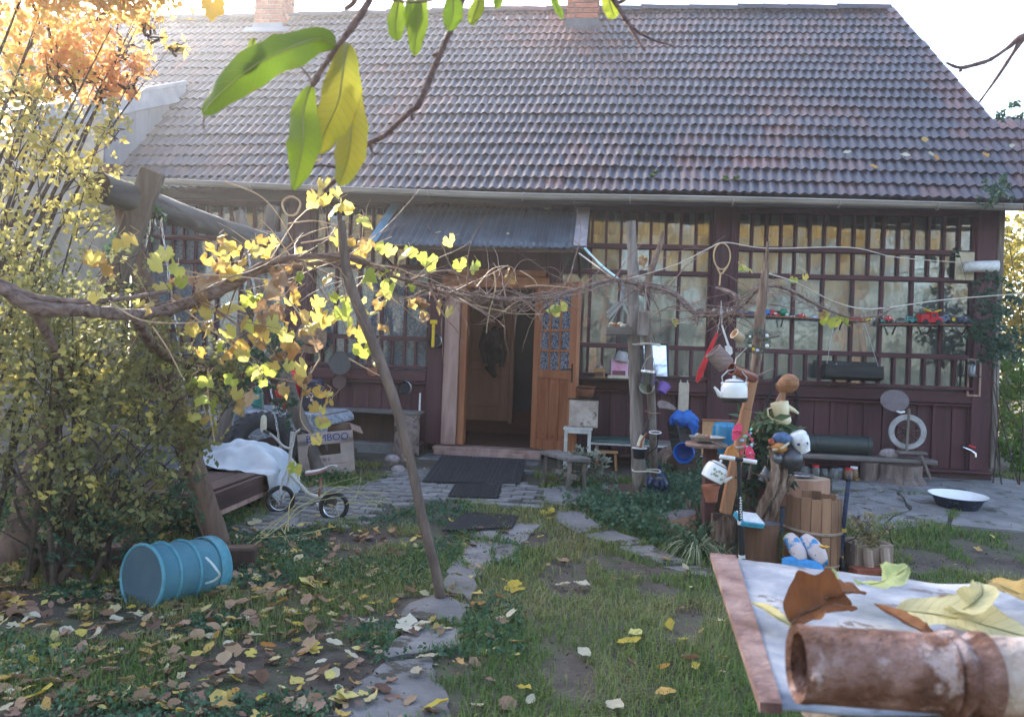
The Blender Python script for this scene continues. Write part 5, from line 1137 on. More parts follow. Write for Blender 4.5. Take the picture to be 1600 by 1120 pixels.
b = B(TR(wc_) @ RZ(-YAW)); b.bar((.12, -.04, -.21), (.22, -.06, -.47), .026, .026, .005); b.make('leg', greywood, t); b = B(TR(wc_) @ RZ(-YAW)); b.bar((-.08, .04, -.21), (-.1, .06, -.27), .026, .026, .005); b.make('leg', greywood, t)
c = HM @ Vector((4.04, -.40, 1.01)); t = T('tin_disc', 'big oval grey disc on the wall above the spinning wheel', 'disc', c); B(aim(c, (HM @ Vector((.05, -1, .15)))-(HM @ Vector((0, 0, 0))))).lathe([(.001, .004), (.140, 0), (.147, -.006), (.140, -.012), (.001, -.01)], 32, sy=.78).make('disc_plate', plain('disc_grey', (.15, .12, .125), .5), t, smooth=True)
B().tube([c+Vector((.0, .0, -.10)), c+Vector((.05, -.02, -.12)), c+Vector((.10, 0, -.11))], .012, 7).make('pale_bracket', whitep, t, smooth=True); B().tube([c, c+Vector((0, .35, 0))], .01, 6).make('peg', darkwood, t)
# jars under the bench
JX = [(1302, .10, None, 0), (1318, .11, 'r', 0), (1334, .09, None, 1), (1348, .10, None, 0), (1358, .09, 'b', 1), (1370, .10, 'r', 2), (1380, .11, 'w', 2), (1310, .08, None, 1)]
gjar = mat('jar_glass', (.30, .31, .30), (.38, .40, .38), rough=.08, trans=.75, scale=3, bump=0)
JL = ['clear empty jar nearest the peeled log under the plank bench', 'jar with a red lid left under the plank bench', 'small jar third from the left under the bench', 'plain glass jar in the middle of the row under the bench', 'jar with a grey blue lid under the bench', 'jar of brown preserve with red lid under the bench', 'tall dark jar with white lid next to the stump', 'squat jar set back behind the red lidded jar']
for i, (px, h, l, kk) in enumerate(JX):
    c = gpt(px, 782); c = HM @ Vector(((HM.inverted() @ c).x, -.62+U(-.05, .03)+(.14 if i == 7 else 0), .18)); t = T('glass_jar', JL[i], 'jar', c, 'jars under the plank bench'); r_ = U(.042, .052); h *= 1.35
    vessel([(r_*.9, 0), (r_, .008), (r_, h*.8), (r_*.72, h*.92), (r_*.72, h)], TR(c), gjar if kk < 2 else plain('preserve', (.14, .07, .03), .2), t, n=18)
    if l: vessel([(r_*.78, h-.012), (r_*.78, h+.008), (.001, h+.01)], TR(c), {'r': redp, 'b': plain('lid_grey', (.2, .25, .32), .4), 'w': whitep}[l], t, name='lid', n=18)
b = B()
for i in range(14):
    p = gpt(1335+i*4+U(-3, 3), 781+U(-1, 4)); B().ball(p+Vector((0, 0, .012)), U(.012, .02), 8, wob=.1)
# basin and tap
c = gpt(1508, 800); c.y += .12; t = T('enamel_basin', 'round enamel basin, white inside and dark blue outside, under the tap', 'basin', c)
X = TR(c+Vector((0, 0, .0))) @ RX(rad(3)); vessel([(.12, 0), (.16, .02), (.20, .10), (.235, .125), (.235, .13)], X, plain('navy_enamel', (.02, .035, .07), .25), t, cap1=False, n=36); vessel([(.118, .006), (.156, .026), (.196, .104), (.238, .132)], X, enamelw, t, name='inner_enamel', cap1=False, n=36)
c = HM @ wallp(1516, 703, -.10); t = T('garden_tap', 'small brass garden tap sticking out of the wall near the corner', 'tap', c)
B().tube([c+Vector((-.06, .06, .03)), c+Vector((-.01, -.04, .0)), c+Vector((.02, -.06, -.03)), c+Vector((.02, -.06, -.07))], .013, 8).make('spout', chrome, t, smooth=True); B().tube([c+Vector((-.04, -.04, .05)), c+Vector((.02, -.06, .03))], .012, 7).make('lever', redp, t, smooth=True)
# trough hung under window
c = HM @ wallp(1332, 578, -.28); t = T('hanging_trough', 'black wooden trough hung by wires under the wide veranda window', 'trough', c); X = TR(c) @ RZ(-YAW) @ RX(rad(-10)); tw = .58; tm = mat('tarred_wood', (.012, .012, .012), (.04, .04, .035), scale=9, stretch=HX, rough=.75)
b = B(X); b.box((0, -.08, -.03), (tw, .02, .13), .008); b.make('front_board', tm, t); b = B(X); b.box((0, .08, .03), (tw, .02, .15), .008); b.make('back_board', tm, t); b = B(X); b.box((0, 0, -.09), (tw, .15, .02), .005); b.make('bottom', tm, t)
for s in (-1, 1): b = B(X); b.box((s*tw/2, 0, -.02), (.02, .17, .14), .006); b.make('end_board', tm if s < 0 else greywood, t); hang([X @ Vector((s*tw*.45, 0, .05)), X @ Vector((s*.13, .1, .64))], .003, parent=t)
c = X @ Vector((-.19, -.09, .04)); t2 = B().ball(c, .010, 8).make('nail_head', chrome, t, smooth=True)
# white tube bracket near corner and lantern
c = HM @ wallp(1507, 416, -.07); t = T('wall_bracket', 'cream square board with a white pipe stub near the house corner', 'bracket', c); X = TR(c) @ RZ(-YAW)
b = B(X); b.box((0, 0, 0), (.19, .02, .30), .004); b.make('back_board', plain('cream_board', (.55, .48, .34), .6), t)
B(X).tube([(-.05, -.09, -.02), (.27, -.15, -.01)], .055, 20, cap=False).make('pipe', whitep, t, smooth=True, solid=.006); B(X).tube([(.0, 0, 0), (0, -.1, -.02)], .02, 8).make('arm', whitep, t, smooth=True)
c = HM @ wallp(1519, 577, -.14); t = T('wall_lantern', 'small grey lantern on a bracket by the corner post', 'lantern', c); X = TR(c)
vessel([(.04, -.07), (.045, -.06), (.03, -.05), (.032, 0), (.028, .03), (.02, .05), (.008, .06)], X, plain('lantern_grey', (.25, .27, .3), .35, metal=.5), t, n=16); B(X).tube([(-.035, 0, .0), (-.03, 0, .09), (.03, 0, .09), (.035, 0, 0)], .004, 6).make('bail', wirem, t); b = B(X); b.box((0, .03, -.075), (.17, .14, .01)); b.make('lantern_shelf', darkwood, t)
c = HM @ wallp(1522, 590, -.09); t = T('empty_picture_frame', 'empty narrow wooden frame hung behind the lantern', 'frame', c); X = TR(c) @ RZ(-YAW)
for s in (-1, 1): b = B(X); b.box((s*.06, 0, 0), (.02, .015, .40), .003); b.make('stile', jamb, t); b = B(X); b.box((0, 0, s*.19), (.10, .014, .02), .003); b.make('cross_piece', jamb, t)
# ---------------------------------------------------------------- toy shelves
def shelf(px0, py0, px1, py1, label):
    a, b_ = wallp(px0, py0, -.16), wallp(px1, py1, -.16); t = T('toy_shelf', label, 'shelf', HM @ a, rz=-YAW); z = (a.z+b_.z)/2
    b = hb(); b.bar((a.x, -.13, a.z), (b_.x, -.13, b_.z), .13, .016, .003, up=(0, 0, 1)) if False else b.box(((a.x+b_.x)/2, -.13, z), (b_.x-a.x, .13, .014), .003, r=RY(-math.atan2(b_.z-a.z, b_.x-a.x))); b.make('shelf_board', plain('shelf_wood', (.28, .12, .07), .6), t)
    for k in (.15, .5, .85): b = hb(); u = a.x+(b_.x-a.x)*k; b.bar((u, -.07, z-.10+(b_.z-a.z)*(k-.5)), (u, -.17, z-.01+(b_.z-a.z)*(k-.5)), .012, .012); b.make('bracket', darkwood, t)
    return a, b_
sa = shelf(1094, 489, 1356, 502, 'long narrow toy shelf across the middle of the veranda windows'); sb = shelf(1376, 507, 1534, 508, 'short toy shelf with the red truck at the right end of the veranda')
YT = -.13
def toycar(px, py, L_, h, m1, m2, label, kind='car', v=YT, rz=0):
    big = 1 if L_ > .2 else 1.3; L_ *= big; h *= 1.45 if big > 1 else 1.15; q = wallp(px, py, v); w_ = L_*.42; X = HM @ TR(q.x, v, q.z) @ RZ(rz); t = T('toy_'+kind, label, 'toy '+kind, X @ Vector((0, 0, 0)))
    wr_ = h*.22 if kind != 'motorbike' else h*.36
    if kind in ('car', 'truck', 'jeep', 'bus'):
        if kind == 'car': prof = [(-.5, .18), (-.5, .52), (-.28, .58), (-.16, .98), (.18, .98), (.30, .60), (.5, .50), (.5, .18)]
        elif kind == 'truck': prof = [(-.5, .2), (-.5, .8), (-.1, .8), (-.1, .45), (-.06, .45), (-.06, 1.0), (.25, 1.0), (.32, .6), (.5, .55), (.5, .2)]
        elif kind == 'bus': prof = [(-.5, .18), (-.5, .95), (.42, .98), (.5, .6), (.5, .18)]
        else: prof = [(-.5, .2), (-.5, .95), (.1, .95), (.16, .6), (.5, .56), (.5, .2)]
        vs = [(x*L_, -w_/2, z*h) for x, z in prof]+[(x*L_, w_/2, z*h) for x, z in prof]; n = len(prof)
        B(X).add(vs, [tuple(range(n)), tuple(range(n, 2*n))[::-1]]+[(i, (i+1) % n, n+(i+1) % n, n+i) for i in range(n)]).make('body', m1, t)
        x0, x1 = (-.14, .16) if kind == 'car' else ((.0, .2) if kind == 'truck' else (-.4, .05))
        b = B(X); b.box(((x0+x1)/2*L_, 0, h*.74), ((x1-x0)*L_*.9, w_+.003, h*.22)); b.make('windows', m2, t)
    for x in (-.3, .3):
        for s in (-1, 1): B(X @ TR(x*L_, s*w_/2, wr_) @ RX(PI/2)).lathe([(wr_*.3, -.006), (wr_, -.005), (wr_, .005), (wr_*.3, .006)], 12).make('wheel', blackrub, t, smooth=True, ang=30)
    return t, X
silver = plain('toy_silver', (.6, .6, .62), .25, metal=.6); gw = plain('toy_window', (.05, .06, .08), .15)
for a in ((1093, 487, .055, .025, plain('toy_grey', (.08, .09, .09), .3), gw, 'tiny dark toy car at the far left end of the long shelf', 'car'),
          (1115, 489, .05, .035, silver, gw, 'small silver toy car second on the long shelf', 'car'), (1127, 490, .055, .03, whitep, gw, 'white toy car next to the silver one', 'car'),
          (1141, 491, .06, .045, whitep, gw, 'white toy van before the red block on the long shelf', 'bus'), (1149, 492, .05, .05, redp, gw, 'small red toy van beside the white van', 'bus'),
          (1157, 492, .055, .04, bluep, gw, 'small blue toy jeep right of the red van', 'jeep'), (1172, 493, .12, .03, plain('toy_navy', (.03, .05, .15), .3), gw, 'long navy toy racing car behind the prop', 'car'),
          (1196, 494, .07, .05, bluep, gw, 'bright blue toy van right of the prop', 'bus'), (1204, 495, .06, .055, redp, gw, 'red toy van next to the bright blue one', 'bus'), (1213, 496, .06, .04, redp, whitep, 'flat red toy jeep before the green ball toy', 'jeep'),
          (1238, 498, .07, .022, whitep, gw, 'flat white toy car right of the green toy', 'car'), (1253, 499, .06, .045, redp, whitep, 'red and white toy truck on the long shelf', 'truck'), (1272, 500, .09, .03, plain('toy_sky', (.06, .35, .65), .3), whitep, 'light blue toy racing car on the long shelf', 'car'),
          (1324, 503, .06, .045, redp, gw, 'dark red toy jeep near the right end of the long shelf', 'jeep'), (1339, 503, .08, .04, redp, whitep, 'red toy truck above the wires of the trough', 'truck'), (1354, 502, .07, .035, yellowp, black, 'yellow toy car at the right end of the long shelf', 'car'),
          (1382, 506, .06, .04, plain('toy_teal', (.02, .25, .22), .35), gw, 'small teal toy truck at the left end of the short shelf', 'truck'), (1388, 504, .07, .05, redp, silver, 'red toy tractor on the short shelf', 'truck'), (1405, 506, .12, .03, plain('toy_pewter', (.12, .12, .12), .3, metal=.4), gw, 'low dark grey toy car on the short shelf', 'car'),
          (1424, 506, .08, .055, plain('toy_teal2', (.03, .3, .28), .35), gw, 'teal toy jeep on the short shelf', 'jeep'), (1434, 506, .06, .05, greenp, gw, 'green toy car left of the big red truck', 'car'),
          (1474, 505, .10, .06, plain('toy_blue_grey', (.2, .25, .35), .35), gw, 'blue grey toy tractor right of the big red truck', 'truck'), (1506, 506, .09, .06, plain('toy_dark', (.07, .09, .15), .3), silver, 'dark blue toy tractor near the right end', 'truck'), (1522, 505, .07, .05, silver, whitep, 'white rimmed toy motorbike at the far right end', 'motorbike')): toycar(*a)
c = HM @ wallp(1224, 488, YT); t = T('green_toy', 'shiny green round toy standing on the long shelf', 'toy', c); B().ball(c, .042, 14, (1, .8, 1)).make('body', plain('toy_green', (.01, .2, .1), .2), t, smooth=True); B().ball(c+Vector((.03, -.02, -.025)), .018, 10).make('snout', whitep, t, smooth=True)
t, X = toycar(1452, 508, .23, .12, redp, gw, 'big red toy truck with yellow wings on the short shelf', 'truck', v=-.16, rz=.15)
for s in (-1, 1): b = B(X @ TR(s*.05+.03, 0, .15) @ RY(-s*.35)); b.box((0, 0, 0), (.09, .05, .016), .006); b.make('yellow_wing', yellowp, t)
c = HM @ wallp(1489, 499, YT-.03); t = T('toy_tyre_wheel', 'yellow and black toy wheel standing on the short shelf', 'toy wheel', c); B(TR(c) @ RX(PI/2)).lathe([(.001, -.008), (.012, -.012), (.024, -.012), (.026, 0), (.024, .012), (.001, .012)], 18).make('tyre', blackrub, t, smooth=True); B(TR(c) @ RX(PI/2)).lathe([(.001, .012), (.018, .014), (.02, .012)], 16).make('rim', yellowp, t, smooth=True)
# ================================================================ LEFT SIDE
def log(pts, name, parent, m, n=12, wob=.07):
    P = spline(pts, 5); return B().tube([p[:3] for p in P], [p[3] for p in P], n, wob=wob).make(name, m, parent, smooth=True, ang=60)
def pt(px, py, Y, r): return tuple(at(px, py, Y))+(r,)
frame = T('log_swing', 'rustic swing frame of crossed log legs and a thick grey beam on the left', 'swing frame', gpt(345, 868))
slogm = mat('swing_log', (.08, .062, .052), (.19, .155, .13), scale=9, stretch=(1, 1, .2), rough=.85, bump=.8, bscale=22, dist=1, spots=((.05, .04, .035), 6, .64))
beamm = mat('beam_log', (.055, .05, .048), (.14, .13, .125), scale=9, stretch=(1, .15, 1), rough=.85, bump=.8, bscale=22, dist=1)
P = spline([pt(152, 292, 4.5, .088), pt(230, 318, 5.0, .084), pt(330, 352, 6.1, .082), pt(400, 372, 7.0, .08), pt(440, 376, 7.5, .075)], 5)
o = B().tube([p[:3] for p in P], [p[3] for p in P], 16, wob=.05, cap=False).make('beam', beamm, frame, smooth=True)
d0 = Vector(P[0][:3]); B(aim(d0, Vector(P[0][:3])-Vector(P[1][:3]))).lathe([(.088, -.004), (.085, .004), (.04, .006), (.001, .006)], 16).make('beam_end', darkwood, frame)
Pn = gpt(350, 872, -.06)
log([tuple(Pn)+(.075,), pt(318, 780, 4.97, .072), pt(288, 675, 4.97, .070), pt(258, 560, 4.98, .066), pt(225, 440, 4.98, .062), pt(196, 340, 5.0, .058), pt(168, 262, 5.0, .055)], 'leg', frame, mat('old_brown_log', (.095, .06, .045), (.21, .14, .105), scale=9, stretch=(1, 1, .15), rough=.85, bump=.9, bscale=22, dist=1.2, spots=((.04, .028, .02), 6, .62)))
Pn = gpt(8, 900, -.06)
log([tuple(Pn)+(.075,), pt(62, 710, 4.85, .07), pt(120, 560, 4.85, .066), pt(178, 430, 4.85, .062)], 'leg', frame, MATS['old_brown_log'])
b = B(); b.bar(at(176, 445, 4.83), at(240, 266, 4.8), .145, .06, .01, up=(0, 1, 0)); b.make('leg_plank', slogm, frame)
log([tuple(gpt(503, 750, -.05))+(.07,), pt(478, 680, 7.3, .07), pt(448, 600, 7.25, .068), pt(423, 500, 7.2, .065), pt(398, 410, 7.2, .06), pt(372, 330, 7.2, .05)], 'leg', frame, slogm)
log([tuple(gpt(335, 745, -.05))+(.07,), pt(362, 600, 7.3, .068), pt(390, 470, 7.3, .065), pt(412, 390, 7.3, .06), pt(428, 322, 7.3, .06)], 'leg', frame, slogm)
# swing bench on chains
def chain(a, b_, parent, r=.012, label=None):
    a, b_ = Vector(a), Vector(b_); L_ = (b_-a).length; n = max(2, int(L_/(r*3.4))); X = aim(a, b_-a); 
    b = B()
    for i in range(n):
        z = (i+.5)*L_/n; b.x = X @ TR(0, 0, z) @ RZ(PI/2*(i % 2)); b.tube([(r*.6*math.cos(t), 0, L_/n*.62*math.sin(t)) for t in np.linspace(0, 2*PI, 9)[:-1]], r*.2, 4, closed=True)
    return b.make('chain', steel, parent, smooth=True, kind='stuff')
sw = T('swing_bench', 'dark boxy swing bench hanging on chains below the log beam', 'swing bench', Vector((-2.25, 5.8, .3)))
swm = mat('swing_board', (.045, .025, .022), (.10, .06, .05), scale=8, stretch=(1, .12, 1), rough=.7, bump=.5, rnd=.15)
Xs = TR(-2.2, 5.85, .33) @ RZ(rad(-4))
for i in range(4): b = B(Xs); b.box((-.24+i*.155, 0, .02), (.148, 1.62, .025), .004); b.make('seat_slat', swm, sw)
b = B(Xs); b.box((.33, 0, -.045), (.03, 1.66, .13), .005); b.make('front_board', swm, sw); b = B(Xs); b.box((.33, 0, -.13), (.025, 1.6, .035), .004); b.make('lower_lath', jamb, sw)
for i in range(4): b = B(Xs); b.box((-.36-.025*i, 0, .10+.13*i), (.022, 1.62, .12), .004, r=RY(-.2)); b.make('back_slat', mat('swing_back', (.085, .08, .085), (.17, .16, .17), scale=8, stretch=(1, .12, 1), rough=.8, bump=.5, rnd=.15), sw)
for s in (-1, 1): b = B(Xs); b.box((.0, s*.80, -.03), (.62, .04, .08), .005); b.make('cross_bearer', swm, sw)
chain(at(250, 335, 5.15), Xs @ Vector((.28, -.74, 0)), sw); chain(at(384, 372, 6.75), Xs @ Vector((.28, .74, 0)), sw, .014); chain(at(240, 330, 5.1), Xs @ Vector((-.4, -.74, .4)), sw)
B().tube([at(248, 330, 5.1)+Vector((.022*math.cos(a), 0, .06*math.sin(a)-.05)) for a in np.linspace(0, 2*PI, 14)[:-1]], .006, 6, closed=True).make('carabiner', steel, sw, smooth=True)
# chain with a pale handle in front of the tyre
c = at(412, 660, 6.4); t = T('pale_handle', 'cream plastic handle hanging on a chain in front of the tyre', 'handle', c); B(TR(c)).lathe([(.005, -.085), (.02, -.075), (.026, -.04), (.024, .03), (.016, .055), (.005, .06)], 14).make('grip', cream, t, smooth=True); chain(c+Vector((0, 0, .06)), at(404, 560, 6.3), t, .010)
# white cloth over the seat end
def drape(fn, n, m_, name, mt, label, cat, loc, th=.006):
    rows = [[fn(i/n, j/m_) for j in range(m_+1)] for i in range(n+1)]
    t = T(name, label, cat, loc); B().grid(rows).make('fabric', mt, t, smooth=True, ang=180, solid=th, sub=1); return t
wfab = mat('white_fabric', (.42, .46, .50), (.56, .59, .62), scale=4, rough=.9, bump=.15, bscale=60)
def fcl(s, t_):
    y = .12+s*.70; u = t_*1.0
    x = -.38+u*.95; z = .055+.17*max(0, math.sin(PI*min(1, max(0, (s-.15)/.85)))*math.sin(PI*min(1, u*1.1)))**.8
    if x > .35: z = .05-(x-.35)*1.9*(.45+.9*s); x = .36+.03*math.sin(s*9)+.02
    if s > .8: z -= (s-.8)*.8; 
    z += .055*noise.noise((s*5, t_*6, 2))+.03*noise.noise((s*11, t_*12, 7))+.02*math.sin(s*11+t_*7)*(.3+t_)
    return Xs @ Vector((x+.05*noise.noise((s*6, t_*5, 8)), y+.03*noise.noise((s*7, t_*7, 3)), z))
drape(fcl, 26, 26, 'white_cloth', wfab, 'crumpled white cloth draped over the far end of the swing bench', 'cloth', Xs @ Vector((0, .4, .1)))
# table with grey patterned oilcloth
tb0 = Vector((-2.35, 7.75, .2)); t = T('garden_table', 'garden table under a grey patterned oilcloth behind the tyre', 'table', tb0)
Xt = TR(-2.30, 7.75, 0) @ RZ(-YAW)
b = B(Xt); b.box((-.1, 0, .70), (1.45, .72, .03)); b.make('table_top', greywoodh, t)
for sx_ in (-1, 1):
    for sy_ in (-1, 1): b = B(Xt); b.box((-.1+sx_*.62, sy_*.3, .42), (.06, .06, .56), .004); b.make('leg', greywood, t)
oil = mat('oilcloth_grey', (.20, .22, .26), (.42, .45, .50), scale=11, rough=.45, bump=.15, lo=.46, hi=.54, dist=1.5)
def foil(s, t_):
    x = -.88+s*1.56; y = -.40+.8*max(0, (t_-.35)/.65); z = .722
    if t_ < .35: z -= (.35-t_)*.62*(1+.25*math.sin(s*14)); y = -.385-.02*math.sin(s*25+t_*4)
    if s > .95: z -= (s-.95)*2.2; x = .67
    return Xt @ Vector((x, y, z+.004*noise.noise((s*9, t_*7, 1))))
drape(foil, 40, 14, 'oilcloth', oil, 'grey patterned oilcloth hanging over the garden table edge', 'tablecloth', tb0+Vector((0, 0, .5)), .004)
# red bag, black bag, teal jug on the table
c = Xt @ Vector((.18, -.12, .735)); t = T('red_bag', 'bulging bright red bag standing on the garden table behind the log leg', 'bag', c)
bb = B(); bb.ball((0, 0, .19), .2, 20, (.62, .55, 1.0)); bb.v = [(c.x+v[0]*(1.1 if v[2] < .2 else .95)+.02*noise.noise((v[0]*9, v[1]*9, v[2]*9)), c.y+v[1], c.z+max(0, v[2])) for v in bb.v]; bb.make('bag_body', mat('red_nylon', (.45, .012, .015), (.62, .03, .03), scale=6, rough=.5, bump=.5), t, smooth=True)
c = Xt @ Vector((.42, -.15, .735)); t = T('printed_bag', 'dark bag with white print behind the vine leaves on the garden table', 'bag', c)
b = B(TR(c)); b.box((0, 0, .15), (.20, .16, .30), .03); b.make('bag_body', plain('bag_black', (.03, .03, .05), .5), t)
for i in range(11): b = B(TR(c)); b.box((U(-.07, .07), -.082, U(.03, .26)), (U(.01, .035), .004, U(.006, .014)), r=RY(U(-.2, .2))); b.make('white_print', whitep, t)
c = Xt @ Vector((-.12, -.15, .735)); t = T('teal_jug', 'teal plastic jug beside the red bag on the garden table', 'jug', c); vessel([(.05, 0), (.055, .01), (.055, .13), (.03, .19), (.03, .21)], TR(c), plain('jug_teal', (.02, .22, .18), .35), t)
c = Xt @ Vector((-.55, -.2, .735)); t = T('glass_dish', 'clear dish with a green cloth at the left of the garden table', 'dish', c); vessel([(.06, 0), (.10, .05), (.105, .06)], TR(c), gjar, t); B(TR(c)).ball((-.12, .0, .03), .07, 10, (1.3, 1, .4), .1).make('green_rag', greenp, t, smooth=True)
# tyre
c = at(408, 700, 6.95); c.z = gz(c.x, c.y)+.30; t = T('car_tyre', 'big black car tyre leaning against the garden table', 'tyre', Vector((c.x, c.y, gz(c.x, c.y))))
X = TR(c) @ RZ(rad(42)) @ RX(rad(82)) @ SC(.9, .9, .9); prof = [(.19+.0, -.06), (.22, -.09), (.30, -.105), (.335, -.085), (.345, -.03), (.345, .03), (.335, .085), (.30, .105), (.22, .09), (.19, .06), (.205, .05), (.29, .08), (.30, 0), (.29, -.08), (.205, -.05), (.19, -.06)]
B(X).lathe(prof, 44, cap0=False, cap1=False).make('tyre_body', blackrub, t, smooth=True, ang=50)
b = B(X)
for k in range(60):
    a = k*2*PI/60; b.x = X @ RZ(a) @ TR(.345, 0, .04*(1 if k % 2 else -1)); b.box((0, 0, 0), (.012, .022, .075), .002)
b.make('tread', blackrub, t, kind='stuff')
# low bench by the wall, stump, crate
t = T('low_wall_bench', 'low board bench against the maroon wall left of the door', 'bench', HM @ Vector((-1.6, -.4, .2)), rz=-YAW)
b = hb(); b.box((-1.72, -.38, .66), (1.55, .34, .03), .005); b.make('bench_top', greywoodh, t)
b = hb(); b.box((-1.75, -.22, .42), (1.3, .03, .42), .004); b.make('back_panel', darkwood, t)
b = hb(); b.box((-1.75, -.30, .20), (1.35, .2, .22), .02); b.make('stone_base', concrete, t); b = hb(); b.box((-2.3, -.38, .42), (.2, .2, .45), .01); b.make('leg', darkwood, t)
c = HM @ Vector((-1.08, -.46, .17)); t = T('tree_stump', 'tall barked log standing upright under the low wall bench', 'stump', c); stump(c, .14, .47, t, mat('pink_bark', (.12, .085, .075), (.33, .25, .22), scale=8, rough=.9, bump=1, dist=2, spots=((.05, .035, .03), 6, .55)), greywood, wob=.06, flare=1.02)
for i, (x, y, r_) in enumerate(((612, 722, .07), (622, 738, .06), (634, 722, .05), (948, 768, .05))):
    p = gpt(x, y); b = B(); b.ball(p+Vector((0, 0, r_*.4)), r_, 10, (1.2, 1, .8), .14); b.make('field_stone', MATS['stone'], None, smooth=True, ang=70, loc=p, label=['grey field stone under the left end of the step', 'field stone in front of its neighbour by the step', 'small field stone touching the doorstep side', 'round grey stone half hidden in the ground cover'][i], cat='stone')
cb = mat('corrugated_card', (.24, .15, .105), (.34, .225, .17), scale=5, rough=.9, bump=.25, spots=((.20, .10, .05), 4, .6))
c = gpt(508, 742); c.y += .2; t = T('cardboard_crate', 'open cardboard fruit crate with faded blue lettering next to the log leg', 'crate', Vector((c.x, c.y, gz(c.x, c.y)))); X = TR(c+Vector((-.03, .0, .0))) @ RZ(rad(16)) @ RX(rad(6)) @ RY(rad(-6))
cw_, ch_, cd_ = .50, .42, .36
# front: top strip, lower strips, side strip round the handhold
for (x, z, w_, h) in ((0, ch_-.055, cw_, .11), (0, .06, cw_, .12), (0, .165, cw_-.12, .085), (cw_/2-.06, .235, .12, .25), (-cw_/2+.05, .235, .10, .25)): 
    b = B(X); b.box((x, -cd_/2-(.004 if z == .165 else .0), z), (w_-.002, .010, h), .002); b.make('front_strip', mat('pale_card', (.36, .28, .25), (.47, .38, .34), scale=5, rough=.9, bump=.2), t)
for s in (-1, 1): b = B(X); b.box((s*cw_/2, 0, ch_/2), (.010, cd_-.02, ch_), .002); b.make('side', cb, t)
b = B(X); b.box((0, cd_/2, ch_/2), (cw_, .010, ch_), .002); b.make('back', cb, t); b = B(X); b.box((0, 0, .01), (cw_-.02, cd_-.02, .01)); b.make('bottom', cb, t)
b = B(X @ TR(cw_/2, -.02, ch_) @ RY(rad(25))); b.box((.05, 0, 0), (.11, cd_-.05, .008)); b.make('flap', cb, t)
def lettering(txt, M, size, m, parent, ext=.002, name='lettering'):
    cu = bpy.data.curves.new(name, 'FONT'); cu.body = txt; cu.size = size; cu.extrude = ext; cu.align_x = 'CENTER'; cu.align_y = 'CENTER'; cu.resolution_u = 3
    tmp = bpy.data.objects.new(name, cu); COL.objects.link(tmp); dg = bpy.context.evaluated_depsgraph_get(); me = bpy.data.meshes.new_from_object(tmp.evaluated_get(dg)); bpy.data.objects.remove(tmp)
    me.name = name; me.materials.clear(); me.materials.append(m); o = bpy.data.objects.new(name, me); lk(o, parent); o.matrix_basis = W[parent.name].inverted() @ M; W[o.name] = M.copy(); return o
lettering('BAMBOO', X @ TR(.02, -cd_/2-.006, ch_-.052) @ RX(PI/2), .092, plain('faded_blue_ink', (.02, .07, .26), .8), t)
lettering('IIII III II', X @ TR(-.03, -cd_/2-.012, .165) @ RX(PI/2), .045, plain('grey_ink', (.10, .09, .11), .8), t, name='small_print')
b = B(X); b.box((-.06, -cd_/2-.006, .06), (.11, .004, .045), .001); b.make('dark_print', plain('grey_ink', (.10, .09, .11), .8), t)
# hats, discs and pans on the wall left of the door
c = HM @ wallp(487, 527, -.12); t = T('straw_hat', 'wide brown straw hat hung on the left veranda post', 'hat', c); X = HM @ TR(wallp(487, 527, -.10)) @ RX(PI/2)
straw = mat('straw', (.20, .12, .08), (.33, .22, .15), scale=22, stretch=(1, 1, 3), rough=.8, bump=.6)
B(X).lathe([(.19, .008), (.185, .014), (.11, .02), (.095, .05), (.085, .10), (.05, .12), (.001, .123)], 40, wob=.01).make('hat_body', straw, t, smooth=True); B(X).lathe([(.19, .006), (.1, .004), (.001, .002)], 40).make('hat_underside', straw, t)
for px, py, r_, col, lab in ((532, 567, .135, (.085, .08, .08), 'larger dark grey round tray on the wall below the lace window'), (531, 596, .088, (.10, .055, .055), 'smaller brown round tray directly below the larger grey one')):
    q = wallp(px, py, -.13 if r_ > .1 else -.10); c = HM @ q; t = T('round_tray', lab, 'tray', c); B(HM @ TR(q) @ RX(PI/2)).lathe([(.001, .0), (r_*.9, 0), (r_, .014), (r_, .018), (r_*.9, .006), (.001, .006)], 36).make('tray_body', plain('tray_'+str(int(r_*1000)), col, .6), t, smooth=True)
for px, py, lab in ((633, 606, 'black pan with shiny rim hung beside the white candle'), (680, 533, 'small black pan hung on the post by the yellow handle')):
    q = wallp(px, py, -.12); c = HM @ q; t = T('hanging_pan', lab, 'pan', c); X = HM @ TR(q) @ RX(PI/2); B(X).lathe([(.001, 0), (.055, 0), (.075, .03), (.078, .03), (.058, -.006), (.001, -.006)], 26).make('pan_body', plain('pan_black', (.025, .025, .03), .3), t, smooth=True); B(X).tube([(.078*math.cos(a), .078*math.sin(a), .03) for a in np.linspace(-.7, 1.4, 12)], .005, 6).make('shiny_rim', steel, t, smooth=True); B(X).tube([(0, .07, .02), (0, .13, .01)], .008, 6).make('handle', black, t, smooth=True)
c = HM @ wallp(656, 626, -.14); t = T('white_candle', 'thin white candle standing on the low wall bench', 'candle', c); B(TR(c)).lathe([(.011, -.13), (.010, .085), (.003, .09)], 12).make('wax', whitep, t, smooth=True); B(TR(c+Vector((0, 0, -.17)))).lathe([(.04, 0), (.015, .01), (.015, .04)], 14).make('holder', black, t)
c = HM @ wallp(677, 519, -.2); t = T('yellow_paddle', 'yellow plastic spade handle hanging on the post left of the door', 'paddle', c); q = wallp(677, 519, -.2)
b = B(HM @ TR(q)); b.box((0, 0, -.04), (.034, .02, .26), .005); b.make('handle', yellowp, t); b = B(HM @ TR(q)); b.box((0, 0, .115), (.085, .022, .05), .01); b.make('blade_top', yellowp, t)
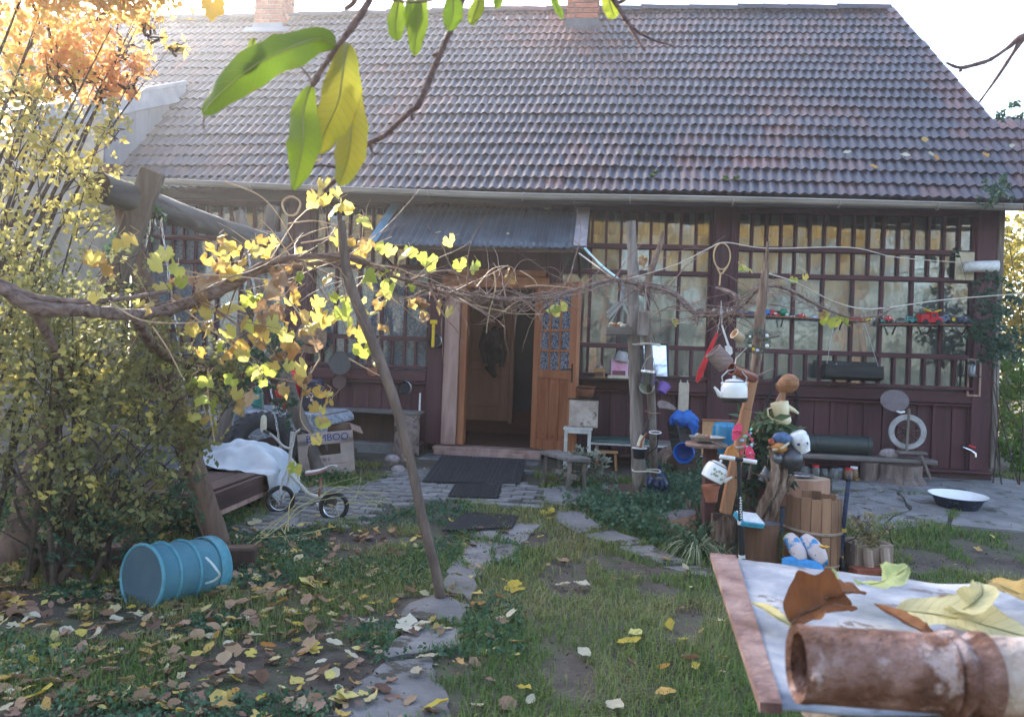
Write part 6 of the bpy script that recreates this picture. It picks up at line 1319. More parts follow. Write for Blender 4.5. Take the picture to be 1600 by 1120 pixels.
c = HM @ wallp(577, 575, -.1); t = T('clay_disc', 'small reddish clay lid hung under the lace window', 'lid', c); B(HM @ TR(wallp(582, 580, -.1)) @ RX(PI/2)).lathe([(.001, .01), (.05, .006), (.062, -.004), (.001, -.008)], 20).make('lid_body', terracotta, t, smooth=True)
# ---------------------------------------------------------------- child's bicycle
fb = gpt(437, 803); rb_ = gpt(521, 814)
bk_ = T('child_bicycle', "small white child's bicycle with pink edged saddle parked on the setts", 'bicycle', (fb+rb_)/2)
ax = (rb_-fb).normalized(); wrad = .108; upv = Vector((0, 0, 1)); fr_m = mat('chipped_white_frame', (.42, .40, .38), (.62, .60, .57), scale=12, rough=.5, spots=((.22, .10, .06), 14, .62))
fc, rc = fb+upv*wrad, rb_+upv*wrad; sidev = ax.cross(upv)
def wheel(cn, yaw, name='wheel'):
    axd = (RZ(yaw) @ sidev.to_4d()).to_3d() if False else Matrix.Rotation(yaw, 3, 'Z') @ sidev
    X = aim(cn, axd); B(X).tube([((wrad-.014)*math.cos(a), (wrad-.014)*math.sin(a), 0) for a in np.linspace(0, 2*PI, 33)[:-1]], .015, 10, closed=True).make('tyre', blackrub, bk_, smooth=True)
    r_ = B(X).tube([((wrad-.030)*math.cos(a), (wrad-.030)*math.sin(a), 0) for a in np.linspace(0, 2*PI, 33)[:-1]], .006, 6, closed=True).make('rim', steel, bk_, smooth=True)
    b = B(X)
    for k in range(12): a = k*PI/6; b.tube([(.012*math.cos(a), .012*math.sin(a), .012*(-1)**k), ((wrad-.03)*math.cos(a), (wrad-.03)*math.sin(a), 0)], .0014, 3)
    b.make('spokes', steel, bk_, kind='stuff'); B(X).lathe([(.008, -.03), (.014, -.02), (.014, .02), (.008, .03)], 10).make('hub', steel, bk_, smooth=True); return X, axd
wheel(fc, rad(38)); wheel(rc, rad(28))
hd = at(452, 730, fb.y+.02); ht = at(455, 695, fb.y+.02); bar0 = at(456, 700, fb.y+.02)
for s in (-1, 1): B().tube([fc+sidev*.03*s, fc.lerp(hd, .6)+sidev*.04*s, hd+sidev*.012*s], .009, 8).make('fork_blade', fr_m, bk_, smooth=True)
B().tube([hd-(ht-hd)*.2, hd.lerp(ht, 1.6)], .013, 10).make('head_tube', fr_m, bk_, smooth=True); B().tube([ht, at(457, 690, fb.y)], .010, 8).make('stem', steel, bk_, smooth=True)
B().tube([tuple(q) for q in spline([tuple(at(421, 677, fb.y+.05)), tuple(at(430, 684, fb.y+.05)), tuple(at(443, 697, fb.y+.02)), tuple(at(455, 700, fb.y+.01)), tuple(at(458, 690, fb.y)), tuple(at(461, 677, fb.y-.03)), tuple(at(470, 671, fb.y-.05))], 5)], .0095, 9).make('handlebar', fr_m, bk_, smooth=True)
B().tube([at(470, 671, fb.y-.05), at(482, 676, fb.y-.06)], .0125, 9).make('grip', black, bk_, smooth=True); B().tube([at(421, 677, fb.y+.05), at(412, 673, fb.y+.06)], .0125, 9).make('grip', black, bk_, smooth=True)
B().tube([tuple(q) for q in spline([tuple(at(455, 742, fb.y+.01)), tuple(at(472, 760, fb.y-.0)), tuple(at(484, 772, fb.y-.03)), tuple(at(510, 779, rb_.y))], 5)], .014, 10).make('main_tube', fr_m, bk_, smooth=True)
B().tube([at(510, 779, rb_.y), at(514, 786, rb_.y), rc], .009, 8).make('chain_stay', fr_m, bk_, smooth=True); B().tube([at(499, 775, rb_.y+.02), at(502, 745, rb_.y+.02)], .010, 8).make('seat_post', rust, bk_, smooth=True)
sd0, sd1 = at(480, 740, rb_.y+.08), at(519, 734, rb_.y-.02); d = sd1-sd0
X = Matrix.Translation(sd0) @ (Matrix((d.normalized(), Vector((0, 0, 1)).cross(d).normalized(), d.normalized().cross(Vector((0, 0, 1)).cross(d).normalized()))).transposed().to_4x4()); L_ = d.length
rows = []
for i in range(11):
    t_ = i/10; w_ = .022+.045*t_**1.6; rows.append([X @ Vector((t_*L_, w_*math.cos(a), .018*math.sin(a)+.018*(t_-.3)**2*2)) for a in np.linspace(0, PI, 9)])
B().grid(rows).make('saddle', mat('saddle_white', (.55, .50, .50), (.68, .63, .63), scale=9, rough=.5), bk_, smooth=True, solid=.006)
rows = [[X @ Vector((t_*L_, s_*(.022+.045*t_**1.6), -.014*k+.018*(t_-.3)**2*2)) for k in (0, 1)] for s_ in (-1,) for t_ in np.linspace(0, 1, 11)]
B().grid(rows).make('saddle_edge', plain('dusty_pink', (.45, .2, .18), .6), bk_, solid=.006)
b = B(); b.box(rc.lerp(at(505, 783, rb_.y), .5)+Vector((0, 0, .02)), (.12, .02, .05), .008); b.make('chain_guard', plain('guard_dark', (.04, .035, .035), .4), bk_); B(aim(rc.lerp(fc, .28)+Vector((0, -.03, -.01)), sidev)).lathe([(.012, -.01), (.030, 0), (.012, .01)], 12).make('crank', chrome, bk_, smooth=True)
# ---------------------------------------------------------------- teal laundry bin lying on its side
c0 = at(222, 903, 3.95); c1 = at(318, 888, 4.27); dd = (c1-c0); t = T('teal_bin', 'turquoise pop up bin lying on its side in the leaf litter', 'bin', gpt(260, 945)); 
X0 = aim(c0, dd); L_ = dd.length*1.12; r_ = .163
fabm = mat('teal_mesh', (.055, .155, .20), (.08, .215, .275), scale=3, rough=.8, bump=.3, bscale=60, coat=0, spots=((.07, .13, .14), 5, .62))
prof = []
for i in range(25):
    z = L_*i/24; prof.append((r_*(.965+.03*abs(math.cos(i/24*4*PI))), z))
B(X0).lathe(prof, 40, cap0=True, cap1=True, wob=.012).make('mesh_wall', fabm, t, smooth=True, ang=50)
B(X0).lathe([(.001, -.003), (r_*.96, -.003), (r_*.96, .002)], 40).make('dark_base', mat('teal_base', (.045, .09, .115), (.07, .12, .15), scale=5, rough=.8), t)
for k, z in enumerate((0.0, .25, .5+.04, 1.0)): B(X0).tube([((r_+.002)*math.cos(a), (r_+.002)*math.sin(a), L_*z) for a in np.linspace(0, 2*PI, 41)[:-1]], .008 if k else .009, 7, closed=True).make('hoop', plain('teal_trim', (.085, .27, .34), .5), t, smooth=True)
B(X0).lathe([(.001, L_+.004), (r_, L_+.004), (r_+.006, L_-.012), (r_+.008, L_-.055), (r_+.002, L_-.06)], 40, cap0=False, cap1=False).make('bright_end', plain('teal_trim', (.085, .27, .34), .5), t, smooth=True)
hp = [at(322, 871, 3.98), at(331, 880, 3.94), at(340, 892, 3.94), at(343, 899, 3.96), at(334, 907, 3.98), at(322, 911, 4.02)]
B().tube([tuple(q) for q in spline([tuple(p) for p in hp], 5)], .006, 7).make('webbing_handle', plain('pale_webbing', (.5, .6, .6), .7), t, smooth=True)
# timber edge behind the bin
p, q = gpt(60, 870, .05), gpt(400, 872, .05); b = B(); b.bar(p, q, .12, .14, .012); b.make('old_timber', darkwood, None, loc=p, label='dark old timber lying on the ground behind the turquoise bin', cat='timber')
# leaning pole under the vine
pp = [tuple(gpt(688, 948, -.04))+(.027,)]+[pt(x, y, Y, r) for x, y, Y, r in ((684, 905, 4.15, .027), (665, 830, 4.17, .027), (642, 725, 4.2, .027), (622, 645, 4.22, .028), (597, 572, 4.25, .029), (566, 495, 4.28, .030), (546, 440, 4.3, .030), (538, 400, 4.3, .026), (533, 345, 4.3, .022))]
po = T('vine_prop', 'thin bent grey brown pole leaning up from the path to the vine', 'pole', gpt(688, 948)); log(pp, 'pole', po, mat('prop_bark', (.075, .052, .042), (.18, .13, .105), scale=16, stretch=(1, 1, .2), rough=.8, bump=.6, spots=((.38, .22, .16), 9, .70)), 12, .05)
for (a, r_) in ((3, .012), (5, .010), (7, .012)): p = Vector(pp[a][:3]); B().tube([p, p+Vector((U(-.05, .05), -.03, .04))], [.012, .006], 6).make('knot', brownbark, po, smooth=True)
# ================================================================ LEAVES AND PLANTS
ylw = leafmat('vine_leaf_yellow', [(.44, .29, .07), (.56, .43, .10), (.60, .51, .15), (.47, .48, .14)], island=False, scale=26, transl=.5)
ygr = leafmat('vine_leaf_green', [(.26, .32, .05), (.40, .46, .08), (.50, .52, .12)], island=False, scale=26, transl=.5)
org = leafmat('vine_leaf_orange', [(.32, .18, .07), (.47, .30, .10), (.56, .41, .15)], island=False, scale=34, transl=.45)
brn = leafmat('vine_leaf_brown', [(.20, .12, .07), (.34, .21, .13), (.46, .33, .21)], island=False, scale=34, transl=.3)
LM = {'y': ylw, 'g': ygr, 'o': org, 'b': brn}
def vleaf(seed, curl=.18, asp=1.0):
    r_ = random.Random(seed*7.31); asp *= r_.uniform(.8, 1.15); wv = r_.uniform(0, 6); n = 22; out = []; mid = []
    for i in range(n):
        th = -rad(158)+rad(316)*i/(n-1); a = abs(math.degrees(th))
        r = .70+.30*math.exp(-(a/26)**2)+.20*math.exp(-((a-62)/20)**2)+.12*math.exp(-((a-118)/22)**2)-.07*math.exp(-((a-35)/9)**2)
        r *= 1+(.05 if i % 2 else -.06)+r_.uniform(-.06, .06)+.10*math.sin(2*th+wv)
        out.append((math.sin(th)*r*.62*asp, -math.cos(th)*r*.62))
    vs = [(0, 0, 0)]; k1 = r_.uniform(.5, 1.5); k2 = r_.uniform(0, 6)
    def zz(x, z): return curl*(x*x*k1*1.2+(.25*math.sin(4*x+k2)*abs(x))+.35*z*z+.10*math.sin(9*z+k2))
    for x, z in out: vs.append((x*.55, zz(x*.55, z*.55), z*.55))
    for x, z in out: vs.append((x, zz(x, z), z))
    fs = [(0, i+1, i+2) for i in range(n-1)]+[(i+1, n+i+1, n+i+2, i+2) for i in range(n-1)]
    return vs, fs
VLM = {}
for key in 'ygob':
    for s_ in range(7):
        b = B(); b.add(*vleaf(s_+ord(key), (.35, .8, 1.2)[s_ % 3] if key in 'yg' else 1.5)); VLM[(key, s_)] = shared(b, 'vine_leaf', LM[key], smooth=True, ang=180)
vine = T('grapevine', 'old grapevine trained across the garden, yellow leaved at the left and bare at the right', 'vine', gpt(205, 760))
barkm = mat('vine_bark', (.07, .045, .038), (.17, .115, .10), c3=(.26, .19, .17), scale=18, stretch=(.3, 1, 1), rough=.9, bump=1, bscale=40, dist=1.5)
CORD_ = [(-60, 425, 3.55, .034), (0, 447, 3.6, .035), (55, 480, 3.65, .037), (130, 485, 3.75, .033), (210, 492, 3.95, .030), (280, 478, 4.2, .034), (350, 450, 4.35, .034), (430, 408, 4.35, .026), (520, 400, 4.4, .024), (570, 410, 4.45, .026), (640, 440, 4.7, .020), (700, 458, 4.95, .018), (770, 466, 5.2, .016), (840, 464, 5.5, .016), (900, 452, 5.9, .018), (955, 438, 6.25, .022), (1000, 446, 6.35, .024), (1050, 458, 6.2, .022), (1085, 490, 6.0, .020), (1130, 492, 5.8, .018), (1160, 478, 5.55, .018), (1190, 448, 5.35, .020), (1230, 452, 5.5, .018), (1280, 478, 5.8, .016), (1330, 496, 6.1, .014), (1375, 492, 6.4, .012), (1398, 480, 6.5, .006)]
CORD = [(x, y, Y, r*(1 if x < 420 else .8 if x < 600 else .58)) for x, y, Y, r in CORD_]
B().tube([p[:3] for p in spline([pt(*c) for c in CORD], 6)], [p[3]*U(.88, 1.12) for p in spline([pt(*c) for c in CORD], 6)], 10, wob=.14).make('cordon', barkm, vine, smooth=True, ang=70)
c_left = lambda p: p[0][0] < 400
def cordY(x):
    for a, c in zip(CORD, CORD[1:]):
        if a[0] <= x <= c[0]: t = (x-a[0])/(c[0]-a[0]); return a[1]+(c[1]-a[1])*t, a[2]+(c[2]-a[2])*t
    return CORD[-1][1:3]
for pts in ([(55, 486, 3.65, .024), (90, 560, 3.9, .018), (100, 640, 4.5, .014)], [(215, 500, 3.96, .028), (245, 545, 4.2, .026), (290, 572, 4.6, .022), (360, 582, 4.6, .018), (420, 590, 4.7, .010), (470, 600, 4.8, .007)], [(1035, 448, 6.3, .026), (1060, 462, 6.2, .024), (1085, 488, 6.0, .02), (1090, 510, 5.9, .008)], [(1120, 450, 5.8, .02), (1150, 462, 5.6, .022), (1150, 492, 5.6, .014)], [(330, 462, 4.35, .024), (400, 425, 4.4, .02), (470, 415, 4.4, .014), (560, 400, 4.45, .010)], [(0, 440, 3.6, .017), (60, 465, 3.65, .015), (160, 470, 3.8, .012), (260, 455, 4.2, .010)], [(600, 430, 4.5, .012), (700, 450, 4.9, .012), (800, 470, 5.3, .010), (900, 460, 5.8, .009), (960, 440, 6.2, .010)]):
    P = spline([pt(*c) for c in pts], 5); B().tube([p[:3] for p in P], [p[3]*(1 if c_left(pts) else .6) for p in P], 8, wob=.15).make('arm', barkm, vine, smooth=True, ang=70)
# canes: thin, wandering; a few dozen, each one its own
canem = mat('cane', (.13, .075, .06), (.30, .20, .155), scale=20, rough=.7, bump=.4); canel = mat('pale_cane', (.38, .25, .15), (.55, .40, .26), scale=20, rough=.6)
def cane(p, d, n, step, r, m, sag=.0, wander=.35, parent=None, name='cane'):
    pts = [Vector(p)]; d = Vector(d).normalized()
    for i in range(n):
        d = (d+Vector((U(-1, 1), U(-1, 1)*.6, U(-1, 1)))*wander*.5+Vector((0, 0, -sag))).normalized(); pts.append(pts[-1]+d*step)
    B().tube(pts, [r*(1-.75*i/n) for i in range(n+1)], 5).make(name, m, parent or vine, smooth=True); return pts
for i in range(64):
    x = U(560, 1230); 
    if 905 < x < 930 and R.random() < .4: continue
    y, Y = cordY(x); cane(at(x, y+U(-5, 5), Y), (U(-1, 1), U(-.4, .4), U(-.35, .6)), R.randint(5, 10), U(.05, .09), U(.004, .007), canem, U(-.02, .10), .45)
for i in range(34):
    x = U(690, 860) if i % 2 else U(1090, 1200); y, Y = cordY(x); cane(at(x, y+U(-2, 12), Y), (U(-1, 1), U(-.4, .4), U(-.25, .25)), 7, U(.04, .07), U(.003, .006), canem, .03, .8)
for i in range(52):
    x = U(230, 600); y, Y = cordY(x); cane(at(x, y+U(-8, 8), Y), (U(-1, 1), U(-.4, .4), U(-.8, .8)), R.randint(5, 9), U(.05, .10), U(.003, .006), canel if i % 3 == 0 else canem, U(-.02, .14), .45)
for pts in ([(772, 424), (774, 450), (764, 490), (760, 520)], [(745, 448), (770, 420), (800, 418), (806, 440)], [(820, 448), (845, 446), (895, 450)], [(810, 470), (790, 488), (850, 491)], [(790, 487), (745, 478), (700, 465), (665, 448)], [(812, 423), (832, 435), (840, 447)],
            [(350, 284), (395, 300), (420, 318), (440, 345), (470, 400)], [(450, 350), (490, 345), (530, 352), (545, 345)], [(470, 380), (510, 372), (525, 355)], [(420, 440), (460, 480), (490, 530), (500, 560)], [(170, 470), (220, 500), (290, 505), (330, 500)], [(500, 560), (478, 600), (470, 655), (500, 690)], [(460, 590), (485, 620), (500, 648)], [(238, 510), (262, 545), (285, 590)], [(325, 575), (325, 620), (335, 690)], [(270, 440), (330, 430), (420, 437)], [(545, 560), (580, 580), (600, 590)]):
    x, y0 = pts[0]; Y = cordY(min(max(x, 0), 1390))[1]; P = spline([tuple(at(a, c, Y-.03)) for a, c in pts], 5); B().tube(P, [.005*(1-.5*i/len(P)) for i in range(len(P))], 5).make('cane', canel, vine, smooth=True)
tw_ = B()
for i in range(900):
    x = U(640, 1390) if i % 3 else U(930, 1200); y, Y = cordY(x); p = at(x+U(-6, 6), y+U(-9, 12), Y+U(-.08, .08)); d = Vector((U(-1, 1), U(-.6, .6), U(-1, 1))).normalized()*U(.03, .10); tw_.tube([p, p+d*.5+Vector((U(-.01, .01), 0, U(-.01, .01))), p+d], [.0026, .0018, .0008], 4)
tw_.make('twiglets', canem, vine, kind='stuff')
# curly tangle above the straw hat: loop of cane
P = [at(455+14*math.cos(a)*(1+.1*math.sin(3*a)), 322-15*math.sin(a), 4.3) for a in np.linspace(0, 2*PI, 18)]; B().tube(P, .006, 6).make('cane_loop', canel, vine, smooth=True)
LEAVES = """497 303 34 y;512 318 30 y;520 335 26 y;492 322 26 y;505 296 26 y;533 325 22 y;545 332 15 y;525 305 18 y;488 310 20 y;570 352 28 y;566 348 20 g
540 385 30 y;526 380 26 y;563 385 26 o;572 392 24 o;565 408 30 y;556 412 22 y;600 392 24 g;612 396 20 y;632 403 30 y;640 400 24 g;668 412 26 g;676 422 22 g;702 381 20 y;718 418 20 g;740 422 22 g;793 438 22 o;572 435 30 g;590 432 26 g;608 455 26 g;605 462 22 y;576 450 20 y;618 436 14 y
640 455 16 g;597 477 20 y;592 480 16 o;564 475 18 y;572 490 16 y;585 492 14 y;601 515 22 o;652 483 22 b;640 482 18 o;665 495 20 y;684 487 22 y;700 490 18 y;663 500 16 b;560 520 14 y;570 532 24 g;583 542 20 g;568 556 34 g;590 570 16 g
328 397 26 y;345 390 24 y;355 405 22 y;370 396 24 y;378 412 20 y;392 388 18 y;405 395 22 y;418 400 22 y;430 392 20 y;410 378 18 y;345 378 22 o;425 378 16 y;400 398 24 y;322 412 22 y;340 420 26 o;350 430 28 y;335 438 26 b;362 440 26 y;345 450 24 o;360 425 22 y;376 430 20 y
258 400 22 y;250 408 20 y;238 412 20 y;268 412 20 g;277 425 26 g;240 418 30 y;205 378 26 y;190 382 26 y;263 452 16 g;230 485 22 o;218 478 16 y;158 462 22 y;150 470 20 y;150 418 34 o;157 430 34 o;145 408 26 y;295 440 24 b;310 450 24 b;285 446 20 g;305 462 22 b
388 472 26 g;400 468 22 g;365 485 20 y;345 492 24 y;330 500 22 y;300 520 22 y;300 508 20 o;325 520 26 y;380 510 26 y;355 525 24 y;365 545 26 y;375 560 28 y;350 560 22 o;395 515 24 g;410 500 22 b;410 540 20 o;340 545 20 g;405 478 22 b;432 430 20 b;438 440 24 b;428 462 26 b;440 455 20 b;460 470 24 y;462 450 22 b
430 495 24 o;440 505 22 o;425 510 26 y;447 530 26 y;452 540 22 o;460 500 20 y;470 505 26 o;485 515 26 y;495 500 26 y;510 505 30 y;525 500 24 y;535 492 28 g;545 510 20 g;548 520 16 y;505 480 20 y;520 470 20 g;540 470 16 g;490 515 22 y;475 522 26 o;500 545 18 b
465 560 26 o;470 580 28 y;462 600 22 o;480 595 18 b;450 575 20 y;430 560 22 b;420 585 22 g;405 590 24 y;395 580 20 g;445 610 22 o;500 620 22 y;508 635 20 y;515 618 12 y;517 632 14 y;478 615 16 o;490 640 18 y;505 642 14 y;505 660 22 y;500 670 20 y;495 690 18 y;375 630 22 o;378 645 18 o;395 620 22 b;330 640 26 g;310 630 24 g;320 660 20 y;298 600 20 g;325 600 24 g;335 665 16 y
460 735 22 g;465 742 20 y;355 675 14 y;300 655 16 y;410 600 16 g;415 455 22 y;455 425 16 o;312 470 22 b;280 470 20 o;302 486 16 y;865 488 22 g;877 484 18 y;868 494 14 y;1166 423 20 y;1160 420 12 g;1293 505 18 g;1305 510 20 g;1318 508 16 g;1310 498 12 g;1287 495 16 y;1054 507 14 y;1006 408 14 o;1008 415 12 b;1240 440 12 g;1258 436 12 y"""
pet = B()
for it in LEAVES.replace('\n', ';').split(';'):
    x, y, s_, k = it.split(); x, y, s_ = float(x), float(y), float(s_)
    Y = cordY(min(max(x, 0), 1390))[1]+U(-.22, .16); size = s_*Y/F*1.08
    M = TR(at(x, y-s_*.3, Y)) @ RZ(U(-1.25, 1.25)) @ RX(U(-1.05, .7)) @ RY(U(-.8, .8)) @ SC(size, size, size)
    inst(VLM[(k, R.randint(0, 6))], 'vine_leaf', vine, M)
    p = at(x, y-s_*.3, Y); pet.tube([p, p+Vector((U(-.03, .03), .02, .03)), p+Vector((U(-.06, .06), .04, U(.03, .08)))], .0016, 4)
for i in range(34):
    x = R.gauss(430, 100); y = R.gauss(500, 70)
    if not (220 < x < 610 and 380 < y < 650): continue
    Y = 4.5+U(-.3, .5); size = U(.07, .11); k = R.choice('yyyyobg')
    inst(VLM[(k, R.randint(0, 6))], 'vine_leaf', vine, TR(at(x, y, Y)) @ RZ(U(-1.2, 1.2)) @ RX(U(-1, .8)) @ RY(U(-1, 1)) @ SC(size, size, size))
pet.make('leaf_stalks', canel, vine, kind='stuff')
# ---- numpy leaf clouds
def leafcloud(P, size, name, m, parent=None, tone=None, asp=.5, droop=.3, **kw):
    N_ = len(P); d = rng.normal(size=(N_, 3)); d[:, 2] -= droop; d /= np.linalg.norm(d, axis=1)[:, None]
    o = rng.normal(size=(N_, 3)); s = np.cross(d, o); s /= np.linalg.norm(s, axis=1)[:, None]; nrm = np.cross(d, s)
    sz = (np.asarray(size)*np.ones(N_))[:, None]
    base = P; tip = P+d*sz; m1 = P+d*sz*.45
    L_ = m1+s*sz*asp*.5+nrm*sz*.10; R_ = m1-s*sz*asp*.5+nrm*sz*.10
    VV = np.stack([base, L_, tip, R_], 1).reshape(-1, 3); i4 = np.arange(N_)*4
    FF = np.concatenate([np.stack([i4, i4+1, i4+2], 1), np.stack([i4, i4+2, i4+3], 1)])
    tn = np.repeat(tone if tone is not None else rng.random(N_), 4)
    return npmesh(name, VV, FF, m, parent, attr=tn, **kw)
def cl(px, py, Y, r, n, shape=(1, 1, 1), shellf=.35, sub=10, subr=.28):
    """points gathered in sprays through an ellipsoid"""
    c = np.array(at(px, py, Y)); k = max(1, n//sub)
    q = rng.normal(size=(k, 3)); q /= np.linalg.norm(q, axis=1)[:, None]; q *= (rng.random((k, 1))**shellf)*r*np.array(shape)
    pts = np.repeat(q, sub, 0)+rng.normal(size=(k*sub, 3))*subr*r*.4; return c+pts, np.repeat(rng.random(k), sub)
stemm = mat('shrub_stem', (.045, .032, .025), (.10, .075, .06), scale=20, rough=.85)
def bush(name, label, cat, base, clumps, size, m, tr=.03, asp=.5, twig=None, twn=12, group=None, sub=10, droop=.3, subr=.28):
    t = T(name, label, cat, base, group); PP, TT = [], []; tw = B(); base = Vector(base)
    for (px, py, Y, r, n, tone) in clumps:
        P_, k = cl(px, py, Y, r, n, sub=sub, subr=subr); PP.append(P_); TT.append(np.clip(tone+.22*(k-.5)+.16*(rng.random(len(k))-.5), 0, 1))
        c = at(px, py, Y)
        for j in range(twn):
            e = Vector(P_[R.randrange(len(P_))]); mid = base.lerp(e, .5)+Vector((U(-.1, .1), U(-.1, .1), U(0, .12)))
            st_ = c+Vector((U(-.3, .3), U(-.3, .3), -U(.2, .8)))*r if j else base+Vector((U(-.25, .25), U(-.2, .2), 0))
            tw.tube([st_, st_.lerp(e, .3)+Vector((U(-.05, .05), U(-.05, .05), .02)), (st_+e)/2+Vector((U(-.06, .06), U(-.06, .06), U(0, .08)))*r*1.5, e], [tr if not j else tr*.3, tr*.8 if not j else tr*.25, tr*.5 if not j else tr*.2, .0015], 5)
    tw.make('stems', twig or stemm, t, smooth=True, kind='stuff')
    P_ = np.concatenate(PP); leafcloud(P_, size*rng.uniform(.6, 1.25, len(P_)), 'foliage', m, t, np.concatenate(TT), asp, droop, kind='stuff'); return t
shrubm = leafmat('shrub_leaf', [(.10, .13, .07), (.19, .20, .09), (.31, .29, .11), (.50, .42, .12), (.60, .46, .12)], attr='tone', spread=.08, transl=.4)
sunm = leafmat('autumn_tree_leaf', [(.42, .45, .12), (.66, .56, .16), (.72, .46, .16), (.68, .34, .16)], attr='tone', spread=.1, transl=.5)
grem = leafmat('dark_green_leaf', [(.02, .05, .03), (.04, .09, .05), (.07, .13, .08), (.14, .20, .09)], attr='tone', spread=.1, transl=.3)
bush('orange_tree', 'small tree with sunlit orange and yellow leaves at the top left corner', 'tree', (-3.6, 4.3, 0), [(10, 70, 4.7, .36, 480, .6), (90, 60, 4.7, .34, 420, .8), (150, 95, 4.8, .26, 330, .85), (185, 60, 4.9, .22, 170, .7), (205, 118, 4.8, .14, 170, .95), (235, 45, 4.9, .13, 60, .6), (275, 75, 4.95, .07, 34, .5), (160, 130, 4.8, .16, 150, .8), (60, 130, 4.6, .30, 260, .55), (-40, 110, 4.5, .4, 500, .5), (225, 25, 5, .10, 40, .45), (150, 25, 4.9, .14, 70, .5), (110, 110, 4.7, .2, 200, .8),
 (60, -105, 4.1, .40, 2300, .6), (140, -85, 4.1, .36, 2300, .7), (215, -60, 4.4, .28, 1700, .6), (10, -60, 4.2, .4, 1500, .6)], .050, sunm, .03, .6, twn=8, subr=.34)  # clumps above the frame are unseen, added dense to shade the zinc sheet
bush('yellow_green_shrub', 'airy shrub with small yellow green leaves in front of the beige wing wall', 'shrub', (-2.9, 4.1, 0), [(30, 210, 4.2, .30, 260, .62), (110, 225, 4.3, .28, 230, .66), (60, 290, 4.2, .30, 230, .7), (20, 370, 4.1, .3, 170, .55), (120, 330, 4.3, .22, 160, .6), (175, 195, 4.4, .14, 90, .5), (50, 160, 4.3, .26, 260, .5), (140, 270, 4.4, .16, 150, .7), (70, 420, 4.1, .25, 170, .35), (170, 420, 4.3, .2, 100, .3), (0, 300, 4.0, .3, 150, .6)], .042, shrubm, .014, .6, twn=6)
bush('dense_green_shrub', 'big dense olive green shrub filling the left side below the vine', 'shrub', (-2.35, 4.3, 0), [(30, 520, 4.1, .42, 1000, .36), (130, 540, 4.2, .42, 1000, .32), (220, 560, 4.3, .34, 700, .30), (40, 620, 4.0, .40, 1000, .40), (150, 640, 4.2, .40, 1000, .36), (250, 620, 4.35, .30, 650, .32), (330, 600, 4.5, .20, 250, .36), (20, 720, 4.0, .26, 150, .32), (190, 720, 4.2, .30, 450, .32), (100, 600, 3.9, .3, 160, .75), (200, 680, 4.0, .3, 110, .72), (60, 700, 3.9, .25, 70, .75), (270, 700, 4.4, .20, 380, .30), (310, 660, 4.5, .15, 260, .45), (110, 760, 4.2, .24, 380, .28), (160, 800, 4.3, .22, 330, .3), (0, 790, 4.2, .2, 90, .25), (240, 780, 4.3, .16, 260, .3), (350, 560, 4.6, .16, 200, .22), (110, 480, 4.2, .28, 420, .3), (-40, 480, 3.9, .4, 900, .5)], .040, shrubm, .018, .6, twn=5)  # high-tone clumps put sunlit sprigs and yellow leaves into the leaf colour
bush('low_grey_green_weed', 'low grey green weeds in front of the dark timber by the bin', 'weed', gpt(170, 840), [(60, 800, 4.2, .2, 260, .3), (150, 790, 4.3, .22, 300, .45), (230, 770, 4.4, .2, 280, .5), (290, 780, 4.4, .14, 160, .5), (120, 850, 4.1, .14, 130, .4), (200, 830, 4.2, .14, 150, .4)], .045, grem, .008, .4, twn=14)
bush('dark_climber', 'dark green climber leaves around the swing frame under the beam', 'climber', at(210, 560, 5.1), [(215, 350, 5.2, .16, 170, .5), (190, 420, 5.2, .18, 190, .45), (230, 300, 5.1, .10, 70, .85), (240, 335, 4.9, .07, 40, .9), (420, 560, 5.6, .22, 260, .35), (370, 590, 5.4, .2, 230, .35), (445, 640, 5.8, .12, 60, .3)], .055, grem, .012, .7, twn=8)
bush('corner_climber', 'climbing rose with dark leaves around the right corner post', 'climber', HM @ Vector((5.3, -.3, .2)), [(1555, 300, 7.7, .16, 190, .55), (1545, 440, 7.9, .12, 90, .45), (1560, 470, 7.8, .22, 330, .5), (1550, 520, 7.9, .25, 400, .45), (1575, 545, 7.8, .18, 300, .6), (1535, 565, 7.9, .10, 60, .3), (1495, 392, 8.2, .07, 26, .4), (1580, 175, 7.4, .11, 70, .6)], .055, grem, .008, .6, twn=2)
bush('sunlit_yellow_bush', 'tall sunlit yellow bush beyond the right corner of the house', 'bush', (8.0, 12.5, .1), [(1590, 420, 12, .9, 1700, .65), (1640, 480, 12, 1.1, 1500, .7), (1600, 560, 12, .8, 1200, .7), (1660, 380, 12.5, 1.2, 1400, .5), (1605, 640, 12, .7, 700, .55)], .11, leafmat('sunlit_bush_leaf', [(.07, .13, .03), (.20, .22, .05), (.42, .34, .07), (.55, .45, .16)], attr='tone', spread=.12, transl=.45), .04, .6, twn=8)
bush('green_bush', 'bright green low bush on the grass right of the house', 'bush', (6.9, 10, .1), [(1600, 590, 9.6, .40, 900, .55), (1625, 660, 9.4, .55, 1100, .6), (1585, 700, 9.2, .22, 350, .5), (1600, 740, 9, .2, 260, .5)], .07, leafmat('green_bush_leaf', [(.05, .13, .03), (.12, .24, .04), (.26, .32, .06)], attr='tone', spread=.12, transl=.4), .02, .6, twn=8)
b = B(); c = at(1567, 650, 11.5); b.bar((c.x, c.y, 0), (c.x+.1, c.y, 1.9), .09, .09, .01); b.make('garden_stake', logend, None, loc=(c.x, c.y, 0), label='sunlit pale wooden stake beyond the house corner', cat='post')
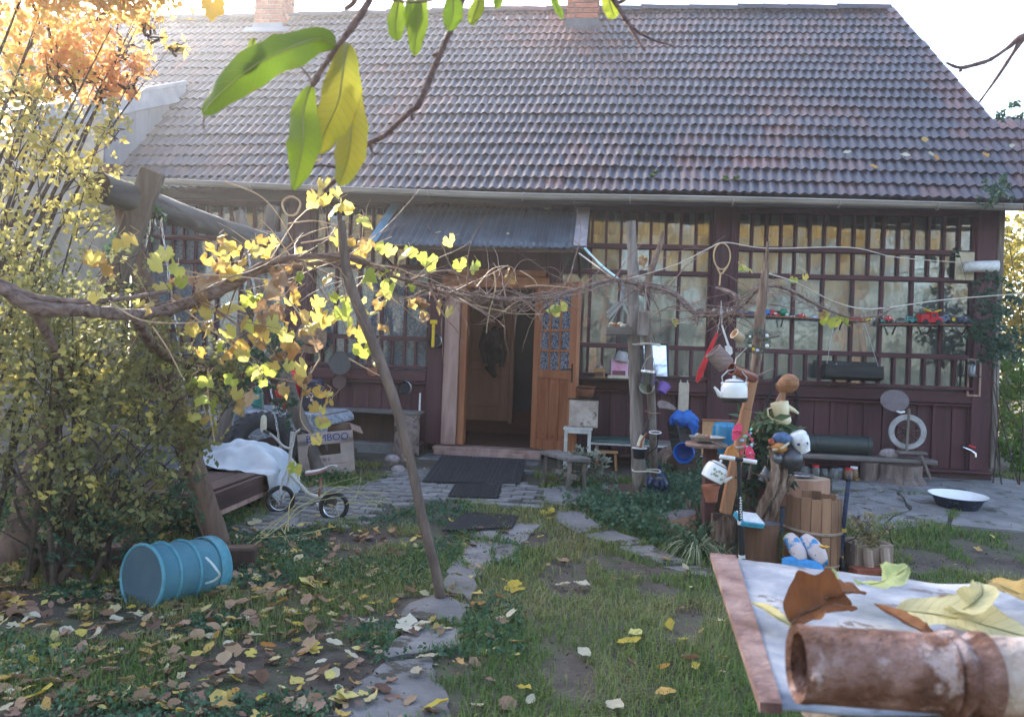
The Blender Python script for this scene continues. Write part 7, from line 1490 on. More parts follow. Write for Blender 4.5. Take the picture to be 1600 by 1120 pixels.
# trees behind the viewer, mirrored in the upper window panes
gold = leafmat('golden_tree_leaf', [(.20, .17, .04), (.42, .30, .05), (.58, .40, .08), (.62, .48, .16)], attr='tone', spread=.12, transl=.4)
for i, (x, y, z, r_, lab) in enumerate(((-13, -7, 5.5, 2.3, 'golden tree far left behind the viewer, mirrored in the panes behind the swing'), (-8.5, -7.5, 5.4, 2.4, 'golden tree behind the viewer, mirrored in the lace curtained panes'), (-1.2, -7.5, 5.4, 2.3, 'golden tree behind the viewer, mirrored right beside the door'), (2.6, -7.0, 5.3, 2.3, 'golden tree behind the viewer, mirrored around the dark middle post'), (6.4, -7, 5.4, 2.4, 'golden tree behind the viewer, mirrored in the middle of the wide window'), (10.4, -6.5, 5.3, 2.4, 'golden tree behind the viewer, mirrored at the corner end of the wide window'))):
    t = T('garden_tree', lab, 'tree', (x, y, 0), 'golden trees behind the viewer'); B().tube([(x, y, -.1), (x+.1, y, 1.6), (x, y, 6)], [.22, .17, .08], 10, wob=.1).make('trunk', brownbark, t, smooth=True)
    k = 170; q = rng.normal(size=(k, 3)); q /= np.linalg.norm(q, axis=1)[:, None]; q *= (rng.random((k, 1))**.4)*r_*np.array([1, .8, .85]); P_ = np.array([x, y, z])+np.repeat(q, 26, 0)+rng.normal(size=(k*26, 3))*.26
    leafcloud(P_, .16*rng.uniform(.6, 1.3, len(P_)), 'crown', gold, t, np.repeat(rng.random(k), 26)*.6+.4*rng.random(len(P_)), .7, kind='stuff')
# rough unseen hedge below them, made tall and dark to dim pane reflections
P_ = np.stack([rng.uniform(-14, 16, 9000), rng.normal(-9.0, .5, 9000), rng.random(9000)**.7*4.0], 1)
leafcloud(P_, .20, 'hedge', grem, None, rng.random(9000)*.8, .7, label='dark hedge behind the viewer', cat='hedge') 
# ---------------------------------------------------------------- GRASS, WEEDS, LITTER
def pip(X_, Y_, pg):
    c = np.zeros(len(X_), bool); j = len(pg)-1
    for i in range(len(pg)):
        xi, yi = pg[i]; xj, yj = pg[j]
        c ^= ((yi > Y_) != (yj > Y_)) & (X_ < (xj-xi)*(Y_-yi)/(yj-yi+1e-12)+xi); j = i
    return c
def gzv(x, y):
    t = np.clip((y-4.0)/4.5, 0, 1); return .19*t*t*(3-2*t)
def vnoise(x, y, s, seed):
    """smooth value noise, vectorised"""
    g = np.random.default_rng(seed).random((64, 64)); u = x*s; v = y*s; i = np.floor(u).astype(int); j = np.floor(v).astype(int); fu = u-i; fv = v-j; fu = fu*fu*(3-2*fu); fv = fv*fv*(3-2*fv)
    i0, i1, j0, j1 = i % 64, (i+1) % 64, j % 64, (j+1) % 64
    return (g[i0, j0]*(1-fu)+g[i1, j0]*fu)*(1-fv)+(g[i0, j1]*(1-fu)+g[i1, j1]*fu)*fv
HARD = SLABP+PAVE+[poly_ground(p) for p in ([(620, 772), (850, 772), (850, 700), (640, 700)], [(868, 935), (840, 905), (860, 880), (915, 880), (920, 935)], [(1035, 1000), (1060, 955), (1100, 960), (1085, 1010)], [(880, 1095), (840, 1050), (880, 1010), (925, 1045), (930, 1100)])]
N_ = 330000
gx = rng.uniform(-4.2, 7.5, N_); gy = 2.4+6.6*rng.random(N_)**1.35
keep = np.abs(gx) < gy*.75+.3
dens = .55*vnoise(gx, gy, 1.3, 1)+.45*vnoise(gx, gy, 4.5, 2)
thr = np.where(gx < -.35, .50, .36)+.06*(gy > 6.8)
keep &= dens > thr-.05*rng.random(N_)
for pg_ in HARD[:-3]:
    mx_, my_ = sum(p[0] for p in pg_)/len(pg_), sum(p[1] for p in pg_)/len(pg_); keep &= ~pip(gx, gy, [(mx_+(x-mx_)*.86, my_+(y-my_)*.78) for x, y in pg_])
for pg_ in HARD[-3:]: keep &= ~(pip(gx, gy, pg_) & (rng.random(N_) < .93))
lx = gx*math.cos(YAW)-(gy-D0)*math.sin(YAW); lv = gx*math.sin(YAW)+(gy-D0)*math.cos(YAW)
keep &= (lv < -1.2) | (lx > 5.4); 
gx, gy, dn = gx[keep], gy[keep], dens[keep]; n = len(gx)
h = rng.uniform(.018, .055, n)*(1+.9*(dn-.4)); wdt = rng.uniform(.0014, .0028, n)*np.clip(gy/3.6, 1, 2.2)
az = rng.uniform(0, 2*PI, n); lean = rng.uniform(.2, 1.1, n)*h; zz_ = gzv(gx, gy)+.004
ca, sa_ = np.cos(az), np.sin(az); tx, ty = ca*lean, sa_*lean; wx_, wy_ = -sa_*wdt, ca*wdt
VV = np.stack([np.stack([gx-wx_, gy-wy_, zz_-.01], 1), np.stack([gx+wx_, gy+wy_, zz_-.01], 1), np.stack([gx+tx*.45+wx_*.7, gy+ty*.45+wy_*.7, zz_+h*.65], 1), np.stack([gx+tx*.45-wx_*.7, gy+ty*.45-wy_*.7, zz_+h*.65], 1), np.stack([gx+tx*1.3, gy+ty*1.3, zz_+h*.85], 1)], 1).reshape(-1, 3)
i5 = np.arange(n)*5; FF = np.concatenate([np.stack([i5, i5+1, i5+2], 1), np.stack([i5, i5+2, i5+3], 1), np.stack([i5+3, i5+2, i5+4], 1)])
tone = np.clip(.15+.55*vnoise(gx, gy, 2.2, 5)+.35*rng.random(n), 0, 1)
grassm = leafmat('grass_blade', [(.045, .105, .024), (.085, .16, .034), (.15, .215, .05), (.28, .27, .11), (.40, .33, .17)], attr='tone', spread=.05, transl=.3, rough=.5)
npmesh('grass', VV, FF, grassm, None, attr=np.repeat(tone*.85, 5), kind='stuff')
# small leaved weeds and clover across the lawn, thicker round the post
def carpet(n, fn, size, m, name, h=.05, asp=.8, tone=.5, **kw):
    P_ = fn(n)
    for pg_ in HARD[:-4]: P_ = P_[~(pip(P_[:, 0], P_[:, 1], pg_) & (rng.random(len(P_)) < .97))]
    P_[:, 2] = gzv(P_[:, 0], P_[:, 1])+rng.random(len(P_))**1.5*h+.006
    return leafcloud(P_, size*rng.uniform(.5, 1.3, len(P_)), name, m, None, np.clip(tone+.5*(vnoise(P_[:, 0], P_[:, 1], 5, 9)-.5)+.3*(rng.random(len(P_))-.5), 0, 1), asp, -.2, kind='stuff', **kw)
def inpolys(polys, n):
    xs_ = [p[0] for g in polys for p in g]; ys_ = [p[1] for g in polys for p in g]
    x = rng.uniform(min(xs_), max(xs_), n); y = rng.uniform(min(ys_), max(ys_), n); k = np.zeros(n, bool)
    for g in polys: k |= pip(x, y, g)
    x, y = x[k], y[k]; return np.stack([x, y, 0*x], 1)
weedm = leafmat('weed_leaf', [(.025, .075, .035), (.05, .12, .06), (.09, .17, .10), (.20, .26, .15)], attr='tone', spread=.08, transl=.3)
carpet(60000, lambda n: (lambda P_: P_[(vnoise(P_[:, 0], P_[:, 1], 2.2, 21) > .52)])(np.stack([rng.uniform(-3.4, .1, n), rng.uniform(2.6, 6.2, n), np.zeros(n)], 1)), .022, weedm, 'low_weeds', .035)
GC = [poly_ground(p) for p in ([(870, 760), (985, 795), (1100, 760), (1150, 780), (1140, 840), (1090, 870), (1000, 850), (930, 825), (880, 800)], [(1010, 740), (1110, 735), (1110, 770), (1020, 780)], [(560, 800), (620, 790), (700, 790), (740, 800), (690, 830), (560, 825)], [(420, 745), (540, 742), (560, 765), (430, 770)], [(350, 850), (470, 838), (480, 860), (350, 870)])]
carpet(26000, lambda n: inpolys(GC[:2], n), .036, weedm, 'ground_cover', .15, tone=.6)
carpet(9000, lambda n: inpolys(GC[2:], n), .028, weedm, 'step_weeds', .07, tone=.45)
# strap leaved clump, pale plant by the bench, plants in pots
def straps(name, label, c, n, L_, w_, m, up=.8):
    t = T(name, label, 'plant', c); vs, fs = [], []
    for i in range(n):
        a = U(0, 2*PI); l = L_*U(.6, 1.1); d = Vector((math.cos(a), math.sin(a), 0)); s = Vector((-d.y, d.x, 0)); o = len(vs); K = 6; e = U(.5, 1.1)*up
        for k in range(K):
            q = k/(K-1); p = Vector(c)+d*(.02+l*q*(.55+.35*q))+Vector((0, 0, l*(e*1.6*q-e*1.9*q*q)+.01)); p.z = max(p.z, gz(p.x, p.y)+.004); ww = w_*(1-q**2)*.5+.0006; vs += [p-s*ww, p+s*ww]
        fs += [(o+2*k, o+2*k+1, o+2*k+3, o+2*k+2) for k in range(K-1)]
    B().add(vs, fs).make('blades', m, t, smooth=True, kind='stuff')
strapm = leafmat('strap_leaf', [(.08, .13, .07), (.17, .22, .12), (.38, .38, .24)], scale=8, transl=.3)
straps('strap_leaf_clump', 'clump of long arching pale green strap leaves before the short stumps', gpt(1088, 868), 95, .34, .010, strapm, 1.0)
straps('strap_leaf_clump', 'smaller tuft of strap leaves at the foot of the middle stump', gpt(1130, 870), 30, .2, .008, strapm, 1.1)
bush('variegated_plant', 'pale variegated plant growing by the legs of the rough bench', 'plant', gpt(915, 750), [(905, 728, 7.2, .16, 190, .7), (930, 722, 7.2, .13, 140, .8), (895, 745, 7.1, .09, 80, .6), (945, 745, 7.2, .12, 110, .5)], .06, leafmat('variegated', [(.06, .09, .05), (.16, .18, .12), (.42, .42, .33)], attr='tone', spread=.15, transl=.3), .006, .5, twn=10)
t = bush('potted_plant', 'leafy green plant in a brown pot behind the string of plastic toys', 'plant', at(1195, 745, 5.35), [(1180, 672, 5.35, .10, 60, .8), (1205, 670, 5.3, .11, 70, .85), (1225, 665, 5.35, .08, 40, .9), (1195, 700, 5.4, .12, 90, .45), (1180, 730, 5.4, .10, 60, .3), (1215, 735, 5.4, .10, 60, .3)], .11, grem, .010, .35, twn=6, sub=5)
b = B(); c = at(1182, 760, 5.5); b.bar((c.x, c.y, .05), at(1184, 700, 5.5), .14, .12, .008); b.make('brown_box_post', MATS['pedestal_wood'], None, loc=(c.x, c.y, .05), label='square red brown post behind the black scooter', cat='post')
c = gpt(1362, 893); c.y += .12
bush('wilting_plants', 'wilting plants with pale dry flower heads in the wooden planter box', 'plant', c+Vector((0, 0, .14)), [(1345, 835, 4.95, .07, 90, .6), (1355, 815, 4.95, .06, 60, .75), (1365, 840, 4.95, .06, 60, .5), (1338, 805, 4.95, .05, 40, .8), (1385, 825, 4.95, .04, 20, .7)], .032, leafmat('wilting', [(.05, .07, .03), (.14, .13, .05), (.30, .25, .12), (.5, .42, .3)], attr='tone', spread=.15, transl=.3), .006, .6, twn=8)
bush('trailing_green', 'trailing greens behind the pink sandals', 'plant', at(1150, 740, 5.3), [(1135, 735, 5.35, .08, 60, .3), (1170, 745, 5.35, .14, 130, .3), (1165, 770, 5.3, .12, 120, .35), (1205, 745, 5.35, .08, 60, .25)], .045, grem, .006, .5, twn=8)
# dry straw stems sprawling near the bicycle
t = T('straw_tangle', 'sprawling straw coloured dry stems in front of the bicycle', 'dry stems', gpt(450, 840)); sm = plain('straw_stem', (.40, .36, .16), .7)
for pts in ([(352, 880, 4.9), (400, 850, 5.1), (450, 800, 5.4), (490, 765, 5.5), (560, 745, 5.6)], [(450, 830, 5.2), (452, 790, 5.3), (460, 770, 5.4), (450, 740, 5.5)], [(455, 870, 5.0), (445, 830, 5.2), (470, 790, 5.4), (540, 775, 5.5)], [(370, 865, 5), (430, 815, 5.3), (510, 772, 5.5), (590, 770, 5.6)], [(460, 880, 5.0), (450, 845, 5.1), (440, 825, 5.3)], [(400, 840, 5.1), (470, 835, 5.2), (520, 822, 5.3)], [(500, 775, 5.5), (530, 760, 5.6), (560, 770, 5.6), (600, 790, 5.6)], [(345, 885, 4.8), (420, 835, 5.1), (480, 790, 5.4)]):
    P = spline([tuple(at(*p)) for p in pts], 5); P = [(p[0], p[1], max(p[2], gz(p[0], p[1])+.01)) for p in P]; B().tube(P, [.0045*(1-.6*i/len(P)) for i in range(len(P))], 5).make('stem', sm, t, smooth=True)
for i in range(26):
    p = gpt(U(480, 600), U(765, 790), U(.02, .16)); cane(p, (U(-1, 1), U(-.5, .5), U(-.2, .5)), 6, .05, .003, sm, .12, .7, t, 'stem')
# ---------------------------------------------------------------- fallen leaves
FLM = []
fl_cols = {'tan': [(.28, .17, .10), (.40, .27, .16), (.48, .35, .22)], 'brown': [(.13, .07, .04), (.22, .125, .07), (.31, .19, .12)], 'orange': [(.34, .14, .03), (.50, .25, .05), (.55, .34, .10)], 'yellow': [(.45, .33, .04), (.58, .46, .09), (.62, .55, .20)], 'pale': [(.42, .36, .24), (.52, .47, .34), (.58, .54, .42)]}
def ovleaf(seed, w_=.55, curl=.5):
    r_ = random.Random(seed); vs, fs = [], []; K = 7; cx_ = r_.uniform(-.25, .25); cu = r_.uniform(.2, 1)*curl; tw = r_.uniform(-.5, .5)
    for k in range(K):
        q = k/(K-1); ww = w_*.5*math.sin(PI*min(1, q*.97+.02))**.75*(1+r_.uniform(-.2, .2)); xc = cx_*q*q; z = cu*(.35*q*q-.1*q)
        for s, e in ((-1, 1), (0, 0), (1, 1)): vs.append((xc+s*ww, q-.5, z+e*cu*ww*.55*(1+tw*s)+r_.uniform(-.055, .055)))
    fs = [(3*k+j, 3*k+j+1, 3*k+4+j, 3*k+3+j) for k in range(K-1) for j in (0, 1)]
    return vs, fs
FM = {k: leafmat('fallen_leaf_'+k, v, island=False, scale=22, transl=.25, rough=.7) for k, v in fl_cols.items()}
FMesh = {}
for k in fl_cols:
    for s_ in range(3): FMesh[(k, s_)] = shared(B().add(*ovleaf(ord(k[0])+s_*7, .55 if s_ else .75, 1.3 if k in ('tan', 'brown') else .7)), 'fallen_leaf', FM[k], smooth=True, ang=180)
    b = B(); vs, fs = vleaf(ord(k[1])+5, .5); b.add([(x*1.1, z*1.1, y) for x, y, z in vs], fs); FMesh[(k, 3)] = shared(b, 'fallen_leaf', FM[k], smooth=True, ang=180)
BIG = [(985, 1012, .11, 'yellow', 1), (994, 1000, .08, 'yellow', 0), (1076, 1040, .085, 'tan', 0), (1088, 1050, .07, 'yellow', 1), (1038, 1092, .08, 'orange', 0), (1036, 1052, .06, 'orange', 1), (806, 926, .10, 'yellow', 3), (745, 952, .10, 'orange', 0), (545, 1100, .10, 'yellow', 0), (640, 988, .12, 'pale', 3), (662, 985, .09, 'pale', 0), (665, 1035, .09, 'pale', 1), (790, 972, .09, 'pale', 3), (486, 922, .12, 'yellow', 3), (500, 918, .09, 'orange', 3), (880, 922, .09, 'pale', 0), (912, 922, .10, 'pale', 3), (878, 882, .07, 'tan', 3), (965, 912, .06, 'tan', 1), (808, 1012, .09, 'orange', 1), (912, 1030, .07, 'pale', 0), (1045, 985, .08, 'yellow', 1), (1070, 1010, .07, 'yellow', 0), (985, 1047, .05, 'brown', 0), (650, 1060, .06, 'pale', 0), (548, 1035, .07, 'pale', 0), (466, 985, .06, 'yellow', 1), (960, 1115, .08, 'pale', 0), (830, 1105, .06, 'pale', 1), (820, 1085, .09, 'yellow', 1), (1040, 880, .07, 'tan', 3), (1070, 893, .06, 'pale', 1), (845, 845, .06, 'yellow', 0), (745, 1115, .06, 'pale', 0), (1128, 1035, .05, 'orange', 1), (680, 1115, .1, 'yellow', 0), (330, 940, .10, 'tan', 0), (1268, 795, .06, 'yellow', 0), (855, 805, .09, 'yellow', 3), (862, 815, .08, 'orange', 3)]
cnt = 0
def putleaf(p, s_, k, v, up=.02):
    global cnt
    inst(FMesh[(k, v)], 'fallen_leaf', lawn, TR(p.x, p.y, p.z+up) @ RZ(U(0, 6.28)) @ RX(U(-.35, .35)) @ RY(U(-.35, .35)) @ SC(s_, s_, s_)); cnt += 1
for x, y, s_, k, v in BIG: putleaf(gpt(x, y), s_*1.05, k, v, .03)
KK = ['tan', 'tan', 'brown', 'brown', 'orange', 'yellow', 'pale', 'tan']
while cnt < 300:
    x, y = U(-20, 700), U(880, 1120)
    if R.random() < max(0, (x-330)/420): continue
    p = gpt(x, y); putleaf(p, U(.04, .085), R.choice(KK), R.randint(0, 3), .022)
def litter(n, fn, lo_, hi_, up):
    VV, FF, TN = [], [], []; base = [ovleaf(s_, .55+.1*s_, .55) for s_ in range(4)]+[(lambda v: ([(x, z, y) for x, y, z in v[0]], [f if len(f) == 4 else (*f, f[2]) for f in v[1]]))(vleaf(5, .5))]
    tris = []
    for vs, fs in base: tris.append((np.array(vs), np.array([t for f in fs for t in ((f[0], f[1], f[2]), (f[0], f[2], f[3])) if len(set(t)) == 3])))
    o = 0
    for i in range(n):
        q = fn()
        if q is None: continue
        vs, fs = tris[R.randrange(5)]; s_ = U(lo_, hi_); a = U(0, 6.28); M = np.array((RZ(a) @ RX(U(-.5, .5)) @ RY(U(-.5, .5))).to_3x3())*s_
        VV.append(vs @ M.T+np.array([q[0], q[1], gz(q[0], q[1])+U(.006, up)])); FF.append(fs+o); o += len(vs); TN.append(np.full(len(vs), R.random()))
    return np.concatenate(VV), np.concatenate(FF), np.concatenate(TN)
litm = leafmat('litter_mixed', [(.12, .065, .045), (.24, .14, .10), (.38, .24, .17), (.48, .30, .08), (.55, .45, .14), (.50, .44, .33)], attr='tone', spread=.06, transl=.2, rough=.75)
def lf():
    x, y = U(-3.6, .3), U(2.7, 5.6)
    if abs(x) > y*.72: return None
    if R.random() < max(0, (x+1.7)/1.9): return None
    return x, y
npmesh('leaf_litter', *litter(1500, lf, .035, .085, .035)[:2], litm, None, attr=litter.__defaults__ and None, kind='stuff') if False else None
vv_, ff_, tt_ = litter(1700, lf, .035, .08, .035); npmesh('leaf_litter', vv_, ff_, litm, None, attr=tt_, kind='stuff', smooth=True)
def lf2():
    x, y = U(-2.5, 6.5), U(3, 8)
    return (x, y) if abs(x) < y*.72 else None
vv_, ff_, tt_ = litter(330, lf2, .03, .06, .03); npmesh('scattered_leaf_litter', vv_, ff_, litm, None, attr=tt_, kind='stuff', smooth=True)
# crumbs, seed husks and twig bits on the bare soil
P_ = np.stack([rng.uniform(-4, 6, 26000), 2.5+5.5*rng.random(26000)**1.4, np.zeros(26000)], 1); P_ = P_[np.abs(P_[:, 0]) < P_[:, 1]*.75]; P_[:, 2] = gzv(P_[:, 0], P_[:, 1])+.006
leafcloud(P_, .016*rng.uniform(.4, 1.6, len(P_)), 'soil_debris', leafmat('debris', [(.03, .022, .018), (.09, .06, .045), (.20, .14, .10), (.34, .27, .19)], attr='tone', spread=.05, transl=.05, rough=.9), None, rng.random(len(P_)), .45, 0, kind='stuff')
# leaves on roof and awning
vr = []
for (px, py) in ((1440, 230), (1450, 253), (1458, 258), (1410, 255), (1362, 272), (1320, 250), (1536, 254), (1575, 240), (500, 262), (655, 250)):
    X_, Z_ = ray(px, py); tt = (ZE-CH-(VE)*TP-TP*D0*math.cos(YAW))/(Z_-TP*(X_*math.sin(YAW)+math.cos(YAW))); p = Vector((X_*tt, tt, CH+Z_*tt))
    inst(FMesh[('pale' if len(vr) % 2 else 'orange', len(vr) % 3)], 'fallen_leaf', roof, TR(p+Vector((0, -.05, .07))) @ RX(.8) @ RZ(U(0, 6)) @ SC(.10, .10, .10)); vr.append(1)
for (u, k) in ((-.75, .75), (.0, .75), (.35, .1)): inst(FMesh[('pale', 1)], 'fallen_leaf', aw, HM @ TR(u, v0_+(v1_-v0_)*k, za0+(za1-za0)*k+.03) @ RX(.5) @ RZ(U(0, 6)) @ SC(.07, .07, .07))
# ================================================================ FOREGROUND
# fruit tree twigs close to the lens, leaves lit from behind
peach = veinleaf('peach_leaf', [(.07, .12, .012), (.12, .20, .02), (.20, .27, .03), (.27, .25, .035)], .52, .55, 14, .3, .45)
peach.node_tree.nodes['Principled BSDF'].inputs['Specular IOR Level'].default_value = .4
vein = plain('leaf_vein', (.20, .20, .06), .5)
twm = mat('twig_bark', (.10, .06, .06), (.24, .16, .15), scale=120, stretch=(1, 1, 1), rough=.6, bump=.5, bscale=300)
def bigleaf(parent, path_, wpx, Y, cup=.25, roll_=0.0, dy=0.0):
    """leaf blade along a pixel path at depth Y; widths in px; real curved surface"""
    P = spline([tuple(at(x, y, Y+d_)) for x, y, d_ in path_], 9); n = len(P); rows = []
    fwd = Vector((0, 1, 0))
    for i, p in enumerate(P):
        p = Vector(p); q = i/(n-1); tng = (Vector(P[min(i+1, n-1)])-Vector(P[max(i-1, 0)])).normalized(); s = tng.cross(fwd).normalized()
        ww = wpx*Y/F*.5*(math.sin(PI*min(1, q*.96+.03))**.7)*(1+.05*math.sin(q*23+wpx)); s = (s*math.cos(roll_)+fwd*math.sin(roll_))
        nn = tng.cross(s)
        ww *= 1+.07*noise.noise((q*9, wpx, 0))
        rows.append([p+s*ww*e*(1+.05*noise.noise((q*14, e*2, wpx)))+nn*abs(e)*ww*cup*(-1)+nn*e*e*.0035*noise.noise((q*7, e*1.5, wpx*1.7)) for e in np.linspace(-1, 1, 11)])
    o = B().grid(rows).make('leaf', peach, parent, smooth=True, ang=180); leafattrs(o, n, 11)
    B().tube([Vector(p) for p in P[:-2]], [.0011*(1-.8*i/n) for i in range(n-2)], 5).make('midrib', vein, o, smooth=True); return o
fb1 = T('fruit_twig', 'knobbly twig hanging from the top edge with long yellow green leaves', 'twig', at(580, -30, .72))
def twig(parent, pts, name='twig'):
    P = spline([pt(*p) for p in pts], 5); return B().tube([p[:3] for p in P], [p[3]*U(.85, 1.15) for p in P], 9).make(name, twm, parent, smooth=True)
twig(fb1, [(600, -40, .72, .0032), (575, 5, .72, .0031), (548, 45, .72, .0034), (528, 72, .72, .0028), (505, 105, .72, .0026), (490, 130, .72, .0028), (487, 138, .72, .0012)])
twig(fb1, [(560, -20, .74, .003), (552, 5, .74, .0028), (538, 15, .74, .002)], 'spur')
bigleaf(fb1, [(541, 68, 0), (536, 110, -.01), (528, 160, -.01), (508, 205, 0), (497, 240, .01)], 62, .71, .3)
bigleaf(fb1, [(548, 120, .01), (549, 170, .015), (548, 220, .01), (540, 262, .01), (530, 290, .01)], 50, .74, .35)
bigleaf(fb1, [(485, 135, 0), (474, 175, 0), (474, 215, -.01), (468, 255, -.01), (458, 297, 0)], 52, .70, .3)
bigleaf(fb1, [(524, 70, 0), (495, 62, 0), (450, 76, -.02), (395, 105, -.03), (340, 150, -.02), (316, 178, 0)], 56, .70, .5, .35)
bigleaf(fb1, [(397, 60, -.01), (393, 75, -.01), (388, 95, -.02), (372, 112, -.02)], 16, .70, .3, .3)
twig(fb1, [(488, 128, .72, .0009), (470, 105, .72, .0008), (448, 92, .71, .0008), (425, 92, .71, .0007)], 'leaf_stalk')
twig(fb1, [(320, 180, .70, .0007), (318, 200, .70, .0006), (328, 215, .70, .0005), (338, 224, .70, .0004)], 'leaf_stalk')
fb2 = T('fruit_twig', 'long thin bare twig curving from the top centre down to the vine leaves', 'twig', at(725, -20, .78))
twig(fb2, [(730, -30, .78, .0034), (712, 28, .78, .0034), (686, 88, .78, .0032), (655, 160, .78, .0034), (640, 175, .78, .0028), (600, 212, .78, .0025), (575, 225, .78, .0028), (548, 255, .78, .0023), (520, 285, .78, .0022), (505, 300, .78, .0018)])
for a in ([(642, 168, .78, .0018), (645, 188, .78, .0013)], [(578, 224, .78, .0018), (583, 240, .78, .0012), (594, 238, .78, .0010)], [(546, 256, .78, .0015), (535, 275, .78, .0013)], [(530, 262, .78, .0014), (500, 258, .78, .0012), (486, 262, .78, .0015)], [(684, 85, .78, .0022), (676, 87, .78, .0018)]): twig(fb2, a, 'spur')
fb3 = T('leafy_twig', 'twig along the top edge with four hanging green leaves', 'twig', at(600, -20, .75))
twig(fb3, [(520, 0, .75, .0013), (580, -4, .75, .0012), (640, 4, .75, .0010), (680, 0, .75, .001)])
for pth, wd in (([(624, -8, 0), (620, 20, 0), (618, 45, 0), (622, 64, 0)], 28), ([(660, -12, 0), (655, 25, 0), (650, 55, 0), (648, 87, 0)], 30), ([(642, -8, .01), (641, 20, .01), (638, 48, .01)], 20), ([(705, -15, 0), (708, 10, 0), (706, 30, 0), (700, 48, 0)], 32), ([(746, -15, 0), (748, 5, 0), (740, 25, 0), (738, 40, 0)], 22), ([(780, -15, 0), (779, -2, 0), (775, 14, 0)], 16)): bigleaf(fb3, pth, wd, .75, .25)
fb4 = T('forked_twig', 'dark forked twig with two leaves at the top edge right of the chimney', 'twig', at(950, -20, .85))
twig(fb4, [(940, -30, .85, .003), (962, 5, .85, .0028), (980, 35, .85, .0022), (995, 60, .85, .0016), (1008, 80, .85, .0011)]); twig(fb4, [(975, 30, .85, .002), (1000, 52, .85, .0014), (1030, 66, .85, .001), (1055, 72, .85, .0007)], 'side_twig'); twig(fb4, [(990, -12, .85, .0022), (968, 4, .85, .0022), (958, -5, .85, .002)], 'side_twig')
for pth, wd in (([(950, -20, 0), (952, 0, 0), (957, 18, 0), (962, 28, 0)], 26), ([(862, -20, 0), (866, 0, 0), (874, 18, 0), (879, 30, 0)], 12)): bigleaf(fb4, pth, wd, .85, .25)
fb5 = T('bare_twig', 'bare twig against the white sky at the right edge', 'twig', at(1610, 50, 1.6))
twig(fb5, [(1650, 45, 1.6, .008), (1598, 58, 1.6, .0065), (1575, 75, 1.6, .004), (1548, 93, 1.6, .004), (1528, 100, 1.6, .0038), (1500, 106, 1.6, .0035), (1478, 98, 1.6, .002)]); twig(fb5, [(1600, 58, 1.6, .006), (1590, 72, 1.6, .0045), (1560, 118, 1.6, .003), (1530, 160, 1.6, .002)], 'side_twig'); twig(fb5, [(1502, 105, 1.6, .004), (1500, 112, 1.6, .003)], 'bud')
vl = T('lone_yellow_leaf', 'single pale yellow leaf hanging from the top edge at the left', 'leaf', at(330, 5, 1.1)); b = B(); b.add(*vleaf(3, .2)); me_ = shared(b, 'blade', ylw, smooth=True, ang=180); inst(me_, 'blade', vl, TR(at(332, 4, 1.1)) @ RY(.2) @ RX(.1) @ SC(.042, .042, .042))
# table with zinc sheet, rusty pipe and leaves
TZ = 1.072; tt0 = Vector((.36, .68, 0)); ft = T('garden_stand', 'tall plank stand under the zinc sheet', 'stand', tt0)
b = B(); b.box((.47, .66, TZ-.045), (.44, .26, .03), .004); b.make('stand_top', greywood, ft)
for x in (.36, .66):
    for y in (.60, .76): b = B(); b.bar((x, y, -.02), (x, y, TZ-.06), .045, .045, .004); b.make('leg', greywood, ft)
zinc = mat('weathered_zinc', (.13, .145, .18), (.24, .26, .30), c3=(.40, .40, .41), scale=12, rough=.65, bump=.3, bscale=60, spots=((.12, .10, .10), 16, .57))
rustpink = mat('pale_rust', (.11, .06, .052), (.20, .125, .112), c3=(.27, .19, .17), scale=22, rough=.9, bump=.5, bscale=110, spots=((.16, .08, .06), 14, .62))
def onT(px, py, z=TZ):
    X_, Z_ = ray(px, py); Y = (z-CH)/Z_; return Vector((X_*Y, Y, z))
c00, c01, c10, c11 = onT(1112, 868), onT(1700, 925), onT(1192, 1106), onT(1720, 1125)
sh = T('zinc_sheet', 'weathered pale zinc sheet with a rusty rim, close to the lens', 'sheet', (c00+c11)/2)
rows = []
for i in range(13):
    a = c00.lerp(c10, i/12); c = c01.lerp(c11, i/12); rows.append([a.lerp(c, j/24)+Vector((0, -.025*max(0, j/24-.15)*(1-i/12)*0, -.006*math.sin(j/24*PI)*(1-i/12)+.004*noise.noise((i*.3, j*.3, 5)))) for j in range(25)])
B().grid(rows).make('sheet_metal', zinc, sh, smooth=True, solid=.002)
c10b, c00b = onT(1222, 1108), onT(1150, 872)
vs = [c00+Vector((-.002, 0, .004)), c00b+Vector((0, 0, .004)), c10b+Vector((0, 0, .004)), c10+Vector((-.002, 0, .004))]; lowv = [v+Vector((0, 0, -.007)) for v in vs]
B().add(vs+lowv, [(0, 1, 2, 3), (7, 6, 5, 4), (0, 3, 7, 4), (0, 4, 5, 1), (1, 5, 6, 2), (2, 6, 7, 3)]).make('rusty_rim', rustpink, sh)
# rusty pipe
YPp = .46; rp = 58*YPp/F; pa = at(1246, 1036, YPp); pb = at(1482, 1052, YPp-.005); ax_ = (pb-pa); X = aim(pa, ax_); Lp = ax_.length
pm = mat('pipe_rust', (.07, .035, .025), (.15, .075, .05), c3=(.30, .19, .165), scale=26, rough=.9, bump=.9, bscale=130, detail=10, spots=((.42, .33, .31), 18, .60))
pip_ = T('rusty_pipe', 'thick rusty pipe with a flanged joint lying on the zinc sheet at bottom right', 'pipe', pa)
B(X).lathe([(rp*.80, .05), (rp*.80, .001), (rp*1.0, -.001), (rp*1.03, .003), (rp, .008), (rp*1.01, Lp*.5), (rp*1.02, Lp-.006), (rp*1.10, Lp-.003)], 44, cap0=False, cap1=False, wob=.012).make('pipe_body', pm, pip_, smooth=True, ang=50)
B(X).lathe([(rp*.80, .04), (.001, .06)], 30, cap0=False, cap1=False).make('dark_bore', soot, pip_)
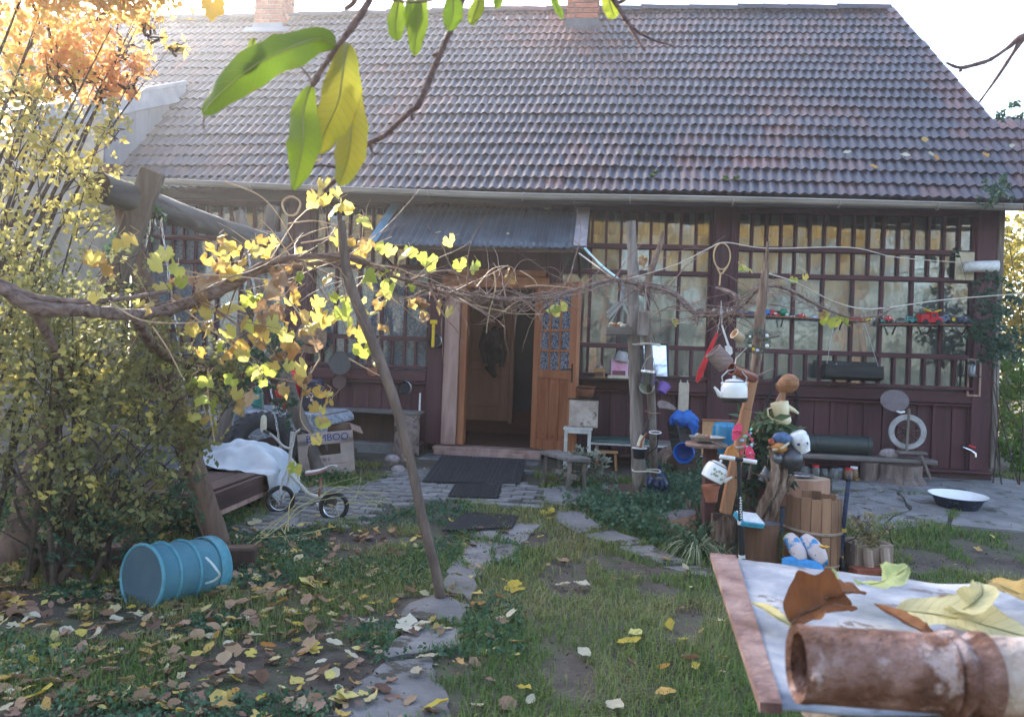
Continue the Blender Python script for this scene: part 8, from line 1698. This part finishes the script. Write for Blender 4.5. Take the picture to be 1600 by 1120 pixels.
B(X).lathe([(rp*1.0, Lp-.002), (rp*1.10, Lp), (rp*1.12, Lp+.003), (rp*1.0, Lp+.006), (rp*.92, Lp+.009), (rp*1.02, Lp+.013), (rp*1.13, Lp+.016), (rp*1.14, Lp+.020), (rp*1.0, Lp+.022)], 44, cap0=False, cap1=False).make('joint', pm, pip_, smooth=True, ang=40)
B(X).lathe([(rp*1.0, Lp+.021), (rp*1.05, Lp+.03), (rp*1.06, Lp+.20)], 44, cap0=False, wob=.01).make('second_pipe', mat('pale_flaky_rust', (.20, .11, .08), (.42, .32, .27), c3=(.55, .48, .42), scale=24, rough=.95, bump=1, bscale=90, detail=10), pip_, smooth=True, ang=50)
b = B(); b.ball(X @ Vector((-rp*1.0, 0, .004)), .004, 8); b.make('bolt_lug', pm, pip_)
# leaves lying on the sheet
def sheetleaf(label, pathpx, w_, m, cup=.4, z=TZ+.012, lift=None, roll_=0):
    P = [onT(x, y, z+(h_ if h_ else 0)) for x, y, h_ in pathpx]; P = [Vector(p) for p in spline([tuple(p) for p in P], 10)]; n = len(P); rows = []
    for i, p in enumerate(P):
        q = i/(n-1); tng = (P[min(i+1, n-1)]-P[max(i-1, 0)]).normalized(); s = tng.cross(Vector((0, -.5, 1))).normalized(); nn = s.cross(tng)
        if nn.z < 0: nn = -nn
        ww = w_*.5*(math.sin(PI*min(1, q*.96+.03))**.75)*(1+.06*math.sin(q*19)); ww *= 1+.12*noise.noise((q*8, w_*90, 3)); rows.append([p+s*ww*e*(1+.07*noise.noise((q*12, e*2, w_*50)))+nn*(e*e)*ww*cup*(1+.5*noise.noise((q*5, e*2, w_*70)))+nn*.004*(w_/.04)*noise.noise((q*6, e*2.5, w_*40)) for e in np.linspace(-1, 1, 11)])
    t = T('dry_leaf', label, 'leaf', P[n//2]); o = B().grid(rows).make('blade', m, t, smooth=True, ang=180); leafattrs(o, n, 11)
    B().tube([p+Vector((0, 0, .0006)) for p in P], [.0009*(1-.6*i/n) for i in range(n)], 5).make('midrib', vein if m is not fbrown else brownbark, t, smooth=True); return t
fbrown = veinleaf('curled_brown_leaf', [(.09, .035, .018), (.20, .08, .03), (.36, .18, .09)], .25, .5, 45, .45, .7)
fpale = veinleaf('pale_yellow_leaf', [(.42, .36, .14), (.55, .50, .26), (.62, .58, .36)], .35, .5, 30, .3, .7)
fgreen = veinleaf('pale_green_leaf', [(.26, .34, .12), (.38, .46, .20), (.48, .52, .28)], .45, .5, 30, .3, .7)
fambr = veinleaf('amber_leaf', [(.30, .16, .04), (.42, .26, .08), (.5, .36, .14)], .35, .5, 40, .35, .7)
sheetleaf('curled rust brown leaf standing behind the rusty pipe', [(1236, 975, 0), (1262, 955, .01), (1300, 945, .016), (1330, 950, .012)], .044, fbrown, .9)
sheetleaf('folded brown leaf tip touching the curled brown leaf', [(1290, 935, .02), (1320, 925, .02), (1350, 928, .01)], .018, fbrown, .8)
sheetleaf('pale green leaf with raised tip in the middle of the zinc sheet', [(1342, 912, .0), (1368, 912, .012), (1395, 902, .022), (1420, 885, .034)], .036, fgreen, .35)
sheetleaf('dark crumpled leaf sliver between the brown and the long pale leaf', [(1368, 945, 0), (1400, 965, .004), (1440, 985, .004), (1465, 992, .0)], .014, fbrown, .9)
sheetleaf('long pale yellow veined leaf lying behind the pipe joint', [(1400, 955, .002), (1460, 960, .006), (1530, 975, .008), (1620, 1000, .006)], .048, fpale, .25)
sheetleaf('pale leaf arching upright near the right edge', [(1480, 960, .004), (1510, 950, .02), (1535, 928, .03), (1530, 910, .034)], .024, fpale, .6)
sheetleaf('amber leaf at the right edge of the zinc sheet', [(1546, 908, .012), (1575, 920, .012), (1610, 935, .008), (1650, 950, .0)], .040, fambr, .4)
sheetleaf('narrow straw coloured leaf at the left of the zinc sheet', [(1175, 942, .0), (1195, 952, .004), (1215, 965, .004), (1236, 978, 0)], .012, fpale, .6)
sheetleaf('tiny upright green leaf tip on the far rim of the sheet', [(1310, 918, .0), (1305, 905, .006), (1302, 888, .010)], .007, fgreen, .4)
hz = B(); hz.box((0, 40, 4.1), (246, 266, 10.6)); hm, HN, HL = newmat('flare_veil_air'); ho = HN.new('ShaderNodeOutputMaterial'); hv = HN.new('ShaderNodeVolumePrincipled'); hv.inputs['Density'].default_value = .0031; hv.inputs['Color'].default_value = (.95, .95, 1, 1); hv.inputs['Anisotropy'].default_value = .74; HL.new(hv.outputs[0], ho.inputs['Volume'])  # thin even volume added to imitate the pale veil of lens flare
hz.make('flare_veil', hm, None, kind='stuff')
